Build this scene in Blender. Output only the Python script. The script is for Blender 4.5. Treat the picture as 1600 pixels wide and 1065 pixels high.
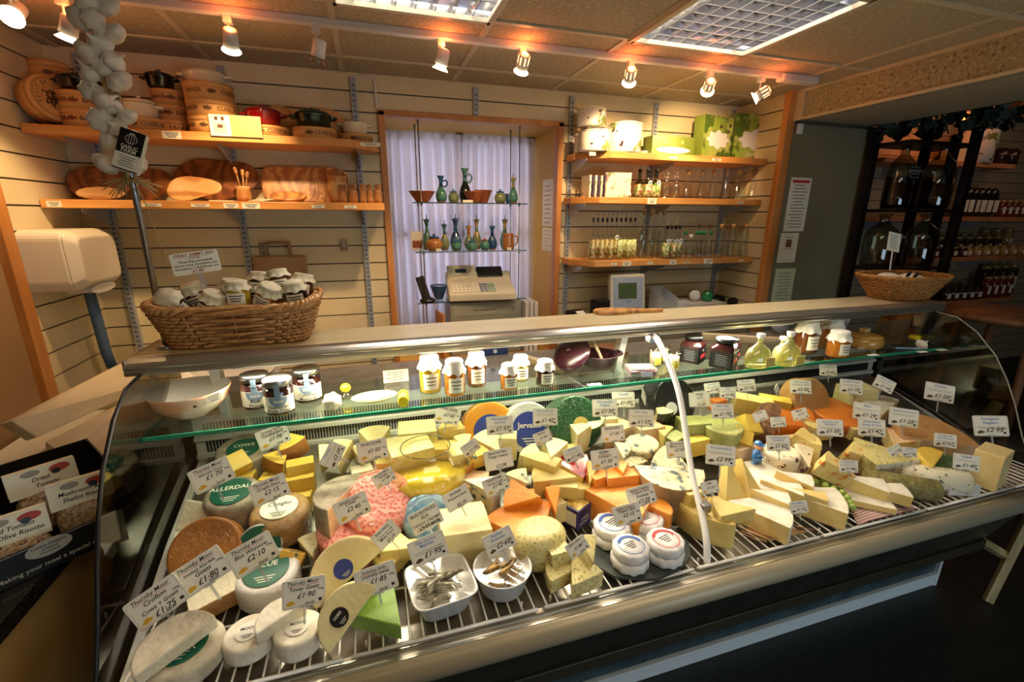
import bpy, math, random
from mathutils import Matrix, Vector, Euler
sc = bpy.context.scene
for o in list(bpy.data.objects): bpy.data.objects.remove(o, do_unlink=True)
C = sc.collection
PI = math.pi
rnd = random.Random(7)

# ---------------------------------------------------------------- camera
FPX = 711.0
YAW, PITCH, ROLL = math.radians(17.15), math.radians(15.45), math.radians(-.29)
HC = 1.65
_cy, _sy = math.cos(YAW), math.sin(YAW)
FW = Vector((_sy*math.cos(PITCH), _cy*math.cos(PITCH), -math.sin(PITCH)))
_r = Vector((_cy, -_sy, 0)); _d = FW.cross(_r)
RT = math.cos(ROLL)*_r + math.sin(ROLL)*_d
DN = -math.sin(ROLL)*_r + math.cos(ROLL)*_d
cd = bpy.data.cameras.new('camera'); cam = bpy.data.objects.new('camera', cd); C.objects.link(cam)
cd.sensor_width = 36; cd.lens = FPX/1600*36; cd.clip_start = .02
cam.matrix_world = Matrix(((RT.x, -DN.x, -FW.x, 0), (RT.y, -DN.y, -FW.y, 0), (RT.z, -DN.z, -FW.z, HC), (0, 0, 0, 1)))
sc.camera = cam

def ray(x, y): return FW*FPX + RT*(x-800) + DN*(y-532.5)
def atz(x, y, z):
    v = ray(x, y); return v*((z-HC)/v.z) + Vector((0, 0, HC))
def aty(x, y, Y):
    v = ray(x, y); return v*(Y/v.y) + Vector((0, 0, HC))
def atx(x, y, X):
    v = ray(x, y); return v*(X/v.x) + Vector((0, 0, HC))
def ppm(p): return FPX/((Vector(p)-Vector((0, 0, HC))).dot(FW))     # photo pixels per metre at a point

# ---------------------------------------------------------------- exposure, world, lights
sc.view_settings.view_transform = 'Standard'; sc.view_settings.look = 'None'
sc.view_settings.gamma = 1; sc.view_settings.use_curve_mapping = False
sc.view_settings.exposure = 0.0
def lin(c):
    if isinstance(c, str): c = [int(c[i:i+2], 16)/255 for i in (0, 2, 4)]
    return tuple((v/12.92 if v <= .04045 else ((v+.055)/1.055)**2.4) for v in c) + (1,)
w = bpy.data.worlds.new('world'); sc.world = w; w.use_nodes = True
w.node_tree.nodes['Background'].inputs[0].default_value = (.55, .6, .75, 1)
w.node_tree.nodes['Background'].inputs[1].default_value = .012
def area(name, loc, rot, sx, sy, power, col, spread=PI):
    l = bpy.data.lights.new(name, 'AREA'); l.shape = 'RECTANGLE'; l.size = sx; l.size_y = sy
    l.energy = power; l.color = lin(col)[:3]; l.spread = spread
    o = bpy.data.objects.new(name, l); C.objects.link(o); o.location = loc; o.rotation_euler = rot; return o
area('case_tube_light', (.60, 1.400, 1.222), (math.radians(-24), 0, 0), 2.0, .03, 19.5, 'FFF2D2')
area('fluorescent_panel_light', (1.395, 1.635, 2.475), (0, 0, 0), .5, .5, 34, 'FFF0D4')
area('fluorescent_panel_light', (.22, 1.635, 2.475), (0, 0, 0), .5, .5, 22, 'FFF0D4')
area('front_fill_light', (.6, -.1, 2.34), (0, 0, 0), 1.8, .5, 14, 'FFE8C4')  # added fill from above the customer side, no lamp seen there
area('window_daylight', (.64, 3.42, 1.6), (math.radians(-90), 0, 0), 1.0, 1.3, 10, 'EDE6F2')
area('shop_window_daylight', (2.0, -2.3, .75), (math.radians(88), 0, math.radians(8)), 2.2, 1.0, 30, 'BCD8EA')
area('room_beyond_light', (5.4, 2.4, 2.44), (math.radians(25), 0, 0), 1.6, .4, 1.6, 'FFC89A')

# ---------------------------------------------------------------- materials
def pm(name, c1, c2=None, scale=8, lo=.4, hi=.6, rough=.5, metal=0, bump=0, bscale=None, coat=0, kind='noise',
       sss=0, emit=0, stretch=(1, 1, 1), detail=4, spec=.5, wrap=0, c3=None, s3=30, lo3=.6, hi3=.66):
    m = bpy.data.materials.new(name); m.use_nodes = True; t = m.node_tree; n = t.nodes; L = t.links
    b = n['Principled BSDF']; col = lin(c1)
    b.inputs['Base Color'].default_value = col; b.inputs['Roughness'].default_value = rough
    b.inputs['Metallic'].default_value = metal; b.inputs['Specular IOR Level'].default_value = spec
    if coat: b.inputs['Coat Weight'].default_value = coat; b.inputs['Coat Roughness'].default_value = .12
    if sss: b.inputs['Subsurface Weight'].default_value = sss; b.inputs['Subsurface Radius'].default_value = (.02, .012, .006); b.inputs['Subsurface Scale'].default_value = .3
    if emit: b.inputs['Emission Color'].default_value = col; b.inputs['Emission Strength'].default_value = emit
    if c2 or bump or wrap:
        tc = n.new('ShaderNodeTexCoord'); mp = n.new('ShaderNodeMapping'); L.new(tc.outputs['Object'], mp.inputs[0]); mp.inputs['Scale'].default_value = stretch
        def tex(kind, scale, detail):
            if kind == 'voronoi':
                x = n.new('ShaderNodeTexVoronoi'); x.inputs['Scale'].default_value = scale; o = x.outputs['Distance']
            elif kind == 'wave':
                x = n.new('ShaderNodeTexWave'); x.inputs['Scale'].default_value = scale; x.inputs['Distortion'].default_value = 13; x.inputs['Detail Scale'].default_value = 1.6
                x.inputs['Detail'].default_value = 3; o = x.outputs['Fac']
            elif kind == 'checker':
                x = n.new('ShaderNodeTexChecker'); x.inputs['Scale'].default_value = scale; o = x.outputs['Fac']
            elif kind == 'rings':
                x = n.new('ShaderNodeTexWave'); x.wave_type = 'RINGS'; x.inputs['Scale'].default_value = scale; x.inputs['Distortion'].default_value = 9
                x.inputs['Detail'].default_value = 3; o = x.outputs['Fac']
            else:
                x = n.new('ShaderNodeTexNoise'); x.inputs['Scale'].default_value = scale; x.inputs['Detail'].default_value = detail; o = x.outputs['Fac']
            L.new(mp.outputs[0], x.inputs['Vector']); return o
        last = None
        if c2:
            o = tex(kind, scale, detail); r = n.new('ShaderNodeValToRGB'); L.new(o, r.inputs[0])
            r.color_ramp.elements[0].position = lo; r.color_ramp.elements[1].position = hi
            r.color_ramp.elements[0].color = lin(c1); r.color_ramp.elements[1].color = lin(c2)
            last = r.outputs[0]
        if c3:
            o3 = tex('noise', s3, 3); r3 = n.new('ShaderNodeMapRange'); L.new(o3, r3.inputs[0]); r3.inputs[1].default_value = lo3; r3.inputs[2].default_value = hi3
            mx = n.new('ShaderNodeMixRGB'); L.new(r3.outputs[0], mx.inputs[0])
            if last: L.new(last, mx.inputs[1])
            else: mx.inputs[1].default_value = lin(c1)
            mx.inputs[2].default_value = lin(c3); last = mx.outputs[0]
        if last: L.new(last, b.inputs['Base Color'])
        if bump:
            o = tex(kind if kind in ('voronoi',) else 'noise', bscale or scale*3, 5); bp = n.new('ShaderNodeBump'); bp.inputs['Strength'].default_value = bump
            bp.inputs['Distance'].default_value = .004; L.new(o, bp.inputs['Height']); L.new(bp.outputs[0], b.inputs['Normal'])
        if wrap:
            b.inputs['Coat Weight'].default_value = wrap; b.inputs['Coat Roughness'].default_value = .07
            x = n.new('ShaderNodeTexNoise'); x.inputs['Scale'].default_value = 34; x.inputs['Distortion'].default_value = 2.5; x.inputs['Detail'].default_value = 3
            L.new(tc.outputs['Object'], x.inputs['Vector'])
            bp = n.new('ShaderNodeBump'); bp.inputs['Strength'].default_value = 1.0; bp.inputs['Distance'].default_value = .03
            L.new(x.outputs['Fac'], bp.inputs['Height']); L.new(bp.outputs[0], b.inputs['Coat Normal'])
    return m
def gm(name, tint='FFFFFF', f0=.05, k=.8, rough=.02, milk=0, milkcol='FFFFFF'):
    m = bpy.data.materials.new(name); m.use_nodes = True; t = m.node_tree; n = t.nodes; L = t.links
    n.remove(n['Principled BSDF']); out = n['Material Output']
    tr = n.new('ShaderNodeBsdfTransparent'); tr.inputs[0].default_value = lin(tint)
    gl = n.new('ShaderNodeBsdfGlossy'); gl.inputs['Roughness'].default_value = rough
    lw = n.new('ShaderNodeLayerWeight'); p = n.new('ShaderNodeMath'); p.operation = 'POWER'; p.inputs[1].default_value = 3.2
    L.new(lw.outputs['Facing'], p.inputs[0])
    ma = n.new('ShaderNodeMath'); ma.operation = 'MULTIPLY_ADD'; L.new(p.outputs[0], ma.inputs[0]); ma.inputs[1].default_value = k; ma.inputs[2].default_value = f0
    base = tr.outputs[0]
    if milk:
        df = n.new('ShaderNodeBsdfDiffuse'); df.inputs[0].default_value = lin(milkcol); m1 = n.new('ShaderNodeMixShader'); m1.inputs[0].default_value = milk
        L.new(tr.outputs[0], m1.inputs[1]); L.new(df.outputs[0], m1.inputs[2]); base = m1.outputs[0]
    mx = n.new('ShaderNodeMixShader'); L.new(ma.outputs[0], mx.inputs[0]); L.new(base, mx.inputs[1]); L.new(gl.outputs[0], mx.inputs[2])
    L.new(mx.outputs[0], out.inputs['Surface']); return m

# ---------------------------------------------------------------- mesh builder
class MB:
    def __init__(s): s.v = []; s.f = []; s.mi = []; s.sm = []; s.T = Matrix.Identity(4); s.m = 0
    def add(s, vs, fs, smooth=False):
        b = len(s.v); s.v += [tuple(s.T @ Vector(v)) for v in vs]
        for f in fs: s.f.append([b+i for i in f]); s.mi.append(s.m); s.sm.append(smooth)
        return s
    def box(s, cx, cy, cz, sx, sy, sz):
        x, y, z = sx/2, sy/2, sz/2
        return s.add([(cx+a*x, cy+b*y, cz+c*z) for a in (-1, 1) for b in (-1, 1) for c in (-1, 1)],
                     [(0, 1, 3, 2), (4, 6, 7, 5), (0, 4, 5, 1), (2, 3, 7, 6), (0, 2, 6, 4), (1, 5, 7, 3)])
    def bb(s, x0, x1, y0, y1, z0, z1): return s.box((x0+x1)/2, (y0+y1)/2, (z0+z1)/2, abs(x1-x0), abs(y1-y0), abs(z1-z0))
    def lathe(s, prof, n=24, c=(0, 0, 0), sq=1.0, smooth=True, a0=0, cap=True):
        vs = []; fs = []
        for r, z in prof:
            for i in range(n):
                a = 2*PI*i/n + a0; vs.append((c[0]+r*math.cos(a), c[1]+r*sq*math.sin(a), c[2]+z))
        k = len(prof)
        for j in range(k-1):
            for i in range(n):
                i2 = (i+1) % n; fs.append((j*n+i, j*n+i2, (j+1)*n+i2, (j+1)*n+i))
        s.add(vs, fs, smooth)
        b = len(s.v)-len(vs)
        for j, rev in ((0, True), (k-1, False)):
            if prof[j][0] > 1e-5 and cap:
                f = [b+j*n+i for i in range(n)]; s.f.append(f[::-1] if rev else f); s.mi.append(s.m); s.sm.append(False)
        return s
    def tube(s, pts, r, n=8, closed=False, cap=True):
        pts = [Vector(p) for p in pts]; k = len(pts); vs = []; up = None
        for i, p in enumerate(pts):
            if closed: d = pts[(i+1) % k]-pts[i-1]
            else: d = pts[min(i+1, k-1)]-pts[max(i-1, 0)]
            d.normalize()
            if up is None:
                up = Vector((0, 0, 1)) if abs(d.z) < .9 else Vector((1, 0, 0))
            u = d.cross(up); u = u if u.length > 1e-6 else d.orthogonal(); u.normalize(); w_ = u.cross(d); up = w_
            rr = r[i] if isinstance(r, (list, tuple)) else r
            for j in range(n):
                a = 2*PI*j/n; vs.append(p+u*(rr*math.cos(a))+w_*(rr*math.sin(a)))
        fs = []
        for i in range(k if closed else k-1):
            for j in range(n):
                fs.append((i*n+j, i*n+(j+1) % n, ((i+1) % k)*n+(j+1) % n, ((i+1) % k)*n+j))
        if cap and not closed: fs.append(tuple(range(n))[::-1]); fs.append(tuple((k-1)*n+j for j in range(n)))
        return s.add(vs, fs, True)
    def prism(s, poly, z0, z1, top=None, smooth=False):
        n = len(poly); top = top or poly
        A = sum(poly[i][0]*poly[(i+1) % n][1]-poly[(i+1) % n][0]*poly[i][1] for i in range(n))
        if A < 0: poly = poly[::-1]; top = top[::-1]
        vs = [(x, y, z0) for x, y in poly]+[(x, y, z1) for x, y in top]
        fs = [tuple(range(n))[::-1], tuple(range(n, 2*n))]+[(i, (i+1) % n, n+(i+1) % n, n+i) for i in range(n)]
        return s.add(vs, fs, smooth)
    def sweepx(s, prof, x0, x1, smooth=False):            # closed profile (y,z) extruded along x
        T = s.T; s.T = T @ Matrix(((0, 0, 1, 0), (1, 0, 0, 0), (0, 1, 0, 0), (0, 0, 0, 1))); s.prism(prof, x0, x1, smooth=smooth); s.T = T; return s
    def sphere(s, c, r, n=12, m=8, sz=1):
        prof = [(max(r*math.sin(PI*j/m), 0), -r*sz*math.cos(PI*j/m)) for j in range(m+1)]
        return s.lathe(prof, n, c)
    def text(s, txt, size, at=(0, 0, 0), align='CENTER', shear=0, depth=0):
        vs, fs = text_geo(txt, shear, align)
        return s.add([(v[0]*size+at[0], v[1]*size+at[1], v[2]+at[2]) for v in vs], fs)
    def build(s, name, mats, parent=None, bevel=0, bs=2, loc=None, rot=None, sub=0, vec=None):
        me = bpy.data.meshes.new(name); me.from_pydata(s.v, [], s.f)
        if not isinstance(mats, (list, tuple)): mats = [mats]
        for m in mats: me.materials.append(m)
        me.polygons.foreach_set('material_index', s.mi); me.polygons.foreach_set('use_smooth', s.sm); me.update()
        o = bpy.data.objects.new(name, me); C.objects.link(o)
        if parent: o.parent = parent
        if loc is not None: o.location = loc
        if rot is not None: o.rotation_euler = rot
        if bevel:
            b = o.modifiers.new('bevel', 'BEVEL'); b.width = bevel; b.segments = bs; b.limit_method = 'ANGLE'; b.angle_limit = .6
        if sub:
            b = o.modifiers.new('sub', 'SUBSURF'); b.levels = sub; b.render_levels = sub
        return o
_tc = {}
def text_geo(txt, shear, align):
    key = (txt, shear, align)
    if key not in _tc:
        cu = bpy.data.curves.new('t', 'FONT'); cu.body = txt; cu.size = 1; cu.shear = shear; cu.align_x = align; cu.align_y = 'CENTER'; cu.resolution_u = 2; cu.offset = .012
        o = bpy.data.objects.new('t', cu); C.objects.link(o)
        me = o.to_mesh(); _tc[key] = ([tuple(v.co) for v in me.vertices], [tuple(p.vertices) for p in me.polygons])
        o.to_mesh_clear(); bpy.data.objects.remove(o); bpy.data.curves.remove(cu)
    return _tc[key]
def R3(rx=0, ry=0, rz=0): return Euler((math.radians(rx), math.radians(ry), math.radians(rz))).to_matrix().to_4x4()
def TR(x, y, z): return Matrix.Translation((x, y, z))
def tag(o, label, cat, group=None, kind=None):
    if label: o['label'] = label
    if cat: o['category'] = cat
    if group: o['group'] = group
    if kind: o['kind'] = kind
    return o
def thing(name, label, cat, loc=(0, 0, 0), rz=0, group=None, rot=None):
    o = bpy.data.objects.new(name, None); C.objects.link(o); o.location = loc; o.empty_display_size = .02
    o.rotation_euler = rot if rot is not None else (0, 0, rz)
    return tag(o, label, cat, group)
def struct(mb, name, mats, **k):
    o = mb.build(name, mats, **k); o['kind'] = 'structure'; return o
def dup(root, loc=None, rz=None, label=None, group=None, rot=None, scale=None):
    r = root.copy(); C.objects.link(r)
    if loc is not None: r.location = loc
    if rz is not None: r.rotation_euler = (0, 0, rz)
    if rot is not None: r.rotation_euler = rot
    if scale is not None: r.scale = scale if isinstance(scale, (tuple, list)) else (scale,)*3
    if label: r['label'] = label
    if group: r['group'] = group
    for ch in list(root.children):
        c = ch.copy(); C.objects.link(c); c.parent = r
        for g in list(ch.children):
            d = g.copy(); C.objects.link(d); d.parent = c
    return r

M = {}
M['slat'] = pm('slat_board', 'E2D3AC', 'DACA9F', scale=3, rough=.45)
M['groove'] = pm('groove_insert', '4A443C', rough=.6)  # dark insert at the back of the slatwall grooves
M['alu'] = pm('groove_aluminium', 'B9B9B6', rough=.3, metal=1)
M['steel'] = pm('steel', 'A9ABAE', rough=.3, metal=1, bump=.05, bscale=200)
M['standard'] = pm('painted_standard', 'A9B0BA', rough=.4, metal=.3)
M['darkslot'] = pm('dark_slot', '25262A', rough=.7)
M['timber'] = pm('orange_timber', 'C98A48', 'B77636', scale=5, stretch=(3, 3, .4), rough=.45, bump=.05)
M['shelfwood'] = pm('beech_shelf', 'DCA05A', 'CC8B46', scale=4, stretch=(.5, 5, 5), rough=.4)
M['ceil'] = pm('ceiling_tile', 'C6BA9C', 'AFA284', scale=60, lo=.35, hi=.5, rough=.9, bump=.3, bscale=90, c3='6E5C40', s3=90, lo3=.66, hi3=.7)
M['tbar'] = pm('ceiling_grid', 'C9BD9E', rough=.5)
M['plain'] = pm('plain_wall', '9C7B55', '93734E', scale=2, rough=.8)
M['yellow'] = pm('ochre_paint', 'D9AE45', 'CFA33D', scale=2, rough=.6)
M['greywall'] = pm('grey_door_panel', '8A8062', '7C7358', scale=1.5, rough=.6)
M['floor'] = pm('dark_vinyl_floor', '1E2624', '161C1B', scale=60, rough=.45, bump=.1, bscale=180)
M['white'] = pm('white_plastic', 'EDEBE4', rough=.35)
M['whitem'] = pm('white_enamel', 'E9E7E2', rough=.3, coat=.3)
M['black'] = pm('black_plastic', '101012', rough=.4)
M['chrome'] = pm('chrome', 'C9CACC', rough=.12, metal=1)
M['paper'] = pm('paper_label', 'F2EDD8', 'EDE7CE', scale=5, rough=.6)
M['ink'] = pm('black_ink', '1A1A1E', rough=.6)
M['red'] = pm('red_ink', 'C0202A', rough=.6)
M['blue'] = pm('blue_ink', '3C62B0', rough=.6)
M['glass'] = gm('clear_glass', 'FAFFFC', .05, .7)
M['darkwood'] = pm('black_stained_wood', '1C130E', '120C09', scale=6, rough=.4)

# ================================================================ SETTING
mb = MB(); mb.bb(-3, 9, -2.5, 6, -.05, 0); struct(mb, 'floor', M['floor'])
mb = MB()
for x0, x1, y0, y1 in ((-1.5, 2.5, -2.5, 1.345), (-1.5, 2.5, 1.925, 3.4), (-1.5, -.06, 1.345, 1.925), (.50, 1.11, 1.345, 1.925), (1.685, 2.5, 1.345, 1.925)):
    mb.bb(x0, x1, y0, y1, 2.366, 2.50)
struct(mb, 'ceiling', M['ceil'])
# suspended grid (600 mm tiles)
mb = MB()
for y in (-.5, .1, .7, 1.31, 1.935, 2.54): mb.bb(-1.32, 2.48, y-.012, y+.012, 2.360, 2.367)
for x in (-1.27, -.67, -.07, .51, 1.10, 1.695, 2.29): mb.bb(x-.012, x+.012, -1.6, 2.8, 2.361, 2.3665)
struct(mb, 'trim_1', M['tbar'])
SL0 = 2.2785       # top groove z
def slats(name, segs, z0, z1):
    mb = MB()
    for axis, a0, a1, plane in segs:
        g = SL0+.1
        zs = [SL0-.1*i for i in range(-1, 24)]
        for z in zs:
            lo, hi = max(z-.1+.0035, z0), min(z-.0035, z1)
            if hi-lo > .004:
                mb.m = 0
                if axis == 'x': mb.bb(a0, a1, plane, plane+.018, lo, hi)
                else: mb.bb(plane-.018 if plane < 0 else plane, plane if plane < 0 else plane+.018, a0, a1, lo, hi)
        mb.m = 1
        if axis == 'x': mb.bb(a0, a1, plane+.010, plane+.03, z0, z1)
        else:
            q = -1 if plane < 0 else 1
            mb.bb(plane+q*.010, plane+q*.03, a0, a1, z0, z1)
    return mb
mb = slats('b', [('x', -1.35, .115, 2.8)], 0, 2.366)
m2 = slats('b', [('x', 1.165, 2.5, 2.8)], 0, 2.366)
m3 = slats('b', [('x', .115, 1.165, 2.8)], 2.185, 2.366)
m4 = slats('b', [('x', .115, 1.165, 2.8)], 0, .745)
for q in (m2, m3, m4):
    T = q.v; b = len(mb.v); mb.v += T
    for f, i, s_ in zip(q.f, q.mi, q.sm): mb.f.append([b+j for j in f]); mb.mi.append(i); mb.sm.append(s_)
struct(mb, 'wall_back', [M['slat'], M['groove']])
struct(slats('l', [('y', 2.26, 2.83, -1.32)], 0, 2.366), 'wall_left', [M['slat'], M['groove']])
struct(slats('r', [('y', 2.40, 2.83, 2.48)], 0, 2.366), 'wall_right', [M['slat'], M['groove']])
mb = MB(); mb.bb(-1.36, -1.32, -2.5, 2.20, 0, 2.366); struct(mb, 'wall_left_plain', M['plain'])
mb = MB(); mb.bb(-1.325, -1.29, 2.20, 2.262, 0, 2.366); struct(mb, 'trim_2', M['timber'], bevel=.003)
mb = MB(); mb.bb(2.44, 2.50, 2.355, 2.40, 0, 2.366); struct(mb, 'trim_3', M['timber'], bevel=.003)
# window recess: timber frame, ochre reveal, sill
mb = MB()
mb.bb(.095, .13, 2.775, 2.84, .735, 2.19); mb.bb(1.145, 1.18, 2.775, 2.84, .735, 2.19); mb.bb(.095, 1.18, 2.775, 2.84, 2.165, 2.195); mb.bb(.095, 1.18, 2.765, 2.84, .72, .755)
struct(mb, 'window_1_frame', M['timber'], bevel=.003)
mb = MB(); mb.bb(1.165, 1.19, 2.84, 3.25, .72, 2.2); mb.bb(.085, .11, 2.84, 3.25, .72, 2.2); mb.bb(.085, 1.19, 2.84, 3.25, 2.175, 2.2); mb.bb(.085, 1.19, 2.84, 3.25, .71, .74)
struct(mb, 'window_1_reveal', M['yellow'])
mb = MB(); mb.bb(.085, 1.19, 3.26, 3.30, .72, 2.2)
mb = MB()
for a in ((.1, .16, .72, 2.2), (1.12, 1.18, .72, 2.2), (.61, .66, .72, 2.2), (.1, 1.18, 2.12, 2.2), (.1, 1.18, .72, .8), (.1, 1.18, 1.5, 1.54)):
    mb.bb(a[0], a[1], 3.28, 3.32, a[2], a[3])
w1 = struct(mb, 'window_1', M['whitem'])
mb = MB(); mb.bb(.12, 1.16, 3.30, 3.304, .74, 2.18); mb.build('window_pane', gm('window_glass', 'E8ECF4', .05, .6), w1)
# room shell behind the camera and beyond the beam
mb = MB(); mb.bb(-1.4, 9, -2.55, -2.5, 0, 2.7); struct(mb, 'wall_front', M['plain'])
mb = MB()
mb.bb(2.50, 2.56, -2.5, 2.36, 2.205, 2.366); struct(mb, 'wall_beam', pm('beam_tile', 'BDB294', 'A39878', scale=70, lo=.35, hi=.5, rough=.9, bump=.4, bscale=60, c3='5A4A34', s3=70, lo3=.62, hi3=.66))
mb = MB(); mb.bb(2.485, 2.502, -2.5, 2.36, 2.350, 2.366); mb.bb(2.485, 2.502, -2.5, 2.36, 2.200, 2.214); mb.bb(2.482, 2.505, 2.30, 2.36, 2.2, 2.366)
struct(mb, 'trim_4', M['tbar'])
mb = MB(); mb.bb(2.558, 3.19, -2.5, 2.42, 2.214, 2.26); struct(mb, 'ceiling_low', M['ceil'])
mb = MB(); mb.bb(3.19, 9, -2.5, 2.40, 2.50, 2.56); mb.bb(3.17, 3.19, -2.5, 2.42, 2.214, 2.56); struct(mb, 'ceiling_far', M['plain'])
mb = MB(); mb.bb(2.4, 9, 2.40, 6, 2.62, 2.68); struct(mb, 'ceiling_room_beyond', M['plain'])
mb = MB(); mb.bb(2.47, 3.17, 2.38, 2.42, 0, 2.206); struct(mb, 'door_1', M['greywall'], bevel=.004)
mb = MB(); mb.bb(2.47, 3.2, 2.365, 2.38, 2.192, 2.206); struct(mb, 'trim_5', M['steel'])
mb = MB()
zz = 0
while zz < 2.6: mb.bb(3.0, 9, 3.30, 3.32, zz+.003, zz+.097); zz += .1
mb.m = 1; mb.bb(3.0, 9, 3.315, 3.34, 0, 2.65)
struct(mb, 'wall_room_beyond', [pm('far_slat', 'B7A584', rough=.5), M['groove']])
mb = MB(); mb.bb(9, 9.05, -2.5, 6, 0, 2.7); struct(mb, 'wall_far_right', M['plain'])
mb = MB(); mb.bb(2.98, 3.02, 2.42, 3.34, 0, 2.65); struct(mb, 'wall_room_beyond_side', M['plain'])
# ================================================================ COUNTER CASE
M['lam'] = pm('cream_laminate', 'D8C79C', 'CDBB8E', scale=30, stretch=(.05, 1, 1), rough=.3, coat=.3)
M['case_alu'] = pm('brushed_aluminium', 'BDB8AA', rough=.28, metal=.85)
M['bumper'] = pm('beige_bumper', 'B0A488', rough=.4, metal=.15)
M['tile'] = pm('slate_tile', '2E2B25', '3A372F', scale=14, rough=.35, bump=.08)
M['tile2'] = pm('slate_tile_cool_lit', '3E565C', '2E4248', scale=14, rough=.35, bump=.08)  # same slate, with the cool light on the lower tiles put into its colour
M['grout'] = pm('grout', '57534A', rough=.7)
M['casewhite'] = pm('case_white_steel', 'D8D6CC', rough=.3)
M['tray'] = pm('tray_steel', '9A958A', rough=.32, metal=.8)
M['shelfglass'] = gm('shelf_glass', 'F3FBF6', .06, .6)
M['edgeglass'] = pm('green_glass_edge', '2E8E68', rough=.12, emit=0, spec=.8)
M['endglass'] = gm('end_glass', 'B9B4A6', .13, .7)
case = thing('display_case', 'long refrigerated deli display case with curved glass ends and cream top', 'display case', (.9, 1.2, 0))
CX0, CX1 = -.60, 2.42
def cpart(mb, name, mats, **k):
    mb.v = [(x-.9, y-1.2, z) for x, y, z in mb.v]; return mb.build(name, mats, case, **k)
# top slab with grooved nose
mb = MB(); mb.bb(-.64, 2.50, 1.425, 1.61, 1.245, 1.275); cpart(mb, 'top_panel', M['lam'], bevel=.004)
prof = [(1.425, 1.275), (1.41, 1.2765), (1.395, 1.274), (1.383, 1.268), (1.376, 1.262), (1.374, 1.256), (1.378, 1.25), (1.374, 1.244), (1.376, 1.236), (1.385, 1.232), (1.425, 1.232)]
mb = MB(); mb.sweepx(prof, -.64, 2.50); cpart(mb, 'top_nose', M['case_alu'])
for x_ in (-.642, 2.498): mb = MB(); mb.bb(x_, x_+.006, 1.38, 1.61, 1.235, 1.276); cpart(mb, 'top_end_cap', M['case_alu'])
# light housing and tube under the top
M['tube'] = pm('lamp_tube', 'FFF4D8', emit=6)
mb = MB(); mb.bb(-.40, 1.64, 1.395, 1.44, 1.226, 1.234); cpart(mb, 'lamp_holder', M['whitem'])
# glass shelf
mb = MB(); mb.bb(-.60, 2.44, 1.306, 1.60, 1.080, 1.088); sh = cpart(mb, 'glass_shelf', M['shelfglass'])
mb = MB(); mb.bb(-.60, 2.44, 1.3, 1.306, 1.079, 1.089); mb.bb(-.606, -.60, 1.3, 1.60, 1.079, 1.089); mb.v = [(x-.9, y-1.2, z) for x, y, z in mb.v]; e = mb.build('polished_edge', M['edgeglass'], sh); e['label'] = 'green polished front edge of the glass shelf'
# end glasses
gp = [(1.60, 1.24), (1.36, 1.24), (1.28, 1.232), (1.20, 1.185), (1.12, 1.105), (1.065, 1.02), (1.02, .93), (.975, .82), (.935, .74), (.90, .68), (1.60, .68)]
black_rim = MB()
for X, nm in ((CX0, 'left'), (CX1, 'right')):
    mb = MB(); mb.sweepx(gp, X-.003, X+.003); cpart(mb, 'end_glass', M['endglass'])
mb = MB(); mb.tube([(CX0, y, z) for y, z in gp[1:10]], .005, 6); cpart(mb, 'black_seal', M['black'])
mb = MB(); mb.tube([(CX1, y, z) for y, z in gp[1:10]], .003, 6); cpart(mb, 'clear_edge', pm('glass_rim', '9A9A8C', rough=.2))
# white sloping inner ends
ep = [(.90, .66), (.964, .671), (1.267, .784), (1.657, .893), (1.657, .60), (.90, .60)]
for X in (CX0+.012, CX1-.035):
    mb = MB(); mb.sweepx(ep, X, X+.022); cpart(mb, 'end_trim', M['casewhite'], bevel=.004)
# deck tray, risers, racks
mb = MB(); mb.bb(CX0+.03, CX1-.03, .86, 1.60, .690, .700); cpart(mb, 'deck_tray', M['tray'])
mb = MB(); mb.sweepx([(1.165, .70), (1.165, .7495), (1.555, .890), (1.555, .70)], CX0+.05, CX1-.05); cpart(mb, 'display_riser', M['tray'], bevel=.002)
x = CX0+.05
while x < CX1-.1:
    x1 = min(x+.43, CX1-.05); mb = MB()
    k = int((x1-x-.02)/.0285)
    for i in range(k+1):
        xx = x+.008+i*(x1-x-.016)/k
        mb.tube([(xx, .840, .722), (xx, .836, .7275), (xx, .846, .7275), (xx, 1.155, .7275)], .0026, 6)
    for yy in (.838, 1.0, 1.15): mb.tube([(x, yy, .7235), (x1, yy, .7235)], .0034, 6)
    mb.tube([(x, .832, .728), (x1, .832, .728)], .0042, 6)
    for a in (x+.03, x1-.03):
        for b in (.87, 1.13): mb.tube([(a, b, .70), (a, b, .722)], .003, 6)
    cpart(mb, 'wire_rack', M['whitem']); x += .447
# rear air grille
mb = MB(); mb.bb(CX0+.02, CX1-.02, 1.56, 1.60, .70, 1.03)
mb.m = 1
for z0, z1 in ((.905, .945), (.965, 1.005)):
    xx = -.55
    while xx < 2.36: mb.bb(xx, xx+.0045, 1.556, 1.5605, z0, z1); xx += .0095
mb.m = 0; mb.bb(CX0+.02, CX1-.02, 1.548, 1.56, .948, .960); mb.bb(CX0+.02, CX1-.02, 1.55, 1.56, .885, .900)
cpart(mb, 'air_grille', [M['casewhite'], M['darkslot']])
mb = MB(); mb.bb(CX0, CX1, 1.60, 1.95, .99, 1.03); mb.bb(CX0, CX1, 1.60, 1.93, .05, .99); cpart(mb, 'rear_cabinet', pm('rear_worktop', '7E776A', '6C665A', scale=20, rough=.4), bevel=.003)
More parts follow.
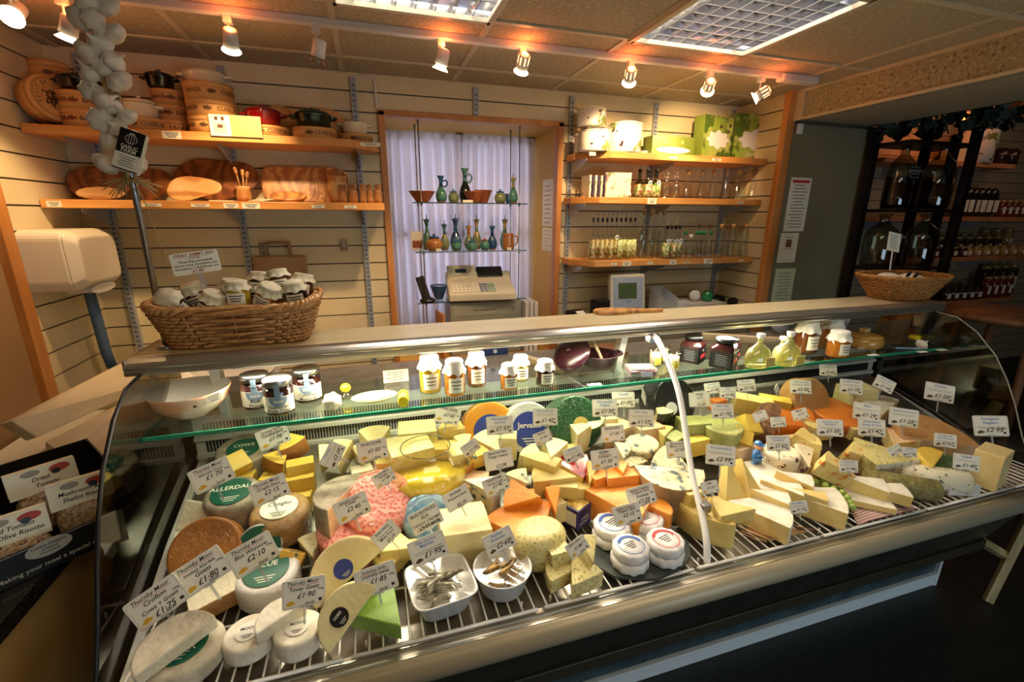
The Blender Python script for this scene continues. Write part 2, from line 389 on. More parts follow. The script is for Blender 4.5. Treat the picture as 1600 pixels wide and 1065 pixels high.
# front rail, trough and bumper
prof = [(.850, .700), (.850, .716), (.842, .720), (.836, .715), (.828, .715), (.826, .722), (.818, .724), (.814, .717), (.806, .717), (.804, .724), (.797, .725)]
prof2 = prof + [(.797, .70)]
mb = MB(); mb.sweepx(prof2, CX0-.02, CX1+.02); cpart(mb, 'front_rail', M['case_alu'])
bp = [(.800, .724)]+[(.800-.030*math.sin(a), .690+.034*math.cos(a)) for a in [PI*i/12 for i in range(1, 12)]]+[(.800, .656), (.83, .65), (.83, .69)]
mb = MB(); mb.sweepx(bp, CX0-.02, CX1+.02, smooth=True); o = cpart(mb, 'bumper', M['bumper'])
# slanted slate front, ledge, lower slate, white kick
def slab(y0, z0, y1, z1, t=.02): return [(y0, z0), (y1, z1), (y1+t, z1), (y0+t, z0)]
mb = MB(); mb.sweepx(slab(.845, .652, .985, .325), CX0, CX1)
mb.m = 1; x = CX0+.1
while x < CX1: mb.sweepx(slab(.8438, .652, .9838, .325, .005), x, x+.0025); x += .30
cpart(mb, 'upper_tile_panel', [M['tile'], M['grout']])
mb = MB(); mb.sweepx([(.972, .33), (.972, .285), (1.05, .28), (1.05, .33)], CX0, CX1); cpart(mb, 'ledge', pm('brown_ledge', '4A4232', rough=.4, metal=.4), bevel=.003)
mb = MB(); mb.sweepx(slab(1.095, .30, 1.095, .06), CX0+.02, CX1-.03)
mb.m = 1; x = CX0+.25
while x < CX1-.1: mb.sweepx(slab(1.0938, .30, 1.0938, .06, .005), x, x+.0025); x += .30
cpart(mb, 'lower_tile_panel', [M['tile2'], M['grout']])
mb = MB(); mb.bb(CX0+.02, CX1-.02, 1.085, 1.105, 0, .058); mb.bb(CX0+.02, CX1-.02, 1.078, 1.105, .058, .070); mb.bb(CX1-.03, CX1-.012, 1.08, 1.11, 0, .33)
cpart(mb, 'kick_board', pm('white_kickboard', 'E4EEF2', rough=.4), bevel=.002)
mb = MB(); mb.bb(CX0, CX1-.02, 1.11, 1.60, .02, .66); cpart(mb, 'plinth_body', M['black'])
# supports
pts = [(.90, 1.385, 1.235), (.895, 1.33, 1.215), (.89, 1.24, 1.165), (.885, 1.16, 1.095), (.875, 1.09, 1.0), (.865, 1.03, .90), (.85, .96, .80), (.838, .90, .745), (.83, .865, .725)]
def crv(P, n=4):
    P = [Vector(p) for p in P]; out = []
    for i in range(len(P)-1):
        a, b, c, d = P[max(i-1, 0)], P[i], P[i+1], P[min(i+2, len(P)-1)]
        for j in range(n):
            t = j/n; out.append(.5*((2*b)+(c-a)*t+(2*a-5*b+4*c-d)*t*t+(3*b-a-3*c+d)*t**3))
    return out+[P[-1]]
pts = [(.965, 1.385, 1.235), (.96, 1.34, 1.218), (.945, 1.25, 1.165), (.93, 1.165, 1.095), (.91, 1.09, 1.0), (.885, 1.01, .90), (.86, .92, .82), (.842, .87, .77), (.83, .845, .722)]
mb = MB(); mb.tube(crv(pts), .0095, 10); pst = cpart(mb, 'support_post', M['whitem'])
for q_ in ((.945, .985, 1.37, 1.40, 1.205, 1.235), (.862, .892, .92, .945, .82, .848)): mb = MB(); mb.bb(*q_); mb.v = [(x-.9, y-1.2, z) for x, y, z in mb.v]; mb.build('clamp', M['steel'], pst, bevel=.002)
for X in (-.48, .93, 2.1):
    mb = MB(); mb.T = TR(X, 0, 0); mb.sweepx([(1.50, 1.236), (1.545, 1.236), (1.60, .95), (1.575, .95)], -.014, .014)
    cpart(mb, 'rear_bracket', M['whitem'], bevel=.002)
# ================================================================ helpers for placing by photo column
def XA(px, Y, z):
    k = (px-800)/FPX; q0 = Vector((0, Y, z-HC)); ex = Vector((1, 0, 0))
    return (k*q0.dot(FW)-q0.dot(RT))/(ex.dot(RT)-k*ex.dot(FW))
def span(p0, p1, Y, z):
    a, b = XA(p0, Y, z), XA(p1, Y, z); return (a+b)/2, b-a
def ZA(px, py, Y): return aty(px, py, Y).z
def cyltext(mb, txt, size, r, z, ang, shear=0):
    vs, fs = text_geo(txt, shear, 'CENTER')
    mb.add([((r+.0006)*math.sin(ang+v[0]*size/r), -(r+.0006)*math.cos(ang+v[0]*size/r), z+v[1]*size) for v in vs], fs)
def cylcrest(mb, r, z, ang, w, h):     # small ornamental swirl mark made of strips on a cylinder
    for k in range(9):
        a = ang+(k-4)*w/r/9; hh = h*(.35+.65*math.cos((k-4)*.36))*(.6+.4*((k*7) % 3)/2)
        mb.add([((r+.0006)*math.sin(a-w/r/22), -(r+.0006)*math.cos(a-w/r/22), z-hh/2), ((r+.0006)*math.sin(a+w/r/22), -(r+.0006)*math.cos(a+w/r/22), z-hh/2+.002),
                ((r+.0006)*math.sin(a+w/r/22), -(r+.0006)*math.cos(a+w/r/22), z+hh/2), ((r+.0006)*math.sin(a-w/r/22), -(r+.0006)*math.cos(a-w/r/22), z+hh/2-.002)], [(0, 1, 2, 3)])

# ================================================================ WALL FITTINGS
M['print'] = pm('brown_print', '5A3A20', rough=.7)
for X, z0, z1, lb in ((-1.198, .3, 2.34, 'leftmost, behind the towel dispenser'), (-.630, .3, 2.34, 'behind the stacked round boxes'), (-.020, .3, 2.34, 'just left of the window recess'),
                  (.638, 2.2, 2.34, 'short piece above the window'), (1.231, .9, 2.34, 'just right of the window recess'), (1.816, .9, 2.34, 'behind the middle of the bottle shelves'), (2.420, .9, 2.34, 'in the right corner')):
    mb = MB(); mb.bb(X-.014, X+.014, 2.779, 2.80, z0, z1); mb.m = 1
    z = z0+.02
    while z < z1-.03: mb.bb(X-.006, X-.002, 2.7785, 2.78, z, z+.014); mb.bb(X+.002, X+.006, 2.7785, 2.78, z, z+.014); z += .025
    o = mb.build('slotted_standard', [M['standard'], M['darkslot']]); tag(o, 'grey slotted shelf standard on the back wall, '+lb, 'shelf standard')
M['tagcard'] = M['paper']
def shelf(name, poly, zt, th, label, brx, tags):
    t = thing(name, label, 'shelf', (poly[0][0], 2.8, zt-th))
    ox, oy, oz = t.location
    mb = MB(); mb.prism([(x-ox, y-oy) for x, y in poly], 0, th); mb.build('board', M['shelfwood'], t, bevel=.003)
    for X in brx:
        mb = MB(); mb.T = Matrix.Translation((X-ox, 0, 0)); mb.sweepx([(-.012, -.002), (-.25, -.002), (-.25, -.014), (-.012, -.085)], -.002, .002)
        mb.build('bracket', M['standard'], t)
    for px0, px1, h in tags:
        fy = min(y for x, y in poly)
        c, w_ = span(px0, px1, fy-.004, zt-.02)
        mb = MB(); mb.box(0, 0, 0, w_, .0015, h); mb.m = 1
        for i, dz in enumerate((.25, 0, -.25)): mb.box(0, -.001, h*dz, w_*(.75-.15*i), .0006, h*.09)
        mb.build('price_label', [M['paper'], M['ink']], t, loc=(c-ox, fy-oy-.002, th/2-.002))
    return t
shelf('wall_shelf', [(-1.315, 2.775), (-1.315, 2.5), (-.045, 2.5), (.085, 2.66), (.085, 2.775)], 2.0, .036, 'upper long beech shelf on the left, carrying round boxes and casseroles', (-1.198, -.63, -.02), [(253, 283, .030), (563, 594, .016)])
shelf('wall_shelf', [(-1.315, 2.775), (-1.315, 2.5), (.088, 2.5), (.088, 2.775)], 1.706, .036, 'lower long beech shelf on the left, carrying olive wood boards', (-1.198, -.63, -.02), [(72, 96, .025), (217, 252, .014), (298, 327, .014), (349, 372, .022), (378, 406, .026), (487, 507, .014), (538, 557, .014)])
shelf('wall_shelf', [(1.20, 2.775), (1.20, 2.66), (1.36, 2.5), (2.475, 2.5), (2.475, 2.775)], 2.005, .036, 'top beech shelf right of the window, carrying olive patterned canisters and green boxes', (1.231, 1.816, 2.42), [(921, 931, .018), (1046, 1058, .010), (1113, 1127, .014)])
shelf('wall_shelf', [(1.19, 2.775), (1.19, 2.66), (1.30, 2.5), (2.475, 2.5), (2.475, 2.775)], 1.755, .036, 'middle beech shelf right of the window, carrying napkin packs and corked bottles', (1.231, 1.816, 2.42), [(1012, 1026, .034), (1153, 1162, .014)])
shelf('wall_shelf', [(1.19, 2.775), (1.19, 2.66), (1.29, 2.5), (2.475, 2.5), (2.475, 2.775)], 1.385, .036, 'lowest beech shelf right of the window, crowded with decorated pourer bottles', (1.231, 1.816, 2.42), [(955, 964, .016), (973, 986, .028), (1012, 1020, .016), (1047, 1057, .028), (1071, 1078, .014), (1100, 1114, .032), (1155, 1162, .014)])

# track and spotlights
M['spotbody'] = pm('spot_white', 'D8D3C8', rough=.35)
M['glow'] = pm('lamp_glow', 'FFE2B0', emit=10)
M['dimglow'] = pm('lamp_rear_glow', 'FFC890', emit=2.2)
mb = MB(); mb.bb(-1.30, 2.12, 2.10, 2.135, 2.340, 2.366); tr = mb.build('light_track', M['spotbody'], bevel=.003); tag(tr, 'long white lighting track running across the ceiling in front of the back wall', 'light track')
mb = MB(); mb.bb(2.10, 2.34, 2.09, 2.145, 2.325, 2.366); o = mb.build('track_feed_box', M['spotbody'], bevel=.01); tag(o, 'white plastic feed box at the right end of the ceiling track', 'junction box')
def spot(px, py, tgt, power, label, back=False, lit=True):
    p = aty(px, py, 2.118); c = Vector((p.x, 2.118, p.z))
    t = thing('track_spotlight', label, 'spotlight', c, group=None)
    d = (Vector(tgt)-c).normalized()
    q = d.to_track_quat('-Z', 'Y').to_matrix().to_4x4()
    mb = MB(); mb.bb(-.014, .014, -.014, .014, 2.315-c.z, 2.345-c.z); mb.tube([(0, 0, 2.32-c.z), (0, 0, 2.29-c.z), (0.0, 0.012, .02), (0, .005, .0)], .004, 6); mb.build('stem', M['spotbody'], t)
    mb = MB(); mb.T = q; mb.lathe([(.016, .052), (.024, .048), (.025, .01), (.026, -.008)], 20); mb.build('housing', M['spotbody'], t)
    mb = MB(); mb.T = q
    if back:
        mb.lathe([(.008, .0535), (.0155, .0535)], 16)
        for k in range(8): mb.T = q @ R3(0, 0, k*45); mb.bb(.0235, .0262, -.003, .003, .012, .044)
        mb.build('heat_vents', M['dimglow'], t)
        mb = MB(); mb.T = q
    mb.lathe([(.012, -.004), (.033, -.026)], 20); mb.lathe([(.001, -.022), (.031, -.0262)], 20)
    mb.build('lamp', M['glow'] if lit else gm('dead_lamp', 'E8E0D0', .2, .6), t)
    if lit:
        l = bpy.data.lights.new('spot_beam', 'SPOT'); l.energy = power*2.6; l.color = lin('FFD29A')[:3]; l.spot_size = math.radians(72); l.spot_blend = .75; l.shadow_soft_size = .02
        o = bpy.data.objects.new('spot_beam', l); C.objects.link(o); o.location = c+d*.035; o.rotation_euler = d.to_track_quat('-Z', 'Y').to_euler()
        l = bpy.data.lights.new('lamp_back_spill', 'POINT'); l.energy = .6; l.color = lin('FF7840')[:3]; l.shadow_soft_size = .015
        o = bpy.data.objects.new('lamp_back_spill', l); C.objects.link(o); o.location = c-d*.062+Vector((0, -.01, 0))
for a in (
    (22, 22, (-1.0, 1.2, 1.6), 4, 'white track spotlight cut by the top left corner of the picture'),
    (107, 50, (-1.25, 2.3, 1.5), 12, 'glowing track spotlight tilted to the left, beside the garlic'),
    (361, 68, (-.62, 2.75, 1.55), 13, 'track spotlight pointing straight down over the stacked boxes'),
    (497, 85, (-.35, 2.4, 1.5), 0, 'unlit track spotlight hanging over the dark green casserole'),
    (690, 98, (.15, 2.3, 1.5), 14, 'glowing track spotlight aimed down left in front of the window top'),
    (816, 103, (.70, 2.9, 1.5), 9, 'track spotlight seen from behind over the right of the window'),
    (984, 122, (1.5, 2.75, 1.8), 14, 'track spotlight over the olive patterned canisters'),
    (1107, 137, (2.0, 2.72, 1.98), 16, 'track spotlight aimed at the green gift boxes, third from the beam'),
    (1186, 149, (1.40, 2.75, 1.78), 12, 'track spotlight nearest the timber post and beam')):
    spot(a[0], a[1], a[2], a[3], a[4], back=a[0] > 760, lit=a[3] > 0)

# louvred ceiling lights
M['louvre'] = pm('louvre_mirror', 'D5D8E0', rough=.16, metal=1)
M['louvrim'] = pm('louvre_rim', '6E6A60', rough=.4)
M['fluo'] = pm('fluorescent_tube', 'D8E2FF', emit=20)
for (x0, x1, y0, y1, lb) in ((1.11, 1.685, 1.345, 1.925, 'louvred fluorescent ceiling light on the right'), (-.06, .50, 1.345, 1.925, 'louvred fluorescent ceiling light on the left, mostly out of view')):
    t = thing('ceiling_light', lb, 'ceiling light', ((x0+x1)/2, (y0+y1)/2, 2.36))
    cx, cy = (x0+x1)/2, (y0+y1)/2; hx, hy = (x1-x0)/2, (y1-y0)/2
    mb = MB()
    for s in (-1, 1): mb.bb(s*hx-.012, s*hx+.012, -hy-.012, hy+.012, -.012, .004); mb.bb(-hx, hx, s*hy-.012, s*hy+.012, -.012, .004)
    mb.build('frame', M['tbar'], t)
    mb = MB(); n = 8; pf = [(.0008, 0), (.0015, .010), (.004, .022), (.008, .032), (.013, .040)]
    for i in range(1, n):
        q0 = -hx+2*hx*i/n
        for sg in (-1, 1):
            vs = []; vt = []
            for w_, z_ in pf: vs += [(q0+sg*w_, -hy, z_), (q0+sg*w_, hy, z_)]; vt += [(-hx, q0*hy/hx+sg*w_, z_+.0005), (hx, q0*hy/hx+sg*w_, z_+.0005)]
            fs = [(2*k, 2*k+1, 2*k+3, 2*k+2) for k in range(len(pf)-1)]
            mb.m = 0; mb.add(vs, fs, True); mb.add(vt, fs, True)
        mb.m = 1; mb.bb(q0-.0015, q0+.0015, -hy, hy, -.0015, .0005); mb.bb(-hx, hx, q0*hy/hx-.0015, q0*hy/hx+.0015, -.0018, .0002)
    mb.v = [(x, y, z+.004) for x, y, z in mb.v]; mb.build('louvre', [M['louvre'], M['louvrim']], t)
    mb = MB(); mb.bb(-hx, hx, -hy, hy, .128, .133)
    for s in (-1, 1): mb.bb(s*hx-.004, s*hx+.004, -hy, hy, .006, .128); mb.bb(-hx, hx, s*hy-.004, s*hy+.004, .006, .128)
    mb.build('reflector', M['louvre'], t)
    mb = MB()
    for i in range(4):
        xx = -hx+2*hx*(i+.5)/4; mb.T = Matrix.Translation((xx, 0, .085)) @ R3(90, 0, 0); mb.lathe([(.008, -hy+.02), (.008, hy-.02)], 10)
        mb.T = Matrix.Identity(4)
        mb.build('tube', M['fluo'], t, loc=(0, 0, 0)); mb = MB()

# sheer curtain and hanging shelves in the window
m = bpy.data.materials.new('sheer_curtain'); m.use_nodes = True; n = m.node_tree.nodes; L = m.node_tree.links; n.remove(n['Principled BSDF'])
a = n.new('ShaderNodeBsdfDiffuse'); a.inputs[0].default_value = lin('E6DEDD'); b = n.new('ShaderNodeBsdfTranslucent'); b.inputs[0].default_value = lin('F2EEF2'); c = n.new('ShaderNodeBsdfTransparent')
x1 = n.new('ShaderNodeMixShader'); x1.inputs[0].default_value = .5; L.new(a.outputs[0], x1.inputs[1]); L.new(b.outputs[0], x1.inputs[2])
x2 = n.new('ShaderNodeMixShader'); x2.inputs[0].default_value = .08; L.new(x1.outputs[0], x2.inputs[1]); L.new(c.outputs[0], x2.inputs[2]); L.new(x2.outputs[0], n['Material Output'].inputs[0])
M['curtain'] = m
mb = MB(); N = 260; vs = []; fs = []
rows = [2.165, 2.13, 1.9, 1.5, 1.1, .78]
for j, z in enumerate(rows):
    for i in range(N+1):
        u = i/N; amp = (.003 if j == 0 else .012+.006*j)
        y = 3.235+amp*(math.sin(u*105+1.7*math.sin(u*9+j*.25))+.6*math.sin(u*47+2+j*.2)) 
        vs.append((.12+1.03*u, min(y, 3.27), z))
for j in range(len(rows)-1):
    for i in range(N): fs.append((j*(N+1)+i, j*(N+1)+i+1, (j+1)*(N+1)+i+1, (j+1)*(N+1)+i))
mb.add(vs, fs, True); o = mb.build('sheer_curtain', M['curtain']); tag(o, 'gathered off white sheer curtain hanging across the window recess', 'curtain')
t = thing('hanging_glass_shelves', 'three glass shelves on steel rods hanging in the window recess', 'hanging shelf', (.62, 2.9, 1.12))
for z in (1.722, 1.432, 1.118):
    mb = MB(); mb.bb(-.355, .355, -.055, .17, z-1.12-.006, z-1.12); g = mb.build('glass_shelf', M['shelfglass'], t)
    mb = MB(); mb.bb(-.356, .356, -.057, -.055, z-1.12-.0062, z-1.12+.0002); mb.build('edge', pm('dark_glass_edge', '2E4A3C', rough=.15), g)
for X in (-.305, .305):
    for Y in (-.04, .15):
        mb = MB(); mb.tube([(X, Y, 1.058), (X, Y, -.36)], .0035, 8)
        for z in (1.722, 1.432, 1.118): mb.lathe([(.007, z-1.12-.018), (.007, z-1.12-.006)], 10, (X, Y, 0)); mb.lathe([(.007, z-1.12), (.007, z-1.12+.006)], 10, (X, Y, 0))
        mb.lathe([(.007, 1.03), (.007, 1.055)], 10, (X, Y, 0)); mb.build('rod', M['steel'], t)

# stoneware
def pot_mat(n, c1, c2, c3=None): return pm(n, c1, c2, scale=9, stretch=(.4, .4, 1.6), lo=.35, hi=.65, rough=.15, coat=.6, c3=c3, s3=14, lo3=.5, hi3=.6)
M['p_blue'] = pot_mat('blue_glaze', '1E3C7A', '2E6E8C', '18264E'); M['p_teal'] = pot_mat('teal_glaze', '3C7A6C', '5E8C7C', '2A4C58'); M['p_brown'] = pot_mat('amber_glaze', 'A9652C', 'C08A4A')
M['p_dark'] = pot_mat('dark_green_glaze', '0E1A16', '1C2C22'); M['p_terra'] = pm('terracotta', '8E4424', 'A45A34', scale=20, rough=.5); M['p_ochre'] = pot_mat('ochre_teal_glaze', '8A8A54', '6E8C78', 'B08A4C')
def pot(px0, px1, ptop, zb, Y, kind, top, body, label, pour=False, group=None):
    X, w_ = span(px0, px1, Y, zb); zt = ZA((px0+px1)/2, ptop, Y); h = max(zt-zb, .02); r = w_/2
    t = thing('stoneware_'+{'jug': 'jug', 'oil': 'oil_bottle', 'jar': 'lidded_jar', 'bowl': 'bowl', 'mug': 'tankard'}[kind], label, {'jug': 'jug', 'oil': 'oil bottle', 'jar': 'jar', 'bowl': 'bowl', 'mug': 'tankard'}[kind], (X, Y, zb))
    def L_(prof, name, mt): b = MB(); b.lathe([(q*r, z*h) for q, z in prof], 24); return b.build(name, mt, t)
    if kind in ('jug', 'oil'):
        L_([(.01, 0), (.62, 0), (.8, .04)], 'foot', M['p_terra']); L_([(.8, .04), (1, .18), (1, .3), (.8, .44), (.5, .55), (.38, .62)], 'body', body)
        L_([(.38, .62), (.32, .7), (.33, .82), (.5, .94), (.72, 1), (.6, .99), (.25, .82)], 'neck', top)
        if kind == 'jug': b = MB(); b.tube(crv([(.30*r, 0, .80*h), (.9*r, 0, .84*h), (1.15*r, 0, .72*h), (.8*r, 0, .60*h), (.42*r, 0, .62*h)]), .11*r+.001, 8); b.build('handle', top, t)
        else:
            b = MB(); b.tube([(0, 0, h*.97), (0, 0, h*1.02), (.002, 0, h*1.02+.024)], .0028, 6); b.lathe([(.009, h*.96), (.007, h*1.03)], 10); b.build('pourer', M['chrome'], t)
    elif kind == 'jar':
        L_([(.01, 0), (.6, 0), (.8, .05)], 'foot', M['p_terra']); L_([(.8, .05), (1, .25), (1, .48), (.8, .66), (.62, .7), (.64, .76)], 'body', body)
        L_([(.7, .76), (.66, .82), (.3, .88), (.12, .9), (.12, .94), (.2, .97), (.12, 1), (.01, 1)], 'lid', top)
    elif kind == 'bowl':
        L_([(.01, 0), (.42, 0), (.5, .1), (.95, .93), (1, 1), (.92, .97), (.45, .18), (.01, .14)], 'body', [body]); b = MB(); b.lathe([(.9*r, .93*h), (.45*r, .2*h), (.01, .16*h)], 24); b.build('glazed_inside', top, t)
    else:
        L_([(.01, 0), (.7, 0), (.78, .04), (.86, .4), (.74, .9), (.78, 1), (.7, .98), (.6, .5), (.01, .1)], 'body', body)
        b = MB(); b.tube(crv([(.7*r, 0, .82*h), (1.3*r, 0, .8*h), (1.35*r, 0, .45*h), (.8*r, 0, .25*h)]), .1*r, 8); b.build('handle', top, t)
    return t
def c3(x): return 600+x/3.227
def c3y(y): return 170+y/3.227
W = 1.7222; W2 = 1.4322
for a in (
 (125, 262, 415, W, 2.96, 'bowl', 'p_teal', 'p_terra', 'wide teal bowl at the left end of the top window shelf'),
 (262, 318, 338, W, 2.92, 'jug', 'p_blue', 'p_teal', 'blue necked jug with loop handle on the top window shelf, beside the teal bowl'),
 (325, 378, 405, W, 2.93, 'jar', 'p_blue', 'p_ochre', 'small lidded jar between the blue necked jug and the tall dark jug'),
 (380, 440, 300, W, 2.95, 'jug', 'p_teal', 'p_dark', 'tallest jug on the window shelves, dark body and teal neck'),
 (400, 505, 416, W, 2.885, 'bowl', 'p_brown', 'p_terra', 'terracotta bowl in front on the top window shelf'),
 (452, 545, 410, W, 3.02, 'bowl', 'p_blue', 'p_terra', 'blue bowl tucked behind the terracotta bowl'),
 (558, 614, 405, W, 2.93, 'jar', 'p_blue', 'p_ochre', 'lidded jar right of the bowls on the top window shelf'),
 (628, 674, 348, W, 2.93, 'oil', 'p_ochre', 'p_teal', 'oil bottle at the right end of the top window shelf'),
 (605, 645, 428, W, 3.03, 'bowl', 'p_blue', 'p_blue', 'small blue bowl half hidden behind the right end oil bottle'),
 (195, 245, 557, W2, 3.00, 'oil', 'p_teal', 'p_teal', 'leftmost tall teal oil bottle on the second window shelf'),
 (213, 295, 630, W2, 2.90, 'jar', 'p_blue', 'p_brown', 'large amber lidded honey pot on the second window shelf'),
 (285, 330, 582, W2, 2.97, 'oil', 'p_teal', 'p_ochre', 'short oil bottle right of the amber honey pot'),
 (334, 392, 553, W2, 2.98, 'oil', 'p_blue', 'p_blue', 'tall blue oil bottle with steel pourer on the second window shelf'),
 (340, 392, 652, W2, 2.875, 'jar', 'p_blue', 'p_teal', 'small squat jar in front of the tall blue oil bottle'),
 (404, 452, 590, W2, 3.02, 'oil', 'p_brown', 'p_ochre', 'brown necked oil bottle near the middle of the second window shelf'),
 (445, 492, 557, W2, 3.0, 'oil', 'p_ochre', 'p_ochre', 'tall ochre oil bottle in the middle of the second window shelf'),
 (415, 470, 655, W2, 2.875, 'jar', 'p_blue', 'p_teal', 'small blue topped jar in front of the brown necked oil bottle'),
 (485, 531, 648, W2, 2.88, 'jar', 'p_terra', 'p_teal', 'small jar with red brown lid in front of the tall ochre oil bottle'),
 (522, 570, 590, W2, 2.95, 'oil', 'p_blue', 'p_blue', 'short dark blue oil bottle with white swing tag'),
 (585, 632, 557, W2, 3.0, 'oil', 'p_ochre', 'p_teal', 'rightmost tall oil bottle, behind the amber tankard'),
 (592, 660, 627, W2, 2.89, 'mug', 'p_brown', 'p_brown', 'amber tankard with handle at the right end of the second window shelf')):
    pot(c3(a[0]), c3(a[1]), c3y(a[2]), a[3], a[4], a[5], M[a[6]], M[a[7]], a[8])
def slabthing(name, label, cat, X, Y, z, sx, sy, sz, mats, rz=0, rx=0, group=None, marks=(), bevel=0):
    t = MB(); t.box(0, 0, sz/2, sx, sy, sz)
    for mk in marks: t.m = mk[0]; t.box(*mk[1:])
    o = t.build(name, mats, bevel=bevel); o.location = (X, Y, z); o.rotation_euler = (math.radians(rx), 0, math.radians(rz)); return tag(o, label, cat, group)
X, w_ = span(c3(140), c3(195), 3.03, W2)
slabthing('leaflet', 'upright leaflet with a red picture at the left end of the second window shelf', 'leaflet', X, 3.03, W2, w_, .002, .115, [M['paper'], M['p_terra']], marks=((1, 0, -.0012, .035, w_*.8, .001, .045),))
slabthing('price_card', 'small cream price card in front of the tall dark jug', 'price card', *span(c3(388), c3(458), 2.852, W)[:1], 2.852, W, .062, .002, .016, [M['paper']])
slabthing('price_card', 'small price card in front of the amber honey pot', 'price card', XA(c3(275), 2.85, W2), 2.85, W2, .03, .002, .018, [M['paper']])
slabthing('price_card', 'small price card in front of the amber tankard', 'price card', XA(c3(632), 2.85, W2), 2.85, W2, .03, .002, .018, [M['paper']])
# notices on the ochre reveal
def sheet(name, label, X, Y, zc, w_, h, rz, lines, mats=None, pic=None, head=None):
    mb = MB(); mb.box(0, 0, 0, w_, .001, h); mb.m = 1
    for i in range(lines): 
        zz = h*(.36-.78*i/max(lines-1, 1)); mb.box(w_*.02*((i*5) % 3-1), -.0008, zz, w_*(.5+.3*((i*37) % 5)/5), .0004, h*.012)
    if head: mb.m = 2; mb.box(0, -.0009, h*.43, w_*.8, .0004, h*.05)
    if pic: mb.m = 2; mb.box(pic[0]*w_, -.0011, pic[1]*h, pic[2]*w_, .0004, pic[3]*h)
    o = mb.build(name, mats or [M['paper'], M['ink'], M['red']]); o.location = (X, Y, zc); o.rotation_euler = (0, 0, math.radians(rz)); return tag(o, label, 'notice')
p = atx(c3(825), c3y(475), 1.162); sheet('paper_notice', 'upper white printed notice taped on the ochre window reveal', 1.1625, p.y, p.z, .19, .30, -90, 9)
p = atx(c3(823), c3y(658), 1.162); sheet('paper_notice', 'lower white printed notice taped on the ochre window reveal', 1.1625, p.y, p.z, .19, .155, -90, 6)
# telephone, bowl, till
X, w_ = span(c3(180), c3(262), 2.87, 1.118)
t = thing('telephone', 'black cordless telephone standing in its base on the lowest window shelf', 'telephone', (X, 2.88, 1.118), .3)
mb = MB(); mb.lathe([(.01, 0), (.048, 0), (.05, .012), (.03, .026), (.01, .028)], 20); mb.build('base', M['black'], t)
mb = MB(); mb.T = R3(-12, -12, 0); mb.box(0, .0, .09, .048, .026, .15); mb.m = 1
for i in range(4):
    for j in range(3): mb.box(-.014+.014*j, -.0135, .045+.014*i, .008, .001, .007)
mb.build('handset', [M['black'], M['darkslot']], t, bevel=.006)
pot(c3(232), c3(322), c3y(888), 1.1182, 2.97, 'bowl', M['p_blue'], M['p_blue'], 'deep blue bowl behind the telephone on the lowest window shelf')
M['till'] = pm('till_beige', 'CFC8B0', rough=.45); M['tillgrey'] = pm('till_drawer_grey', '8E9080', rough=.5)
X, w_ = span(c3(335), c3(692), 2.84, 1.07)
t = thing('till_cabinet', 'grey metal cash drawer unit below the till', 'cash drawer', (X, 2.98, .756), 0)
mb = MB(); mb.bb(-w_/2, w_/2, -.14, .10, 0, .350); mb.m = 1; mb.bb(-w_/2+.02, w_/2-.02, -.1415, -.14, .265, .335); mb.build('body', [M['tillgrey'], pm('drawer_front', '9A9C8A', rough=.5)], t, bevel=.003)
mb = MB(); mb.bb(-.09, .07, -.143, -.1414, .297, .301); mb.build('slot', M['darkslot'], t); mb = MB(); mb.T = TR(w_/2-.06, -.142, .298) @ R3(90, 0, 0); mb.lathe([(.006, 0), (.006, .003), (.001, .003)], 12); mb.build('lock', M['chrome'], t)
X, w_ = span(c3(330), c3(655), 2.88, 1.15)
t = thing('cash_register', 'beige electronic cash register with dark printer cover and keypad', 'cash register', (X, 2.965, 1.1195), math.radians(-4))
mb = MB(); mb.sweepx([(-.16, 0), (.11, 0), (.11, .15), (.05, .165), (-.02, .10), (-.16, .045)], -w_/2, w_/2); mb.build('body', M['till'], t, bevel=.008)
mb = MB(); mb.sweepx([(.0, .10), (.105, .10), (.105, .185), (.075, .195), (.015, .14)], -.01, w_/2-.05); mb.build('printer_cover', M['black'], t, bevel=.008)
mb = MB(); mb.sweepx([(.0, .10), (.10, .10), (.10, .195), (.07, .205), (.005, .135)], -w_/2+.01, -.02); mb.m = 1
mb.T = TR(-w_/4-.01, .036, .171) @ R3(47, 0, 0); mb.box(0, 0, .002, .075, .03, .002); mb.build('display', [M['till'], pm('till_screen', '2A3A55', rough=.2)], t, bevel=.003)
mb = MB(); sl = math.degrees(math.atan2(.055, .14))
for i in range(4):
    for j in range(11):
        mb.m = 0 if j < 7 else (1 if j < 9 else 2); mb.T = TR(-w_/2+.035+j*.026, -.125+i*.026, .061+i*.0102) @ R3(sl, 0, 0); mb.box(0, 0, 0, .021, .02, .008)
mb.build('keypad', [M['paper'], pm('grey_keys', '8E93A0', rough=.5), pm('green_keys', '9CB8A0', rough=.5)], t)
mb = MB(); mb.T = TR(-w_/2+.05, .012, .132) @ R3(47, 0, 0); mb.box(0, 0, .002, .05, .035, .001); mb.box(.06, -.002, .002, .045, .03, .001); mb.build('taped_note', M['paper'], t)
for i, px in enumerate((818, 825, 832)):
    slabthing('white_binder', 'white ring binders standing right of the cash drawer', 'binder', XA(px, 2.88, 1.1), 2.90, .756, .022, .2, .34, [M['whitem']], group='binders beside the till')
slabthing('brown_folder', 'brown folder leaning left of the cash drawer', 'folder', XA(688, 2.82, 1.05), 2.84, .756, .012, .15, .30, [M['timber'], M['paper']], rz=10)

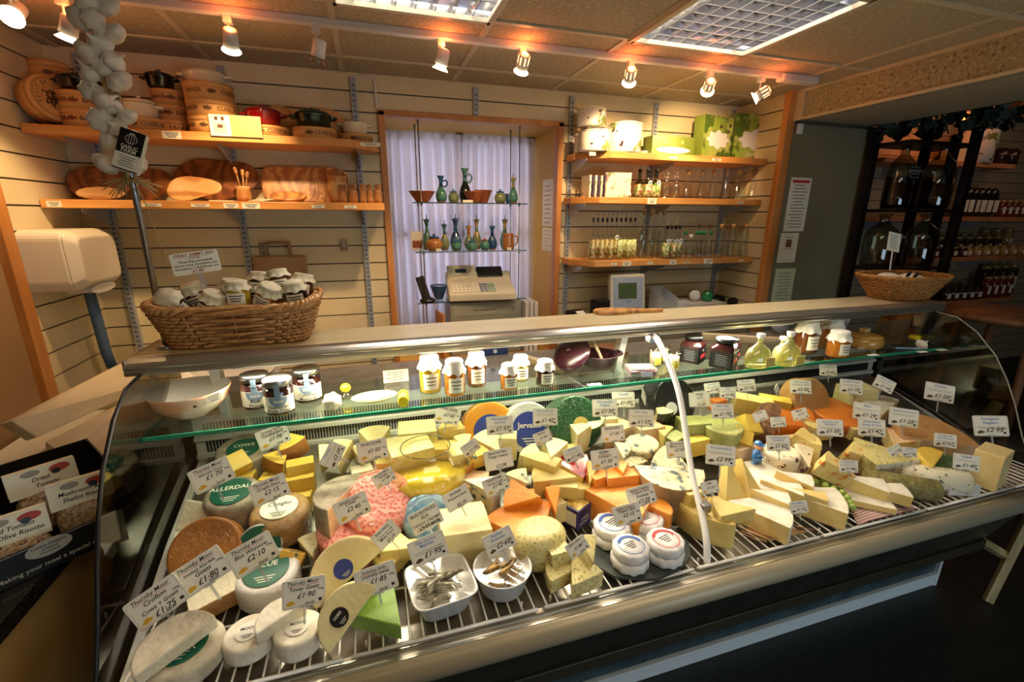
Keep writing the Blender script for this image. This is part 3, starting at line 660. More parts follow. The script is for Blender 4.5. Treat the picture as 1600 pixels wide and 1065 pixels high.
# ================================================================ LEFT SHELVES: bakers
M['card_tan'] = pm('tan_pasteboard', 'D9A566', 'CE9854', scale=6, rough=.55)
M['cream_c'] = pm('cream_ceramic', 'E8D9B4', rough=.2, coat=.5); M['blk_c'] = pm('black_ceramic', '0B0B0C', rough=.08, coat=1); M['red_c'] = pm('red_ceramic', '8E0A12', rough=.08, coat=1)
M['grn_c'] = pm('dark_green_ceramic', '0F2A1E', rough=.08, coat=1); M['aub_c'] = pm('aubergine_ceramic', '2A0714', rough=.3, coat=.25)
def casserole(name, label, X, Y, z, r, h, mt, rz=0, lid=True):
    t = thing(name, label, 'casserole dish', (X, Y, z), rz)
    mb = MB(); mb.lathe([(.01, 0), (.72*r, 0), (.88*r, .12*h), (r, .62*h), (1.04*r, .66*h), (1.0*r, .68*h), (.9*r, .62*h), (.7*r, .15*h), (.01, .1*h)], 32); mb.build('pot', mt, t)
    for s in (-1, 1):
        mb = MB(); mb.tube(crv([(s*.93*r, -.3*r, .55*h), (s*1.22*r, -.2*r, .58*h), (s*1.25*r, .2*r, .58*h), (s*.93*r, .3*r, .55*h)]), .06*r+.002, 8); mb.build('handle', mt, t)
    if lid:
        mb = MB(); mb.lathe([(1.0*r, .70*h), (1.02*r, .73*h), (.8*r, .86*h), (.4*r, .93*h), (.01, .94*h)], 32); l = mb.build('lid', mt, t)
        mb = MB(); mb.lathe([(.10*r, .93*h), (.08*r, .97*h), (.16*r, 1.02*h), (.14*r, 1.06*h), (.01, 1.07*h)], 16); mb.build('knob', mt, l)
    return t
def rbox(label, X, Y, z, r, h, txt, rz=0, crest=True, ribbon=False, group=None, rot=None, face=False):
    t = thing('round_baker_box', label, 'box', (X, Y, z), rz, rot=rot)
    mb = MB(); mb.lathe([(.01, 0), (r, 0), (r, h*.985), (.01, h)], 40); mb.lathe([(r+.0012, h*.70), (r+.0012, h), (r-.004, h+.0005)], 40); mb.build('box', M['card_tan'], t)
    mb = MB()
    if txt:
        a = math.radians(38); cyltext(mb, txt, .024, r+.001, h*.45, a)
        if len(txt) < 8: cyltext(mb, 'BAKER', .024, r+.001, h*.45, math.radians(-52))
    if crest: cylcrest(mb, r+.001, h*.45, math.radians(-10), .036, .026)
    if ribbon: mb.m = 1; cylcrest(mb, r+.0015, h*.38, math.radians(-14), .055, .008)
    if face:
        mb.m = 0
        for rr in (.90, .84, .5):
            for k in range(40):
                a0, a1 = 2*PI*k/40, 2*PI*(k+1)/40
                mb.add([(rr*r*math.cos(a0), rr*r*math.sin(a0), h+.001), (rr*r*math.cos(a1), rr*r*math.sin(a1), h+.001), ((rr-.018)*r*math.cos(a1), (rr-.018)*r*math.sin(a1), h+.001), ((rr-.018)*r*math.cos(a0), (rr-.018)*r*math.sin(a0), h+.001)], [(0, 1, 2, 3)])
        q = random.Random(3)
        for k in range(46):
            a, d = q.random()*6.28, .42*math.sqrt(q.random())*r; mb.T = TR(d*math.cos(a), d*math.sin(a)*.9, h+.001) @ R3(0, 0, q.random()*360); mb.box(0, 0, 0, .02*q.random()+.006, .006, .0004)
        for k, ch in enumerate('PETIT BRIE BAKER'):
            a = math.radians(200-k*14); mb.T = TR(.66*r*math.cos(a), .66*r*math.sin(a), h+.0012) @ R3(0, 0, math.degrees(a)-90); mb.text(ch, .02)
        mb.T = Matrix.Identity(4)
    mb.build('print', [M['print'], M['red']], t); return t
YS = 2.63; ZS = 2.0003
def stack(pxs, n, hb, txt, who, Y=YS, ribbon=False, rz=0):
    X, w_ = span(pxs[0], pxs[1], Y, ZS+.05); r = w_/2
    for i in range(n):
        pos = {1: 'single'}.get(n) or ['bottom', 'middle', 'top'][i if n == 3 else (0 if i == 0 else 2)]
        rbox('tan round %s box, %s of the pile %s' % (txt.split()[0].lower(), pos, who) if n > 1 else 'single tan round box %s' % who, X, Y, ZS+i*(hb+.0012), r, hb, txt, rz=rz+(.25*i), ribbon=ribbon)
    return X, r, ZS+n*(hb+.0012)
# leaning brie baker box and the pile behind it
rbox('round tan brie baker box standing on edge against the left wall', -1.268, 2.585, 2.0+.095, .088, .075, 'BRIE BAKER', face=True, rot=(math.radians(80), 0, math.radians(62)))
stack((66, 124), 3, .090, 'BRIE BAKER', 'in the left corner', Y=2.70, rz=.0)
X, r, z = stack((98, 165), 2, .068, 'BAKER', 'behind the garlic', Y=2.585, ribbon=True)
casserole('casserole', 'black lidded casserole partly hidden behind the garlic', X, 2.585, z, r*.88, .075, M['blk_c'])
X, r, z = stack((190, 262), 1, .05, 'CUISEUR', 'under the cream casserole right of the garlic', Y=2.60)
casserole('casserole', 'low cream lidded casserole just right of the garlic', X-.01, 2.60, z, r*.80, .088, M['cream_c'])
X, r, z = stack((245, 302), 3, .062, 'BAKER', 'topped by a small black casserole', Y=2.69, ribbon=True)
casserole('casserole', 'small black casserole on top of the pile left of the tallest pile', X-.02, 2.66, z, r*.78, .075, M['blk_c'])
X, r, z = stack((296, 372), 3, .068, 'CUISEUR', 'that is the tallest', Y=2.60)
casserole('casserole', 'cream casserole on top of the tallest pile of round boxes', X-.01, 2.615, z, r*.86, .068, M['cream_c'])
X, r, z = stack((384, 450), 1, .045, 'CUISEUR', 'under the red casserole', Y=2.60, ribbon=True)
casserole('casserole', 'glossy red lidded casserole on a tan box', X-.01, 2.60, z, r*.86, .092, M['red_c'])
X, r, z = stack((457, 525), 1, .048, 'CUISEUR A', 'under the dark green casserole', Y=2.60)
casserole('casserole', 'glossy dark green lidded casserole on a tan box', X, 2.60, z, r*.84, .09, M['grn_c'])
X, r, z = stack((531, 582), 1, .04, 'CHEESE BAKER', 'at the right end of the shelf', Y=2.66)
casserole('cheese_baker', 'small open cream cheese baker pot at the right end of the shelf', X-.005, 2.66, z, r*.8, .08, M['cream_c'], lid=False)
for px, lb in ((437, 'behind the red casserole'), (513, 'behind the dark green casserole')):
    mb = MB(); mb.T = R3(72, 0, 0); mb.lathe([(.01, 0), (.085, 0), (.088, .006), (.085, .012), (.07, .009), (.01, .009)], 32); o = mb.build('round_wooden_lid', M['card_tan']); o.location = (XA(px, 2.72, 2.08), 2.71, 2.086); tag(o, 'round tan pasteboard disc leaning '+lb, 'box lid')
# recipe sign on the shelf edge
M['gold'] = pm('pale_gold_card', 'D8C26A', rough=.35)
X, w_ = span(329, 410, 2.49, 2.0)
slabthing('recipe_card', 'gold and photo card hooked on the upper left shelf edge', 'sign', X, 2.492, 1.985, w_, .003, .088, [M['paper'], M['gold'], M['cream_c'], M['print']],
          marks=((1, w_*.2, -.002, .044, w_*.6, .001, .086), (2, -w_*.3, -.0025, .035, w_*.22, .001, .04), (3, -w_*.3, -.003, .04, w_*.10, .001, .014), (3, -w_*.36, -.003, .072, w_*.06, .001, .014), (3, -w_*.24, -.003, .072, w_*.06, .001, .014)))

# ---------------------------------------------------------------- olive wood on the lower shelf
M['olive'] = pm('olive_wood', 'CF9A5A', 'A0683A', scale=5, kind='wave', lo=.0, hi=1.0, rough=.35, coat=.2)
M['olived'] = pm('dark_olive_wood', '94592C', '683818', scale=5, kind='wave', lo=.0, hi=1.0, rough=.35, coat=.3)
M['olivel'] = pm('pale_olive_wood', 'DCAE70', 'B57C42', scale=4, kind='rings', lo=.2, hi=.9, rough=.4)
ZL = 1.7063
def board(name, label, px0, px1, ptop, Y, mt, shape='oval', lean=12, th=.018, cat='chopping board', handle=None):
    X, w_ = span(px0, px1, Y, ZL+.04); h = ZA((px0+px1)/2, ptop, Y)-ZL; N = 40; poly = []
    for i in range(N):
        a = 2*PI*i/N
        if shape == 'oval': x, y = math.cos(a), math.sin(a)
        elif shape == 'rect':
            e = .35; x = math.copysign(abs(math.cos(a))**e, math.cos(a)); y = math.copysign(abs(math.sin(a))**e, math.sin(a))
        else: x = math.cos(a)*(1+.08*math.sin(2*a+1)); y = math.sin(a)*(1+.14*math.sin(3*a+.6)+.1*math.cos(a))
        poly.append((x*w_/2, y*h/2))
    m0 = min(y for x, y in poly)
    poly = [(x, y-m0) for x, y in poly]
    mb = MB(); mb.T = R3(90-lean, 0, 0) @ TR(0, 0, -th/2); mb.prism(poly, 0, th)
    o = mb.build(name, mt, bevel=.004); o.location = (X, Y, ZL+th*.5*math.sin(math.radians(lean))+.001); return tag(o, label, cat)
board('olive_wood_board', 'long dark oval olive wood board leaning at the left end of the lower shelf', 103, 205, 259, 2.70, M['olived'])
board('olive_wood_board', 'reddish dark board leaning behind the metal pole', 196, 268, 262, 2.715, M['olived'], shape='free')
board('olive_wood_board', 'large free form brown board leaning behind the pale pebble shaped bowl', 276, 403, 248, 2.72, M['olived'], shape='free')
board('olive_wood_board', 'large rectangular olive wood board with wavy grain, right half of the lower shelf', 410, 546, 260, 2.71, M['olive'], shape='rect')
board('olive_wood_board', 'flat olive board lying low in front of the large rectangular board', 420, 478, 297, 2.63, M['olive'], shape='oval', lean=40)
# bowls
def dish(name, label, px0, px1, ptop, Y, mt, tilt, free=0):
    X, w_ = span(px0, px1, Y, ZL+.03); h = ZA((px0+px1)/2, ptop, Y)-ZL; mb = MB(); N = 40
    R = Matrix.Rotation(math.radians(tilt), 4, 'X'); vs = []; fs = []
    prof = [(.01, -.02), (.7, -.018), (.93, -.003), (1, .004), (.93, .006), (.7, -.008), (.01, -.012)]
    for r_, z_ in prof:
        for i in range(N):
            a = 2*PI*i/N; k = 1+free*(.12*math.sin(2*a+.7)+.10*math.cos(3*a)); vs.append((w_/2*r_*k*math.cos(a), h/2*1.05*r_*k*math.sin(a), z_))
    for j in range(len(prof)-1):
        for i in range(N): fs.append((j*N+i, j*N+(i+1) % N, (j+1)*N+(i+1) % N, (j+1)*N+i))
    mb.T = R; mb.add(vs, fs, True); mn = min(v[2] for v in mb.v)
    o = mb.build(name, mt); o.location = (X, Y, ZL-mn+.0005); return tag(o, label, 'wooden bowl')
dish('olive_wood_bowl', 'shallow oval olive wood bowl propped at the left end of the lower shelf', 118, 196, 291, 2.60, M['olivel'], 62)
dish('olive_wood_bowl', 'pale pebble shaped olive wood bowl leaning on the lower shelf', 262, 342, 272, 2.60, M['olivel'], 65, free=1)
# honey dippers in a pot
def woodpot(px0, px1, ptop, Y, label, name='wooden_pot', fill='picks', mt=None):
    X, w_ = span(px0, px1, Y, ZL+.02); r = w_/2; h = ZA((px0+px1)/2, ptop, Y)-ZL
    t = thing(name, label, 'wooden pot', (X, Y, ZL)); ph = h*(.45 if fill == 'dip' else (.72 if fill == 'spoon' else .7))
    mb = MB(); mb.lathe([(.01, 0), (r*.8, 0), (r*.98, ph*.35), (r*.85, ph*.9), (r*.9, ph), (r*.75, ph), (r*.7, ph*.2), (.01, ph*.15)], 24); mb.build('pot', mt or M['olivel'], t)
    q = random.Random(int(px0))
    if fill == 'picks':
        mb = MB()
        for k in range(46):
            a, d = q.random()*6.28, r*.6*math.sqrt(q.random()); x0, y0 = d*math.cos(a), d*math.sin(a); mb.tube([(x0*.6, y0*.6, ph*.3), (x0*1.5, y0*1.5, h*(.94+.12*q.random()))], .0011, 4)
        o = mb.build('cocktail_sticks', M['olive'], t); o['kind'] = 'stuff'
    else:
        for k in range(3 if fill == 'dip' else 4):
            dx, dy = ((-.35, 0), (.1, .3), (.45, -.1), (-.1, -.3))[k]; top = Vector((dx*r*1.7, dy*r, h*(.9-.06*k))); b = Vector((dx*r*.2, dy*r*.2, ph*.25)); mb = MB(); mb.tube([b, top], .003, 6)
            d = (top-b).normalized(); mb.T = Matrix.Translation(top) @ d.to_track_quat('Z', 'Y').to_matrix().to_4x4()
            if fill == 'dip': mb.lathe([(.003, -.012)]+[(.009 if i % 2 else .006, -.010+i*.0032) for i in range(9)]+[(.002, .019)], 12); mb.build('honey_dipper', M['olive'], t)
            else: mb.sphere((0, 0, 0), .016, 12, 8, .6); mb.build('wooden_spoon', M['olive'], t)
    return t
woodpot(369, 394, 262, 2.60, 'olive wood pot holding honey dippers', fill='dip')
woodpot(512, 546, 258, 2.64, 'tall cylindrical wooden pot holding round wooden spoons', fill='spoon')
for a, b, lb in ((528, 543, 'leftmost of the little wooden pots of cocktail sticks'), (545, 560, 'second from left of the little wooden pots of cocktail sticks'), (562, 573, 'middle one of the little wooden pots of cocktail sticks'), (573, 584, 'fourth from left of the little wooden pots of cocktail sticks'), (584, 598, 'rightmost little wooden pot of cocktail sticks, beside the window frame')):
    woodpot(a, b, 289, 2.585, lb)
for i in range(3): slabthing('greeting_card', 'pale cards lying fanned on the lower left shelf', 'card', XA(408+4*i, 2.60, 1.72), 2.60, ZL+.002+.004*i, .075, .10, .003, [M['paper']], rz=-15+9*i, group='fanned cards on the lower left shelf')
slabthing('thin_booklet', 'thin white booklet lying flat in front of the honey dipper pot', 'booklet', XA(350, 2.57, 1.71), 2.57, ZL, .10, .09, .004, [M['paper']])
t = thing('plate_stand', 'clear acrylic plate stand on the lower left shelf', 'plate stand', (XA(495, 2.585, 1.75), 2.585, ZL)); Pg = gm('acrylic', 'F4F4F4', .15, .8)
for s in (-1, 1): mb = MB(); mb.tube(crv([(s*.045, -.04, .003), (s*.03, -.01, .012), (s*.010, .01, .05), (s*.008, .015, .105), (s*.004, .015, .11)]), .0035, 8); mb.build('leg', Pg, t)
# ================================================================ RIGHT SHELVES
def c4(x): return 840+x/2.803
def c4y(y): return 130+y/2.803
ZR1, ZR2, ZR3 = 2.0413, 1.7913, 1.4213
ZR1, ZR2, ZR3 = 2.0053+.036-.036, 1.7553, 1.3853
M['olivecan'] = pm('olive_print_ceramic', 'F1ECDD', '7D8A4A', scale=9, kind='noise', lo=.57, hi=.61, rough=.25, coat=.4, c3='4A2C3A', s3=22, lo3=.66, hi3=.68)
M['leafy'] = pm('green_olive_photo', '8FA83C', 'C8CC78', scale=7, lo=.35, hi=.65, rough=.3, coat=.5, c3='4E6A22', s3=14, lo3=.5, hi3=.6)
M['greenbox'] = pm('olive_green_card', '6E8030', rough=.4)
def canister(px0, px1, ptop, Y, z, label, handle=False, lid=True):
    X, w_ = span(px0, px1, Y, z+.05); r = w_/2; h = ZA((px0+px1)/2, ptop, Y)-z
    t = thing('olive_print_canister', label, 'canister', (X, Y, z)); mb = MB()
    mb.lathe([(.01, 0), (r*.97, 0), (r, .01), (r, h*.86), (r*.96, h*.88)], 32); mb.build('body', M['olivecan'], t)
    if lid: mb = MB(); mb.lathe([(r*1.0, h*.885), (r*1.02, h*.93), (r*.7, h*.99), (.01, h)], 32); mb.build('lid', M['olivecan'], t)
    if handle: mb = MB(); mb.tube(crv([(r*.3, -r*.92, h*.75), (r*.2, -r*1.35, h*.7), (r*.1, -r*1.4, h*.4), (r*.1, -r*.95, h*.25)]), .007, 8); mb.build('handle', M['olivecan'], t)
    return t
canister(c4(190), c4(308), c4y(205), 2.585, ZR1, 'olive patterned canister at the left end of the top right shelf')
canister(c4(162), c4(192), c4y(222), 2.67, ZR1, 'small olive patterned jar at the far left end, behind a canister')
t = canister(c4(178), c4(292), c4y(108), 2.66, ZR1+.148, 'olive patterned jug standing high on its box', handle=True)
X, w_ = span(c4(195), c4(290), 2.70, ZR1); slabthing('white_gift_box', 'white gift box under the olive patterned jug', 'box', X, 2.70, ZR1, w_*.95, .10, .147, [M['whitem']])
canister(c4(315), c4(443), c4y(170), 2.59, ZR1, 'widest olive patterned canister, right of its twin')
mb = MB(); mb.lathe([(.01, 0), (.05, 0), (.055, .03), (.05, .03), (.045, .004), (.01, .004)], 24); o = mb.build('white_dish', M['whitem']); o.location = (XA(c4(460), 2.66, ZR1), 2.68, ZR1); tag(o, 'small white dish between the wide canister and the dish box', 'dish')
def pbox(px0, px1, ptop, Y, z, label, dep, rz, txt=None, kind='bowl'):
    X, w_ = span(px0, px1, Y, z); h = ZA((px0+px1)/2, ptop, Y)-z
    t = thing('olive_gift_box', label, 'gift box', (X, Y+dep/2, z), math.radians(rz)); mb = MB(); mb.bb(-w_/2, w_/2, -dep/2, dep/2, 0, h); mb.m = 1; mb.bb(-w_/2+.002, w_/2-.002, -dep/2-.001, -dep/2, .002, h-.002)
    mb.build('box', [M['greenbox'], M['leafy'] if kind == 'bowl' else M['greenbox']], t)
    mb = MB(); f = -dep/2-.002
    if kind == 'bowl':
        N = 40; o1 = [(w_*.36*math.cos(2*PI*i/N)*(1+.12*math.cos(8*2*PI*i/N)), h*.45+h*.20*math.sin(2*PI*i/N)*(1+.16*math.cos(8*2*PI*i/N))) for i in range(N)]
        mb.T = Matrix(((1, 0, 0, 0), (0, 0, 1, f), (0, 1, 0, 0), (0, 0, 0, 1))); mb.prism(o1, -.0006, 0)
        mb.m = 1
        for k, (a, b) in enumerate(((.05, .76), (.32, .66), (.36, .80))): mb.T = TR(a*w_, f-.001, b*h); mb.sphere((0, 0, 0), .008, 10, 6, 1.4); 
    else:
        N = 30; o1 = [(w_*.40*math.cos(2*PI*i/N), h*.30+h*.16*math.sin(2*PI*i/N)) for i in range(N)]
        mb.T = Matrix(((1, 0, 0, 0), (0, 0, 1, f), (0, 1, 0, 0), (0, 0, 0, 1))); mb.prism(o1, -.0006, 0)
        mb.m = 2
        for s in (-.2, .2): mb.prism([(s*w_+.010*math.cos(2*PI*i/16), h*.72+.010*math.sin(2*PI*i/16)) for i in range(16)], -.0006, 0)
    mb.build('picture', [M['whitem'], pm('olive_dark', '4A2A22', rough=.3), M['gold']], t)
    if txt: mb = MB(); mb.T = TR(.01, f-.001, h*.13) @ R3(90, 0, 0); mb.text(txt, .035, shear=.3); mb.build('lettering', M['whitem'], t)
pbox(c4(498), c4(682), c4y(232), 2.58, ZR1, 'low green gift box with an oval dish picture', .10, 0, kind='dish')
pbox(c4(700), c4(850), c4y(142), 2.60, ZR1, 'tall green gift box with a white bowl, brightly lit by a spotlight', .08, 10)
pbox(c4(858), c4(1022), c4y(132), 2.62, ZR1, 'green gift box lettered Provence, next to the right wall', .08, -6, txt='Provence')

# middle shelf
M['napkin'] = pm('napkin_print', 'EFE6D0', '8E6A7A', scale=12, lo=.55, hi=.62, rough=.5, c3='7A8A4A', s3=24, lo3=.6, hi3=.65)
M['packdark'] = pm('pack_side', '4C3F52', '2E2A3A', scale=30, lo=.4, hi=.6, rough=.4)
for i in range(8):
    px = 211+i*12.5; slabthing('napkin_pack', 'slim napkin pack standing in the row left of the front napkin pack', 'napkin pack', XA(c4(px), 2.64, ZR2), 2.64+.0005*i, ZR2, .0125, .11, .125-.002*(i % 2), [M['packdark'] if i % 2 else M['napkin']], rz=0, group='row of napkin packs edge on')
X, w_ = span(c4(300), c4(402), 2.565, ZR2); slabthing('napkin_pack', 'front facing napkin pack glaring under the spotlight', 'napkin pack', X, 2.575, ZR2, w_, .025, .142, [M['napkin']], rz=-6)
mb = MB(); mb.lathe([(.01, 0), (.022, 0), (.024, .018), (.02, .03), (.01, .032)], 20); o = mb.build('small_dip_pot', M['olivecan']); o.location = (XA(c4(392), 2.53, ZR2), 2.53, ZR2); tag(o, 'tiny olive patterned pot in front of the napkin packs', 'pot')
M['bglass'] = gm('bottle_glass', 'F3F7F4', .10, .9, .03)
M['bglassd'] = gm('tinted_bottle_glass', 'A8B48C', .10, .8, .03)
M['cork'] = pm('cork', 'C8A068', 'A87E48', scale=80, rough=.8)
M['gcap'] = pm('green_cap', '1F7A48', rough=.4)
M['oilp'] = pm('printed_bottle_label', 'D8D2B0', 'B85A3A', scale=50, lo=.52, hi=.56, rough=.4, c3='6E8A3A', s3=60, lo3=.5, hi3=.55)
M['herb'] = pm('herb_print', '6E8A34', 'D8DCA8', scale=60, lo=.45, hi=.55, rough=.4)
BP = {'cone': [(.9, 0), (1, .02), (.95, .08), (.45, .60), (.32, .72), (.30, .95), (.36, .97), (.34, 1.0), (.24, 1.0)],
      'cyl': [(.9, 0), (1, .015), (1, .5), (.9, .56), (.38, .66), (.34, .93), (.42, .95), (.40, 1.0), (.26, 1.0)],
      'hour': [(.95, 0), (1, .03), (.75, .3), (.55, .5), (.75, .72), (.45, .84), (.36, .96), (.42, 1.0), (.30, 1.0)],
      'globe': [(.6, 0), (.95, .12), (1, .3), (.85, .45), (.35, .58), (.30, .9), (.38, .94), (.36, 1.0), (.26, 1.0)]}
def bottle(px0, px1, ptop, Y, z, shape, cap, label, group=None, glass='bglass', pr=None, tg=False, capm=None):
    X, w_ = span(px0, px1, Y, z+.05); r = w_/2; H = ZA((px0+px1)/2, ptop, Y)-z
    caph = .022 if cap in ('cork', 'cap', 'swing') else .045; h = H-caph*.7
    t = thing('glass_bottle', label, 'bottle', (X, Y, z), 0, group); mb = MB(); mb.lathe([(.001, .003)]+[(a*r, b*h) for a, b in BP[shape]], 20); mb.build('glass', M[glass], t)
    mb = MB()
    if cap == 'cork': mb.lathe([(.30*r, h*.93), (.36*r, h*1.0), (.42*r, h+caph*.8), (.01, h+caph*.82)], 12); mb.build('cork', M['cork'], t)
    elif cap == 'cap': mb.lathe([(.5*r, h*.93), (.52*r, h+caph*.6), (.01, h+caph*.62)], 16); mb.build('cap', M[capm or 'gcap'], t)
    elif cap == 'swing': mb.lathe([(.4*r, h*.98), (.36*r, h+.01), (.01, h+.012)], 12); mb.tube([(-.4*r, 0, h*.93), (-.5*r, 0, h*.86), (.5*r, 0, h*.86), (.4*r, 0, h*.93)], .0012, 5); mb.build('swing_stopper', M['whitem'], t)
    else:
        mb.lathe([(.4*r, h*.93), (.42*r, h+.006), (.01, h+.008)], 12); mb.build('stopper', M['black'], t)
        mb = MB(); mb.tube([(0, 0, h), (0, 0, h+.018), (.004, 0, h+.024), (.004, 0, h+.04)], .0026, 6); mb.build('pourer', M['chrome'], t)
    if pr: mb = MB(); mb.lathe([(r*1.005, h*.06), (r*1.005, h*pr[1])], 20); mb.build('painted_band', M[pr[0]], t)
    if tg: mb = MB(); mb.T = TR(0, -r*1.02-.001, h*.55) @ R3(90, 0, 0); mb.prism([(.013*math.cos(2*PI*i/14), .015*math.sin(2*PI*i/14)) for i in range(14)], -.0005, .0005); mb.m = 1; mb.box(0, 0, .0008, .014, .01, .0004); mb.build('hang_tag', [M['paper'], M['blue']], t)
    return t
for x, lb in ((442, 'leftmost dark oil bottle with pourer beside the napkin packs'), (478, 'second oil bottle with pourer beside the napkin packs'), (515, 'third oil bottle with pourer, green patterned')):
    bottle(c4(x-17), c4(x+19), c4y(358), 2.575 if x != 442 else 2.64, ZR2, 'cyl', 'pour', lb, pr=('oilp' if x < 500 else 'herb', .5), tg=x > 450, glass='bglassd')
for x in (562, 603): bottle(c4(x-17), c4(x+17), c4y(385), 2.60, ZR2, 'cyl', 'swing', 'clear swing top bottle between the oil bottles and corked bottles', group='swing top bottles on the middle right shelf')
for x in (655, 717, 765, 822, 873, 893, 942): bottle(c4(x-22), c4(x+22), c4y(380), 2.585 if x != 893 else 2.68, ZR2, 'cone', 'cork', 'clear conical bottle with cork stopper on the middle right shelf', group='corked conical bottles on the middle right shelf')
# lowest shelf
for i, x in enumerate(range(238, 430, 20)):
    bottle(c4(x-11), c4(x+11), c4y(572), 2.56+.05*(i % 2), ZR3, 'cyl', 'pour', 'tall painted oil bottle with pourer in the crowded lowest shelf row', group='tall painted pourer bottles', pr=('oilp' if i < 6 else 'herb', .50), tg=(i == 5))
for i, (x, Y) in enumerate(((455, 2.60), (458, 2.68), (492, 2.58), (515, 2.66), (540, 2.59))):
    bottle(c4(x-16), c4(x+16), c4y(552), Y, ZR3, 'cyl', 'cork', 'tall clear cylindrical corked bottle in the middle of the lowest shelf', group='tall clear corked cylinder bottles')
for i, x in enumerate((560, 577, 596, 614)):
    bottle(c4(x-13), c4(x+13), c4y(606), 2.54+.045*(i % 2), ZR3, 'cyl', 'pour', 'short painted oil bottle with pourer and round tag', group='short painted pourer bottles', pr=('herb' if i < 2 else 'oilp', .5), tg=True)
bottle(c4(652), c4(680), c4y(660), 2.56, ZR3, 'cyl', 'cap', 'smallest clear bottle with white cap on the lowest shelf', capm='whitem')
for i, x in enumerate((640, 692, 708, 724, 752)): bottle(c4(x-13), c4(x+13), c4y(645), 2.56+.05*(i % 2), ZR3, 'hour', 'cap', 'clear bottle with green cap on the lowest right shelf', group='green capped bottles')
for i, x in enumerate((795, 820, 846, 874, 900, 925)): bottle(c4(x-17), c4(x+17), c4y(618), 2.56+.06*(i % 2), ZR3, 'hour' if i < 5 else 'cone', 'cork', 'clear waisted corked bottle at the right of the lowest shelf', group='waisted corked bottles')
for i, x in enumerate((700, 745)): bottle(c4(x-15), c4(x+15), c4y(616), 2.69, ZR3, 'cone', 'cork', 'clear corked bottle behind the green capped bottles', group='corked bottles behind the green caps')

# ---------------------------------------------------------------- worktop behind the counter
mb = MB(); mb.bb(1.22, 2.47, 2.40, 2.775, 1.0, 1.03); b_ = mb; t = thing('back_counter', 'dark worktop along the back wall below the bottle shelves', 'worktop', (1.85, 2.6, 0))
mb.v = [(x-1.85, y-2.6, z) for x, y, z in mb.v]; mb.build('top', M['case_alu'] if 0 else pm('back_worktop', '8A7A60', rough=.4), t)
mb = MB(); mb.bb(-.62, .61, -.17, .17, .75, 1.0); mb.build('cabinet', pm('back_cabinet', '9A8C70', rough=.5), t)
for s in (-.6, .59): mb = MB(); mb.bb(s-.02, s+.02, -.16, .16, 0, .75); mb.build('leg_panel', M['darkwood'], t)
ZB = 1.0303
def at_b(x, Y): return XA(c4(x), Y, ZB)
t = thing('card_reader', 'black card payment terminal at the left end of the back worktop', 'card terminal', (at_b(172, 2.52), 2.52, ZB), .3)
mb = MB(); mb.sweepx([(-.06, 0), (.06, 0), (.06, .05), (.0, .06), (-.06, .03)], -.045, .045); mb.build('body', M['black'], t, bevel=.006); mb = MB(); mb.T = TR(0, -.032, .0455) @ R3(27, 0, 0); mb.box(0, 0, 0, .06, .035, .003); mb.build('screen', M['paper'], t)
mb = MB(); mb.tube(crv([(-.04, .03, .02), (-.09, .02, .01), (-.11, -.02, -.002), (-.10, -.04, .001)]), .003, 6); mb.build('cable', M['black'], t)
mb = MB(); mb.bb(-.05, .05, -.05, .05, 0, .105); mb.m = 1; mb.bb(-.045, .045, -.045, .045, .1045, .106); o = mb.build('black_box_file', [M['black'], M['darkslot']], bevel=.006); o.location = (at_b(277, 2.56), 2.56, ZB); o.rotation_euler = (0, 0, .3); tag(o, 'small black box left of the weighing scale', 'box')
X, w_ = span(c4(327), c4(472), 2.50, 1.2)
t = thing('weighing_scale', 'beige weighing scale with tilted grey display head', 'scale', (X, 2.53, ZB), math.radians(-6))
mb = MB(); mb.T = TR(0, 0, .15) @ R3(-10, 0, 0); mb.box(0, 0, 0, w_, .055, w_*.98); mb.build('display_head', M['till'], t, bevel=.012)
mb = MB(); mb.T = TR(0, 0, .15) @ R3(-10, 0, 0); mb.box(0, -.028, .0, w_*.86, .003, w_*.82); mb.build('bezel', pm('scale_bezel', '9AA3B4', rough=.4), t, bevel=.002)
mb = MB(); mb.T = TR(0, 0, .15) @ R3(-10, 0, 0); mb.box(-.005, -.030, .01, w_*.52, .003, w_*.42); mb.m = 1; mb.T = mb.T @ TR(0, -.031, -.058) @ R3(90, 0, 0); mb.text('AVERY', .012); mb.build('screen', [pm('lcd', '4A5A3A', rough=.2), M['ink']], t)
mb = MB(); mb.bb(-.02, .02, -.02, .02, .02, .08); mb.build('neck', M['till'], t); mb = MB(); mb.bb(-.08, .12, -.09, .08, 0, .025); mb.build('base', M['till'], t, bevel=.006)
mb = MB(); mb.lathe([(.01, 0), (.075, 0), (.07, .008), (.01, .008)], 24); o = mb.build('green_weighing_pan', pm('green_tray', '6E8A78', rough=.3)); o.location = (at_b(505, 2.47), 2.47, ZB+.0005); tag(o, 'flat grey green tray right of the weighing scale', 'tray')
t = thing('magazine_holder', 'white cardboard file holder with sloping side on the back worktop', 'file holder', (at_b(560, 2.60), 2.58, ZB), math.radians(8)); mb = MB()
mb.add([(-.06, -.12, 0), (.06, -.12, 0), (.06, .12, 0), (-.06, .12, 0), (-.06, -.12, .05), (.06, -.12, .05), (.06, .12, .15), (-.06, .12, .15)], [(0, 1, 2, 3), (0, 4, 5, 1), (1, 5, 6, 2), (2, 6, 7, 3), (3, 7, 4, 0)]); mb.build('shell', pm('pale_card', 'C8CCD0', rough=.6), t)
X, w_ = span(c4(672), c4(822), 2.46, ZB)
t = thing('card_box', 'white cardboard box lettered EXCEL', 'box', (X, 2.56, ZB), 0); mb = MB(); mb.bb(-w_/2, w_/2, -.10, .12, 0, .062); mb.build('box', pm('white_card', 'E2DCD2', rough=.6), t)
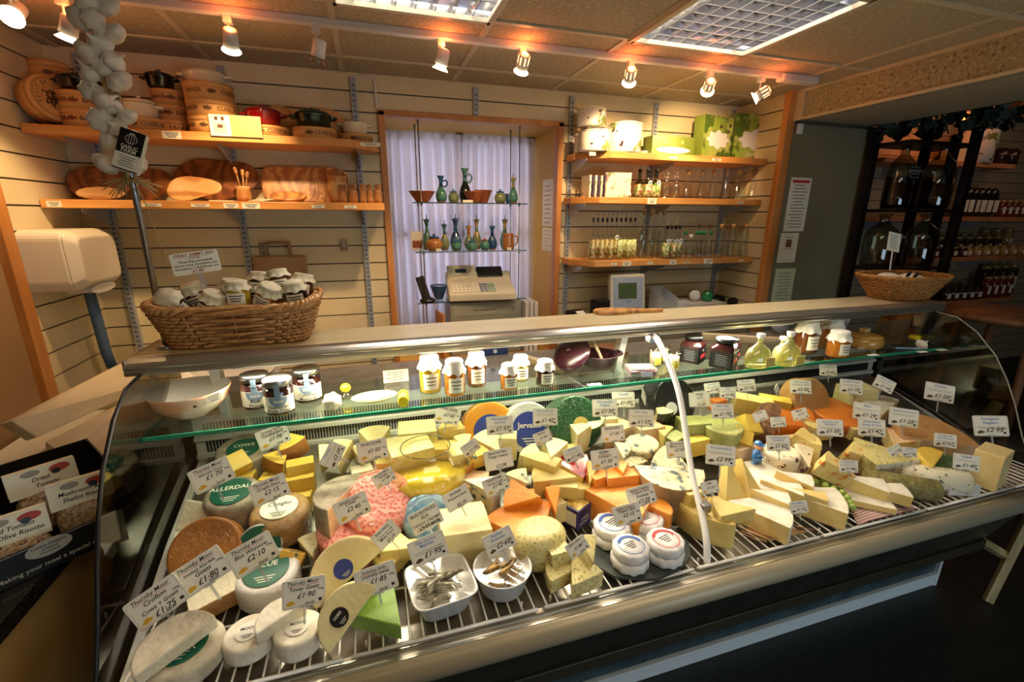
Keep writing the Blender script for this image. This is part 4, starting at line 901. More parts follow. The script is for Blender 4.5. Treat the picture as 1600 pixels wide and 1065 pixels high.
mb = MB(); mb.T = TR(0, -.101, .034) @ R3(90, 0, 0); mb.text('EXCEL', .04); mb.bb(-.06, .06, -.026, -.023, 0, .0004); mb.build('lettering', M['red'], t)
t = thing('snack_packet', 'white snack packet with golden picture in front of the green tins', 'packet', (at_b(628, 2.47), 2.47, ZB), .05); mb = MB(); mb.bb(-.035, .035, -.008, .008, 0, .085); mb.build('packet', M['whitem'], t, bevel=.004)
mb = MB(); mb.bb(-.028, .028, -.0095, -.009, .01, .035); mb.build('picture', M['olive'], t)
M['gtin'] = pm('bright_green_plastic', '1E8A4A', rough=.25, coat=.4)
for (x, dz, Y, rx, lb) in ((680, .099, 2.60, 60, 'green plastic tub lying behind the packet, with pale lid'), (735, .094, 2.56, 80, 'green plastic tub lying on the EXCEL box')):
    t = thing('green_tub', lb, 'tub', (at_b(x, Y), Y, ZB+dz+.001), 0, rot=(math.radians(90), math.radians(18), math.radians(-35)))
    mb = MB(); mb.lathe([(.01, -.05), (.03, -.05), (.032, .03)], 24); mb.build('tub', M['gtin'], t); mb = MB(); mb.lathe([(.035, .03), (.035, .048), (.01, .05)], 24); mb.build('lid', M['gtin'] if x > 700 else M['whitem'], t)
for x, lb in ((790, 'dark crumpled pouch behind the EXCEL box'), (858, 'dark gadget at the right end of the back worktop')):
    mb = MB(); mb.sphere((0, 0, .03), .03, 12, 8); o = mb.build('dark_pouch', M['black']); o.scale = (1.8, 1.2, 1); o.location = (at_b(x, 2.62 if x > 800 else 2.73), 2.62 if x > 800 else 2.73, ZB); tag(o, lb, 'pouch')

# ---------------------------------------------------------------- left wall and sink corner
t = thing('towel_dispenser', 'rounded cream paper towel dispenser on the left wall', 'towel dispenser', (-1.32, 2.475, 1.335))
mb = MB(); N = 12
pr = [(.20-.05+.05*math.cos(a), .25-.05+.05*math.sin(a)) for a in [PI/2*i/6 for i in range(7)]][::-1]
def rr(x0, x1, y0, y1, r_, n=6):
    out = []
    for cx, cy, a0 in ((x1-r_, y1-r_, 0), (x0+r_, y1-r_, 90), (x0+r_, y0+r_, 180), (x1-r_, y0+r_, 270)):
        for i in range(n+1): a = math.radians(a0+90*i/n); out.append((cx+r_*math.cos(a), cy+r_*math.sin(a)))
    return out
mb.T = Matrix(((0, 0, 1, 0), (1, 0, 0, 0), (0, 1, 0, 0), (0, 0, 0, 1)))
mb.prism(rr(-.185, .17, 0, .25, .045), .0, .15, smooth=False); mb.prism(rr(-.185, .17, 0, .25, .045), .15, .19, top=rr(-.155, .14, .03, .22, .035)); mb.build('housing', pm('cream_plastic', 'E4DAC4', rough=.3, coat=.3), t, bevel=.008, bs=3)
mb = MB(); mb.T = Matrix(((0, 0, 1, 0), (1, 0, 0, 0), (0, 1, 0, 0), (0, 0, 0, 1))); mb.prism([(-.02+.1*math.cos(2*PI*i/20), -.002+.02*math.sin(2*PI*i/20)) for i in range(20)], .09, .18); mb.build('towel_slot', M['whitem'], t)
mb = MB(); mb.T = TR(.10, .171, .13) @ R3(-90, 0, 0); mb.prism([(.025*math.cos(2*PI*i/20), .07*math.sin(2*PI*i/20)) for i in range(20)], 0, .002); mb.build('side_opening', M['darkslot'], t)
t = MB(); 
a = atx(125, 450, -1.30); b2 = atx(166, 582, -1.25)
mb = MB(); mb.tube([(-1.25, 2.56, 1.33), (-1.25, 2.58, 1.0), (-1.25, 2.60, .92)], .024, 4); o = mb.build('blue_paper_roll', pm('blue_paper', '5A7A9E', rough=.8)); tag(o, 'long strip of blue paper towel hanging under the towel dispenser', 'paper towel')
t = thing('wash_basin', 'white wash basin in the back left corner', 'wash basin', (-.78, 2.60, .82)); mb = MB()
mb.lathe([(.02, -.12), (.10, -.11), (.20, -.03), (.235, .02), (.24, .03), (.22, .03), (.18, -.02), (.02, -.08)], 32, sq=.75); mb.build('bowl', M['whitem'], t); mb = MB(); mb.bb(-.24, .24, .08, .185, -.04, .03); mb.build('back_ledge', M['whitem'], t, bevel=.01)
mb = MB(); mb.tube([(0, .12, .03), (0, .12, .09), (0, .04, .10), (0, .03, .085)], .010, 8); mb.build('tap', M['chrome'], t); mb = MB(); mb.bb(-.05, .05, .02, .18, -.80, -.10); mb.build('pedestal', M['whitem'], t, bevel=.01)
# paper bags and hook on the back wall
M['kraft'] = pm('kraft_paper', 'A9855A', '9C784E', scale=5, rough=.8)
t = thing('paper_bag', 'brown paper carrier bag hanging on the back wall behind the jam basket', 'bag', (-.47, 2.775, 1.10)); mb = MB(); mb.bb(-.13, .13, -.03, .0, 0, .33); mb.build('bag', M['kraft'], t, bevel=.003)
for yy in (-.029, -.004): mb = MB(); mb.tube([(-.06, yy, .32), (-.055, yy, .40), (.055, yy, .40), (.06, yy, .32)], .008, 6); mb.build('handle', M['kraft'], t)
for (px, py, lb) in ((537, 382, 'chrome slatwall hook plate left of the window'), (411, 388, 'chrome hook holding the brown paper bag')):
    p = aty(px, py, 2.79); t = thing('wall_hook', lb, 'hook', (p.x, 2.795, p.z)); mb = MB(); mb.bb(-.02, .02, -.006, 0, -.03, .03); mb.build('plate', M['chrome'], t); mb = MB(); mb.tube([(0, -.004, .015), (0, -.03, .01), (0, -.035, -.01), (0, -.03, -.02), (0, -.035, -.02)], .003, 6); mb.build('prong', M['chrome'], t)
p = aty(660, 170, 2.79)
mb = MB(); mb.tube([(.02, 2.79, 2.355), (.085, 2.79, 2.345), (.092, 2.79, 2.32), (.092, 2.79, 2.2)], .006, 6); o = mb.build('wall_cable', M['whitem']); tag(o, 'cream cable running down beside the window frame corner', 'cable')
# items seen under the window sill through the case
t = thing('sill_shelf', 'timber shelf below the window seen through the case glass', 'shelf', (.5, 2.70, .68)); mb = MB(); mb.bb(-.40, .45, -.12, .075, .0, .02); mb.build('board', M['shelfwood'], t); mb = MB(); mb.bb(-.40, .45, .065, .075, .02, .07); mb.build('upstand', M['shelfwood'], t)
for px, lb, c_, w0, h0 in ((640, 'black box with red word on the sill shelf', '15151A', .07, .06), (682, 'blue tub on the sill shelf below the window', '1E4C9A', .05, .07), (710, 'orange red packet on the sill shelf', 'C0482A', .05, .065), (832, 'bright orange packet on the sill shelf', 'E0541E', .06, .08)):
    slabthing('sill_packet', lb, 'packet', XA(px, 2.62, .72), 2.64, .7003, w0, .04, h0, [pm('packet_'+c_, c_, rough=.4)])
# posters behind, rear worktop boards
t = thing('picture_card', 'photo card of a hand over a blue badge leaning behind the case', 'card', (XA(768, 2.0, 1.0), 1.93, 1.0305), 0, rot=(math.radians(-8), 0, 0)); mb = MB(); mb.bb(-.06, .06, 0, .002, 0, .10); mb.build('card', M['paper'], t)
mb = MB(); mb.bb(-.06, .06, -.001, 0, 0, .035); mb.m = 1; mb.T = TR(0, -.002, .018) @ R3(90, 0, 0); mb.prism([(.012*math.cos(2*PI*i/12)*(1 if i % 2 else .6), .012*math.sin(2*PI*i/12)*(1 if i % 2 else .6)) for i in range(12)], 0, .0005); mb.build('badge_strip', [pm('navy', '1E3464', rough=.4), M['whitem']], t)
mb = MB(); mb.sphere((0, 0, 0), .024, 12, 8); mb.build('photo', pm('skin_photo', 'A8604A', rough=.5), t, loc=(0, 0, .07)).scale = (1.2, .05, .9)
WZ = 1.0303
def plank(name, label, p0, p1, w_, h, mt, cat='plank'):
    a, b = Vector(p0), Vector(p1); d = b-a; mb = MB(); mb.box(0, 0, h/2, d.length, w_, h); o = mb.build(name, mt, bevel=.003); o.location = (a+b)/2; o.rotation_euler = (0, 0, math.atan2(d.y, d.x)); return tag(o, label, cat)
M['pine'] = pm('pale_pine', 'D8C29A', 'CBB388', scale=4, stretch=(.6, 6, 6), rough=.5)
M['oldwood'] = pm('worn_board', '8A5E3A', '6E4828', scale=4, stretch=(1, 6, 1), rough=.5)
plank('rolling_board', 'pale rounded wooden bar lying on the rear worktop left of the purple pot', atz(812, 556, WZ+.02)-Vector((0, 0, .02)), atz(884, 584, WZ)+Vector((0, 0, 0)), .035, .03, M['pine'])
plank('cutting_board', 'dark brown cutting board behind the purple casserole', (XA(880, 1.8, WZ), 1.80, WZ), (XA(968, 1.8, WZ), 1.80, WZ), .16, .03, M['oldwood'], 'cutting board')
plank('wooden_bar', 'pale wooden bar lying behind the oil bottles', (1.62, 1.90, WZ), (1.95, 1.70, WZ), .035, .035, M['pine'])
for px in (1215, 1255):
    mb = MB(); mb.T = R3(75, 0, 0); mb.lathe([(.01, 0), (.065, 0), (.068, .006), (.01, .008)], 28); o = mb.build('white_plate', M['whitem']); o.location = (XA(px, 1.9, WZ), 1.90, WZ+.068); tag(o, 'white plate propped behind the case on the right', 'plate', 'white plates propped behind the case')
for (x, z0, lb) in ((-.18, 0, 'crumpled pale cloth bag by the left wall under the shelf'),):
    pass
# notices on the grey door and alarm box
def door_sheet(px, py, w_, h, label, n, **k): p = aty(px, py, 2.377); return sheet('paper_notice', label, p.x, 2.377, p.z, w_, h, 0, n, **k)
door_sheet(1246, 320, .17, .33, 'tall printed notice with red heading on the grey door', 14, head=True, mats=[M['paper'], M['ink'], M['red']])
door_sheet(1231, 387, .15, .19, 'notice with a small orange food picture on the grey door', 3, pic=(0, .15, .32, .26), mats=[M['paper'], M['ink'], M['oldwood']])
door_sheet(1224, 445, .17, .22, 'lowest pale green table notice on the grey door', 9, mats=[pm('pale_green_paper', 'C9CFA8', rough=.6), M['ink'], M['red']])
p = aty(1249, 201, 2.36); mb = MB(); mb.bb(-.022, .022, -.02, .0, -.03, .03); o = mb.build('door_sensor', M['whitem'], bevel=.006); o.location = (p.x+.01, 2.378, p.z); tag(o, 'small white sensor box at the top corner of the grey door', 'sensor')
# ================================================================ ON THE COUNTER TOP
ZT = 1.2755
M['wicker'] = pm('wicker', 'CE9A5E', 'A8723C', scale=60, lo=.35, hi=.65, rough=.4, coat=.3)
M['wicker2'] = pm('wicker_pale', 'C08A48', 'A06E34', scale=60, lo=.35, hi=.65, rough=.5)
def ring_pt(u, a, b, e):
    t = 2*PI*u; c, s = math.cos(t), math.sin(t)
    return (a*math.copysign(abs(c)**e, c), b*math.copysign(abs(s)**e, s))
def basket(name, label, loc, a0, b0, a1, b1, h, e, rows, stakes, rr_, mt, dip=0):
    t = thing(name, label, 'basket', loc); mb = MB(); N = stakes*4
    for k in range(rows):
        f = (k+.5)/rows; a, b = a0+(a1-a0)*f, b0+(b1-b0)*f; pts = []
        for i in range(N):
            x, y = ring_pt(i/N, a, b, e); n = math.hypot(x, y); w_ = math.cos(2*PI*i/4+PI*k)*rr_*1.9; zz = h*f+dip*(abs(x)/a)**6*f
            pts.append((x+x/n*w_, y+y/n*w_, zz+.0012*math.sin(i*1.7+k)))
        mb.tube(pts, rr_, 5, closed=True)
    for i in range(stakes):
        x0, y0 = ring_pt((i+.5)/stakes, a0, b0, e); x1, y1 = ring_pt((i+.5)/stakes, a1, b1, e); mb.tube([(x0, y0, 0), (x1, y1, h*1.01+dip*(abs(x1)/a1)**6)], rr_*.9, 5)
    mb.build('weave', mt, t)
    mb = MB()
    for q in range(3):
        pts = []
        for i in range(N):
            x, y = ring_pt(i/N, a1, b1, e); n = math.hypot(x, y); ph = 2*PI*(i/8)+q*2.09; pts.append((x+x/n*rr_*1.6*math.cos(ph), y+y/n*rr_*1.6*math.cos(ph), h*1.02+dip*(abs(x)/a1)**6+rr_*1.5*math.sin(ph)))
        mb.tube(pts, rr_*1.25, 6, closed=True)
    mb.build('rim', mt, t); mb = MB()
    mb.prism([ring_pt(i/40, a0, b0, e) for i in range(40)], 0, .006); mb.build('bottom', mt, t); return t
zr = aty(365, 480, 1.47).z
basket('wicker_basket', 'rectangular wicker basket full of little jam jars on the counter top', (-.385, 1.545, ZT+.002), .172, .08, .216, .112, .108, .35, 10, 30, .0056, M['wicker'], dip=.018)
basket('wicker_basket', 'oval paler wicker basket at the right end of the counter top', (2.42, 1.53, ZT+.002), .125, .085, .205, .14, .105, .8, 16, 40, .0034, M['wicker2'])

M['cloth'] = pm('white_cloth_cover', 'F3F0E6', 'E4DFD0', scale=40, rough=.8, bump=.4, bscale=60)
M['clothc'] = pm('cream_cloth_cover', 'D9CFB0', 'C9BE9C', scale=60, rough=.8, bump=.4, bscale=60)
M['jglass'] = gm('jar_glass', 'F2F2EC', .08, .7)
def jam(c): return pm('jam_'+c, c, rough=.12, coat=.6, sss=.0)
JM = {k: jam(v) for k, v in dict(curd='E8C23A', marm='C9781E', brown='6E3A16', dark='2A0E10', red='5A1410', chut='3A1E12', lime='C8B040').items()}
_jars = {}
def jar(name, label, loc, r, h, mt, cover='cloth', lab=True, rz=0, rot=None, group=None, lid=None, text=None):
    t = thing(name, label, 'jar', loc, rz, group, rot=rot)
    mb = MB(); mb.lathe([(.01, .001), (r*.92, .001), (r, .05*h), (r, .68*h), (r*.8, .78*h), (r*.78, .86*h)], 20); mb.build('glass', M['jglass'], t)
    mb = MB(); mb.lathe([(.01, .004), (r*.90, .004), (r*.96, .06*h), (r*.96, .66*h), (r*.76, .75*h), (.01, .76*h)], 20); mb.build('contents', JM[mt], t)
    if lid: mb = MB(); mb.lathe([(r*.86, .84*h), (r*.88, .98*h), (r*.84, h), (.01, h)], 24); mb.build('lid', M[lid], t)
    else:
        mb = MB(); N = 36; vs = []; fs = []; q = random.Random(int(r*1e5))
        prof = [(.01, 1.0), (.78, 1.0), (.86, .96), (.84, .86), (.98, .76), (1.12, .66)]
        for j, (a, z) in enumerate(prof):
            for i in range(N):
                an = 2*PI*i/N; k = 1+(.07*math.sin(9*an+1) if j >= 4 else (.02*math.sin(12*an) if j == 3 else 0)); vs.append((r*a*k*math.cos(an), r*a*k*math.sin(an), h*(z+(.035*math.sin(7*an+2) if j == 5 else 0))))
        for j in range(len(prof)-1):
            for i in range(N): fs.append((j*N+i, j*N+(i+1) % N, (j+1)*N+(i+1) % N, (j+1)*N+i))
        mb.add(vs, fs, True); mb.build('cloth_cover', M[cover], t)
    if lab:
        mb = MB(); K = 8; aw = .75
        vs = []; 
        for i in range(K+1):
            an = -aw+2*aw*i/K
            for zz in (.14, .56): vs.append(((r+.0008)*math.sin(an), -(r+.0008)*math.cos(an), h*zz))
        mb.add(vs, [(2*i, 2*i+2, 2*i+3, 2*i+1) for i in range(K)]); mb.m = 1
        if text:
            for i, tx in enumerate(text): cyltext(mb, tx, .013 if len(text) < 3 else .012, r+.0012, h*(.42-.16*i), 0)
        else:
            for i, zz in enumerate((.46, .36, .27)):
                a1 = aw*(.7-.12*i); vs = []
                for s_ in range(5):
                    an = -a1+2*a1*s_/4
                    for dz in (-.0014, .0014): vs.append(((r+.0014)*math.sin(an), -(r+.0014)*math.cos(an), h*zz+dz))
                mb.add(vs, [(2*k, 2*k+2, 2*k+3, 2*k+1) for k in range(4)])
        mb.build('label', [M['paper'], M['ink']], t)
    return t
# jam jars in the basket : px, py of jar centre, tilt
for (dx, dy, dz, rx, ry, rz_, mt, cv, lb) in (
    (-0.152, -0.020, 0.097, 28, -35, .4, 'dark', 'clothc', 'jar with speckled cloth lid lying tilted at the left end of the jam basket'),
    (-0.115, 0.045, 0.097, 10, -20, .1, 'brown', 'clothc', 'jar in shadow behind the tilted left jars in the jam basket'),
    (-0.078, -0.045, 0.084, 5, 25, -.2, 'red', 'clothc', 'second jar from left in the jam basket, cloth frill over red jam'),
    (-0.032, 0.030, 0.104, 0, 8, 0, 'dark', 'clothc', 'dark jar behind the lemon curd in the jam basket'),
    (0.005, -0.040, 0.107, 0, 0, 0, 'curd', 'clothc', 'yellow lemon curd jar in the middle of the jam basket'),
    (0.046, 0.045, 0.122, -6, 5, 0, 'dark', 'clothc', 'raised jar at the back centre of the jam basket'),
    (0.069, -0.045, 0.102, 6, 28, -.3, 'marm', 'clothc', 'tilted amber jar in front, right of the lemon curd jar'),
    (0.115, 0.015, 0.130, -12, -8, .1, 'brown', 'clothc', 'highest jar in the jam basket, right of centre'),
    (0.161, -0.020, 0.100, 8, -6, 0, 'dark', 'clothc', 'dark jar at the right front of the jam basket'),
    (0.161, 0.055, 0.112, -8, 12, 0, 'brown', 'clothc', 'jar at the right back corner of the jam basket')):
    jar('jam_jar', lb, (-.385+dx, 1.545+dy, ZT+dz+.004), .034, .076, mt, cv, rot=(math.radians(rx), math.radians(ry), rz_))
def card_geo(w_, h, mt='paper', border=True):
    mb = MB(); r_ = h*.1; poly = rr(-w_/2, w_/2, -h/2, h/2, r_, 3); mb.prism(poly, -.0008, .0008); return mb
t = thing('basket_sign', 'handwritten cream sign for local jammy jars standing in the jam basket', 'sign', aty(306, 410, 1.57))
t.rotation_euler = (math.radians(76), math.radians(-7), math.radians(8))
mb = card_geo(.122, .064); mb.build('card', M['paper'], t)
mb = MB()
for i, (tx, s_) in enumerate((('DINKY  JAMMY  JARS', .011), ('LOCAL', .009), ('Three fruit marmalade', .0095), ('Lemon curd, Strawberry jam', .0095), ('Gooseberry + Elderflower jam', .009), ('£1.80', .013))):
    mb.m = 1 if i in (0, 1, 5) else 0
    mb.text(tx, s_, (0, .0245-.0098*i, .0016), shear=.2)
mb.m = 1; mb.box(0, .0195, .001, .09, .0006, .0002); mb.box(0, -.0305, .001, .035, .0006, .0002)
mb.build('handwriting', [M['ink'], pm('red_brown_ink', '8E3A1E', rough=.6)], t)
mb = MB(); mb.bb(-.004, .012, -.08, -.03, -.003, -.001); mb.build('plastic_stem', gm('clear_plastic', 'F4F6F6', .15, .6, milk=.2), t)
# right basket contents
for (dx, dy, dz, s, lb) in ((.03, -.02, .075, 1.0, 'crumpled white paper parcel in front in the right hand basket'), (.10, .03, .075, .9, 'crumpled white parcel at the right of the right hand basket'), (-.02, .05, .08, .9, 'crumpled white parcel at the back of the right hand basket')):
    mb = MB(); q = random.Random(int(dx*100)); N, Mm = 22, 12; vs = []; fs = []
    mb.sphere((0, 0, 0), .06, 22, 12, .5); mb.v = [(x*(1+.12*q.random()), y*(1+.12*q.random()), z*(1+.25*q.random())+.006*math.sin(60*x+40*y)) for x, y, z in mb.v]
    o = mb.build('paper_parcel', M['cloth']); o.location = (2.42+dx, 1.53+dy, ZT+dz); o.scale = (s, s, s); tag(o, lb, 'parcel')
for (dx, rx, ry, lb) in ((-.07, 15, 12, 'slim dark bottle neck leaning in the right hand basket'), (-.045, 20, 20, 'second slim dark bottle leaning in the right hand basket')):
    t = thing('slim_bottle', lb, 'bottle', (2.42+dx, 1.50, ZT+.03), rot=(math.radians(rx), math.radians(ry), 0)); mb = MB(); mb.lathe([(.01, 0), (.014, .002), (.014, .05), (.006, .07), (.006, .09)], 14); mb.build('body', M['bglassd'], t); mb = MB(); mb.lathe([(.007, .088), (.007, .11), (.001, .111)], 12); mb.build('cap', M['black'], t)
t = thing('basket_sign', 'small tilted handwritten card standing in the right hand basket', 'sign', aty(1397, 378, 1.53)); t.rotation_euler = (math.radians(78), math.radians(10), math.radians(-4))
mb = MB(); mb.box(0, 0, 0, .075, .085, .0015); mb.build('card', M['paper'], t); mb = MB()
for i in range(6): mb.box(.004*((i*3) % 3-1), .028-.011*i, .0012, .05-.008*((i*2) % 3), .0016, .0003)
mb.build('handwriting', M['ink'], t); mb = MB(); mb.bb(-.003, .003, -.13, -.04, -.002, 0); mb.build('stem', M['whitem'], t)
# olive wood paddle board on the counter top
q0 = atz(930, 490, ZT); q1 = atz(1043, 489, ZT)
P = [(0, -.03), (.03, -.045), (.09, -.048), (.13, -.034), (.16, -.024), (.20, -.018), (.25, -.022), (.285, -.016), (.288, .002), (.25, .006), (.20, .004), (.165, .018), (.12, .035), (.06, .042), (.015, .028), (-.004, .0)]
mb = MB(); mb.prism(P, 0, .014); o = mb.build('olive_wood_paddle', M['olive'], bevel=.003); o.location = (q0.x, q0.y+.012, ZT); o.rotation_euler = (0, 0, math.radians(-9)); tag(o, 'olive wood paddle board lying flat on the counter top', 'chopping board')

# ---------------------------------------------------------------- pole and garlic
t = thing('metal_pole', 'slim steel pole standing on the counter top below the garlic string', 'pole', (-.582, 1.50, 1.2755)); mb = MB(); mb.tube([(0, 0, 0), (0, 0, 1.06)], .0085, 14); mb.build('tube', M['steel'], t); mb = MB(); mb.lathe([(.022, 0), (.022, .006), (.010, .010)], 20); mb.build('foot_plate', M['steel'], t)
M['garlic'] = pm('garlic_skin', 'E2D8C4', 'C9BBA4', scale=14, stretch=(1, 1, .3), lo=.35, hi=.7, rough=.5, bump=.3, bscale=40)
M['raffia'] = pm('raffia', 'BCA26C', 'A88E58', scale=30, rough=.8)
gt = thing('garlic_string', 'long plaited string of garlic bulbs hanging at the pole in the top left', 'garlic', (-.582, 1.46, 2.0))
def bulb_mb(seed):
    q = random.Random(seed); mb = MB(); N = 28; prof = [(.001, -.82), (.25, -.84), (.6, -.7), (.92, -.35), (1, 0), (.86, .35), (.5, .66), (.22, .88), (.13, 1.15), (.10, 1.5), (.02, 1.52)]; vs = []; fs = []
    for j, (r_, z_) in enumerate(prof):
        for i in range(N):
            a = 2*PI*i/N; k = 1+.075*math.cos(7*a+.3)*min(1, r_*1.2); vs.append((.027*r_*k*math.cos(a), .027*r_*k*math.sin(a), .027*z_*.85))
    for j in range(len(prof)-1):
        for i in range(N): fs.append((j*N+i, j*N+(i+1) % N, (j+1)*N+(i+1) % N, (j+1)*N+i))
    return mb.add(vs, fs, True)
b0 = None; q = random.Random(5)
for (x, y) in ((440, -30), (510, -40), (530, 30), (440, 25), (390, 90), (455, 95), (560, 165), (490, 215), (510, 170), (430, 262), (560, 300), (505, 335), (445, 360), (585, 398), (450, 445), (500, 490), (545, 520), (495, 590), (620, 572), (575, 622), (548, 700), (515, 800), (645, 690), (672, 805)):
    p = aty(x/3.1325, y/3.1325, 1.455+.02*q.random())
    if b0 is None: b0 = bulb_mb(1).build('garlic_bulb', M['garlic'], gt); o = b0
    else: o = b0.copy(); C.objects.link(o)
    o.parent = gt; o.location = p-gt.location; cx_ = 520 + (y-100)*.1; side = -1 if x < cx_ else 1
    o.rotation_euler = (math.radians(q.uniform(-30, 40)), math.radians(-side*q.uniform(25, 75)), q.uniform(0, 6)); s = q.uniform(.85, 1.08); o.scale = (s, s, s)
mb = MB(); z0 = 1.72-2.0
for k in range(3): mb.tube([(.012*math.cos(k*2.1+i*.8), .03+.012*math.sin(k*2.1+i*.8), z0+i*.035) for i in range(19)], .005, 6)
mb.build('plait', M['raffia'], gt)
mb = MB()
for k in range(46):
    a = q.uniform(0, 2*PI); r_ = q.uniform(.03, .075); dz = q.uniform(-.06, .03); mb.tube([(0, .02, z0+.02), (r_*.5*math.cos(a), .02+r_*.4*math.sin(a), z0+.01+dz*.2), (r_*math.cos(a), .02+r_*.6*math.sin(a), z0+dz*.6)], .0012, 4)
mb.tube([(.02, .0, z0+.01), (.035, 0, z0-.05), (.04, .01, z0-.12), (.045, .02, z0-.2)], .0012, 4)
o = mb.build('frayed_raffia', M['raffia'], gt); o['kind'] = 'stuff'
p = aty(631/3.1325, 737/3.1325, 1.415)
t = thing('garlic_tag', 'black and cream folded tag lettered GARLIC FARM hanging on the garlic string', 'tag', p, rot=(math.radians(82), math.radians(19), math.radians(-12)))
mb = MB(); mb.box(0, 0, 0, .058, .098, .001); mb.box(.003, -.002, -.006, .058, .098, .001); mb.build('card', M['paper'], t)
mb = MB(); mb.bb(-.0285, .0285, -.008, .0485, .0006, .0012); mb.bb(-.0285, .0285, -.049, -.046, .0006, .0012); mb.build('black_panel', M['black'], t)
mb = MB(); mb.m = 0
for k in (-2, -1, 0, 1, 2): mb.tube([(k*.0012, .042, .0016), (k*.005, .034, .0016), (k*.0072, .026, .0016), (k*.004, .018, .0016), (0, .016, .0016)], .0005, 4)
mb.text('GARLIC', .0115, (0, .0075, .0015)); mb.text('FARM', .0135, (0, -.002, .0015))
mb.m = 1
for i in range(5): mb.box(0, -.016-.0055*i, .0008, .038-.006*(i % 3), .0014, .0003)
mb.build('lettering', [M['paper'], M['ink']], t)

# ================================================================ GLASS SHELF
ZG = 1.0895
def gpos(px, py): return atz(px, py, ZG)
def gsize(px, py, w_): return w_/ppm(gpos(px, py))
M['olivebowl'] = pm('olive_bowl_outside', 'E6A878', 'EFE0C8', scale=9, lo=.5, hi=.62, rough=.25, coat=.5)
p = gpos(296, 652); r = .112*.95
t = thing('painted_bowl', 'white bowl painted with olive branches at the left end of the glass shelf', 'bowl', (p.x, p.y+.03, ZG)); mb = MB()
mb.lathe([(.01, 0), (.045, 0), (.05, .006), (.078, .024), (.095, .045), (r*.97, .070), (r, .078), (r*.975, .079)], 40, cap=False); mb.build('outside', M['olivebowl'], t)
mb = MB(); mb.lathe([(r*.975, .079), (r*.93, .070), (.07, .033), (.03, .018), (.001, .017)], 40, cap=False); mb.build('inside', M['whitem'], t)
mb = MB()
for a, zz, dz, L_ in ((-1.1, .05, .3, .03), (-.9, .04, -.3, .024), (-.45, .055, -.5, .028), (.15, .05, .5, .026), (.3, .058, .6, .024), (.4, .045, .3, .026), (.55, .06, .9, .03), (.62, .05, .8, .022), (-1.2, .06, .6, .02)):
    rr_ = .045+(zz-.008)*.9; rr_ = .075+(zz-.03)*(r*.97-.075)/.04
    c_ = Vector((math.sin(a)*(rr_+.001), -math.cos(a)*(rr_+.001), zz)); u = Vector((math.cos(a), math.sin(a), 0))*math.cos(dz)+Vector((0, 0, 1))*math.sin(dz); v_ = u.cross(Vector((math.sin(a), -math.cos(a), -.7))).normalized()
    mb.add([c_+u*(L_*.5), c_+v_*.004, c_-u*(L_*.5), c_-v_*.004], [(0, 1, 2, 3)])
mb.build('painted_leaves', pm('leaf_green', '5A6A2C', rough=.4), t)
mb = MB(); mb.sphere((math.sin(.42)*.093, -math.cos(.42)*.093, .055), .0065, 10, 6); mb.build('painted_olive', pm('olive_black', '2A1C20', rough=.3), t)
t2 = thing('price_flag', 'small handwritten white flag clipped on the rim of the painted bowl', 'price tag', (p.x+r*.78, p.y+.03-r*.70, ZG+.068), rot=(math.radians(70), math.radians(-12), math.radians(18)))
mb = MB(); mb.box(0, 0, 0, .038, .022, .001); mb.m = 1
for i in range(3): mb.box(0, .006-.006*i, .0008, .028-.004*i, .0012, .0003)
mb.build('flag', [M['paper'], M['ink']], t2)
for k, (dx, dy, rz_) in enumerate(((-.01, .0, 10), (.02, .012, 40), (.005, -.018, -20))):
    slabthing('foil_butter_pat', 'gold wrapped butter pat lying in the painted olive bowl', 'butter', p.x+dx, p.y+.03+dy, ZG+.0175+.009*k, .036, .022, .008, [M['gold']], rz=rz_, group='gold butter pats in the painted bowl')
M['lizlabel'] = pm('grey_blue_label', '7C94AA', rough=.5)
def chutney(px, py, lines, label):
    q = gpos(px, py); r = .0405; h = .100; t = thing('chutney_jar', label, 'jar', (q.x, q.y+.035, ZG), .10)
    mb = MB(); mb.lathe([(.01, .001), (r*.93, .001), (r, .008), (r, .078), (r*.93, .084), (r*.93, .088)], 32); mb.build('glass', M['jglass'], t)
    mb = MB(); mb.lathe([(.01, .003), (r*.9, .003), (r*.97, .01), (r*.97, .076), (.01, .08)], 32); mb.build('contents', JM['dark'], t)
    mb = MB(); mb.lathe([(r*.97, .087), (r*.98, .101), (r*.93, .1045), (.01, .1045)], 32); mb.build('lid', M['steel'], t)
    mb = MB(); K = 16; vs = []
    def band(z0, z1, a0, a1, dr):
        vs = []
        for i in range(K+1):
            an = a0+(a1-a0)*i/K
            for zz in (z0, z1): vs.append(((r+dr)*math.sin(an), -(r+dr)*math.cos(an), zz))
        mb.add(vs, [(2*i, 2*i+2, 2*i+3, 2*i+1) for i in range(K)])
    band(.012, .060, -1.25, 1.25, .0006)
    mb.m = 1
    for j in range(8): 
        z0, z1 = .058-.0035*j*.9, .058-.0035*(j+1)*.9; hw = .62*math.sqrt(max(0, 1-(j/8)**2)); band(z0, z1, -hw, hw, .0010)
    band(.056, .074, -.20, .20, .0010); band(.074, .098, -.17, .17, .0018)
    mb.m = 2
    for i, tx in enumerate(lines): cyltext(mb, tx, .0135, r+.0014, .030-.0125*i, 0)
    mb.m = 3; cyltext(mb, 'lizzie', .014, r+.0016, .047, 0, shear=.3)
    mb.build('label', [M['paper'], M['lizlabel'], M['ink'], M['paper']], t)
chutney(400, 641, ('Posh', 'Prunes'), 'tall dark jar labelled Posh Prunes, left of three')
chutney(436, 650, ('Cumbrian', 'Fruits Cider'), 'tall dark jar labelled Cumbrian Fruits, front one of three')
chutney(481, 630, ('Cumbrian', 'Mostarda'), 'tall dark jar labelled Cumbrian Mostarda, right of three')
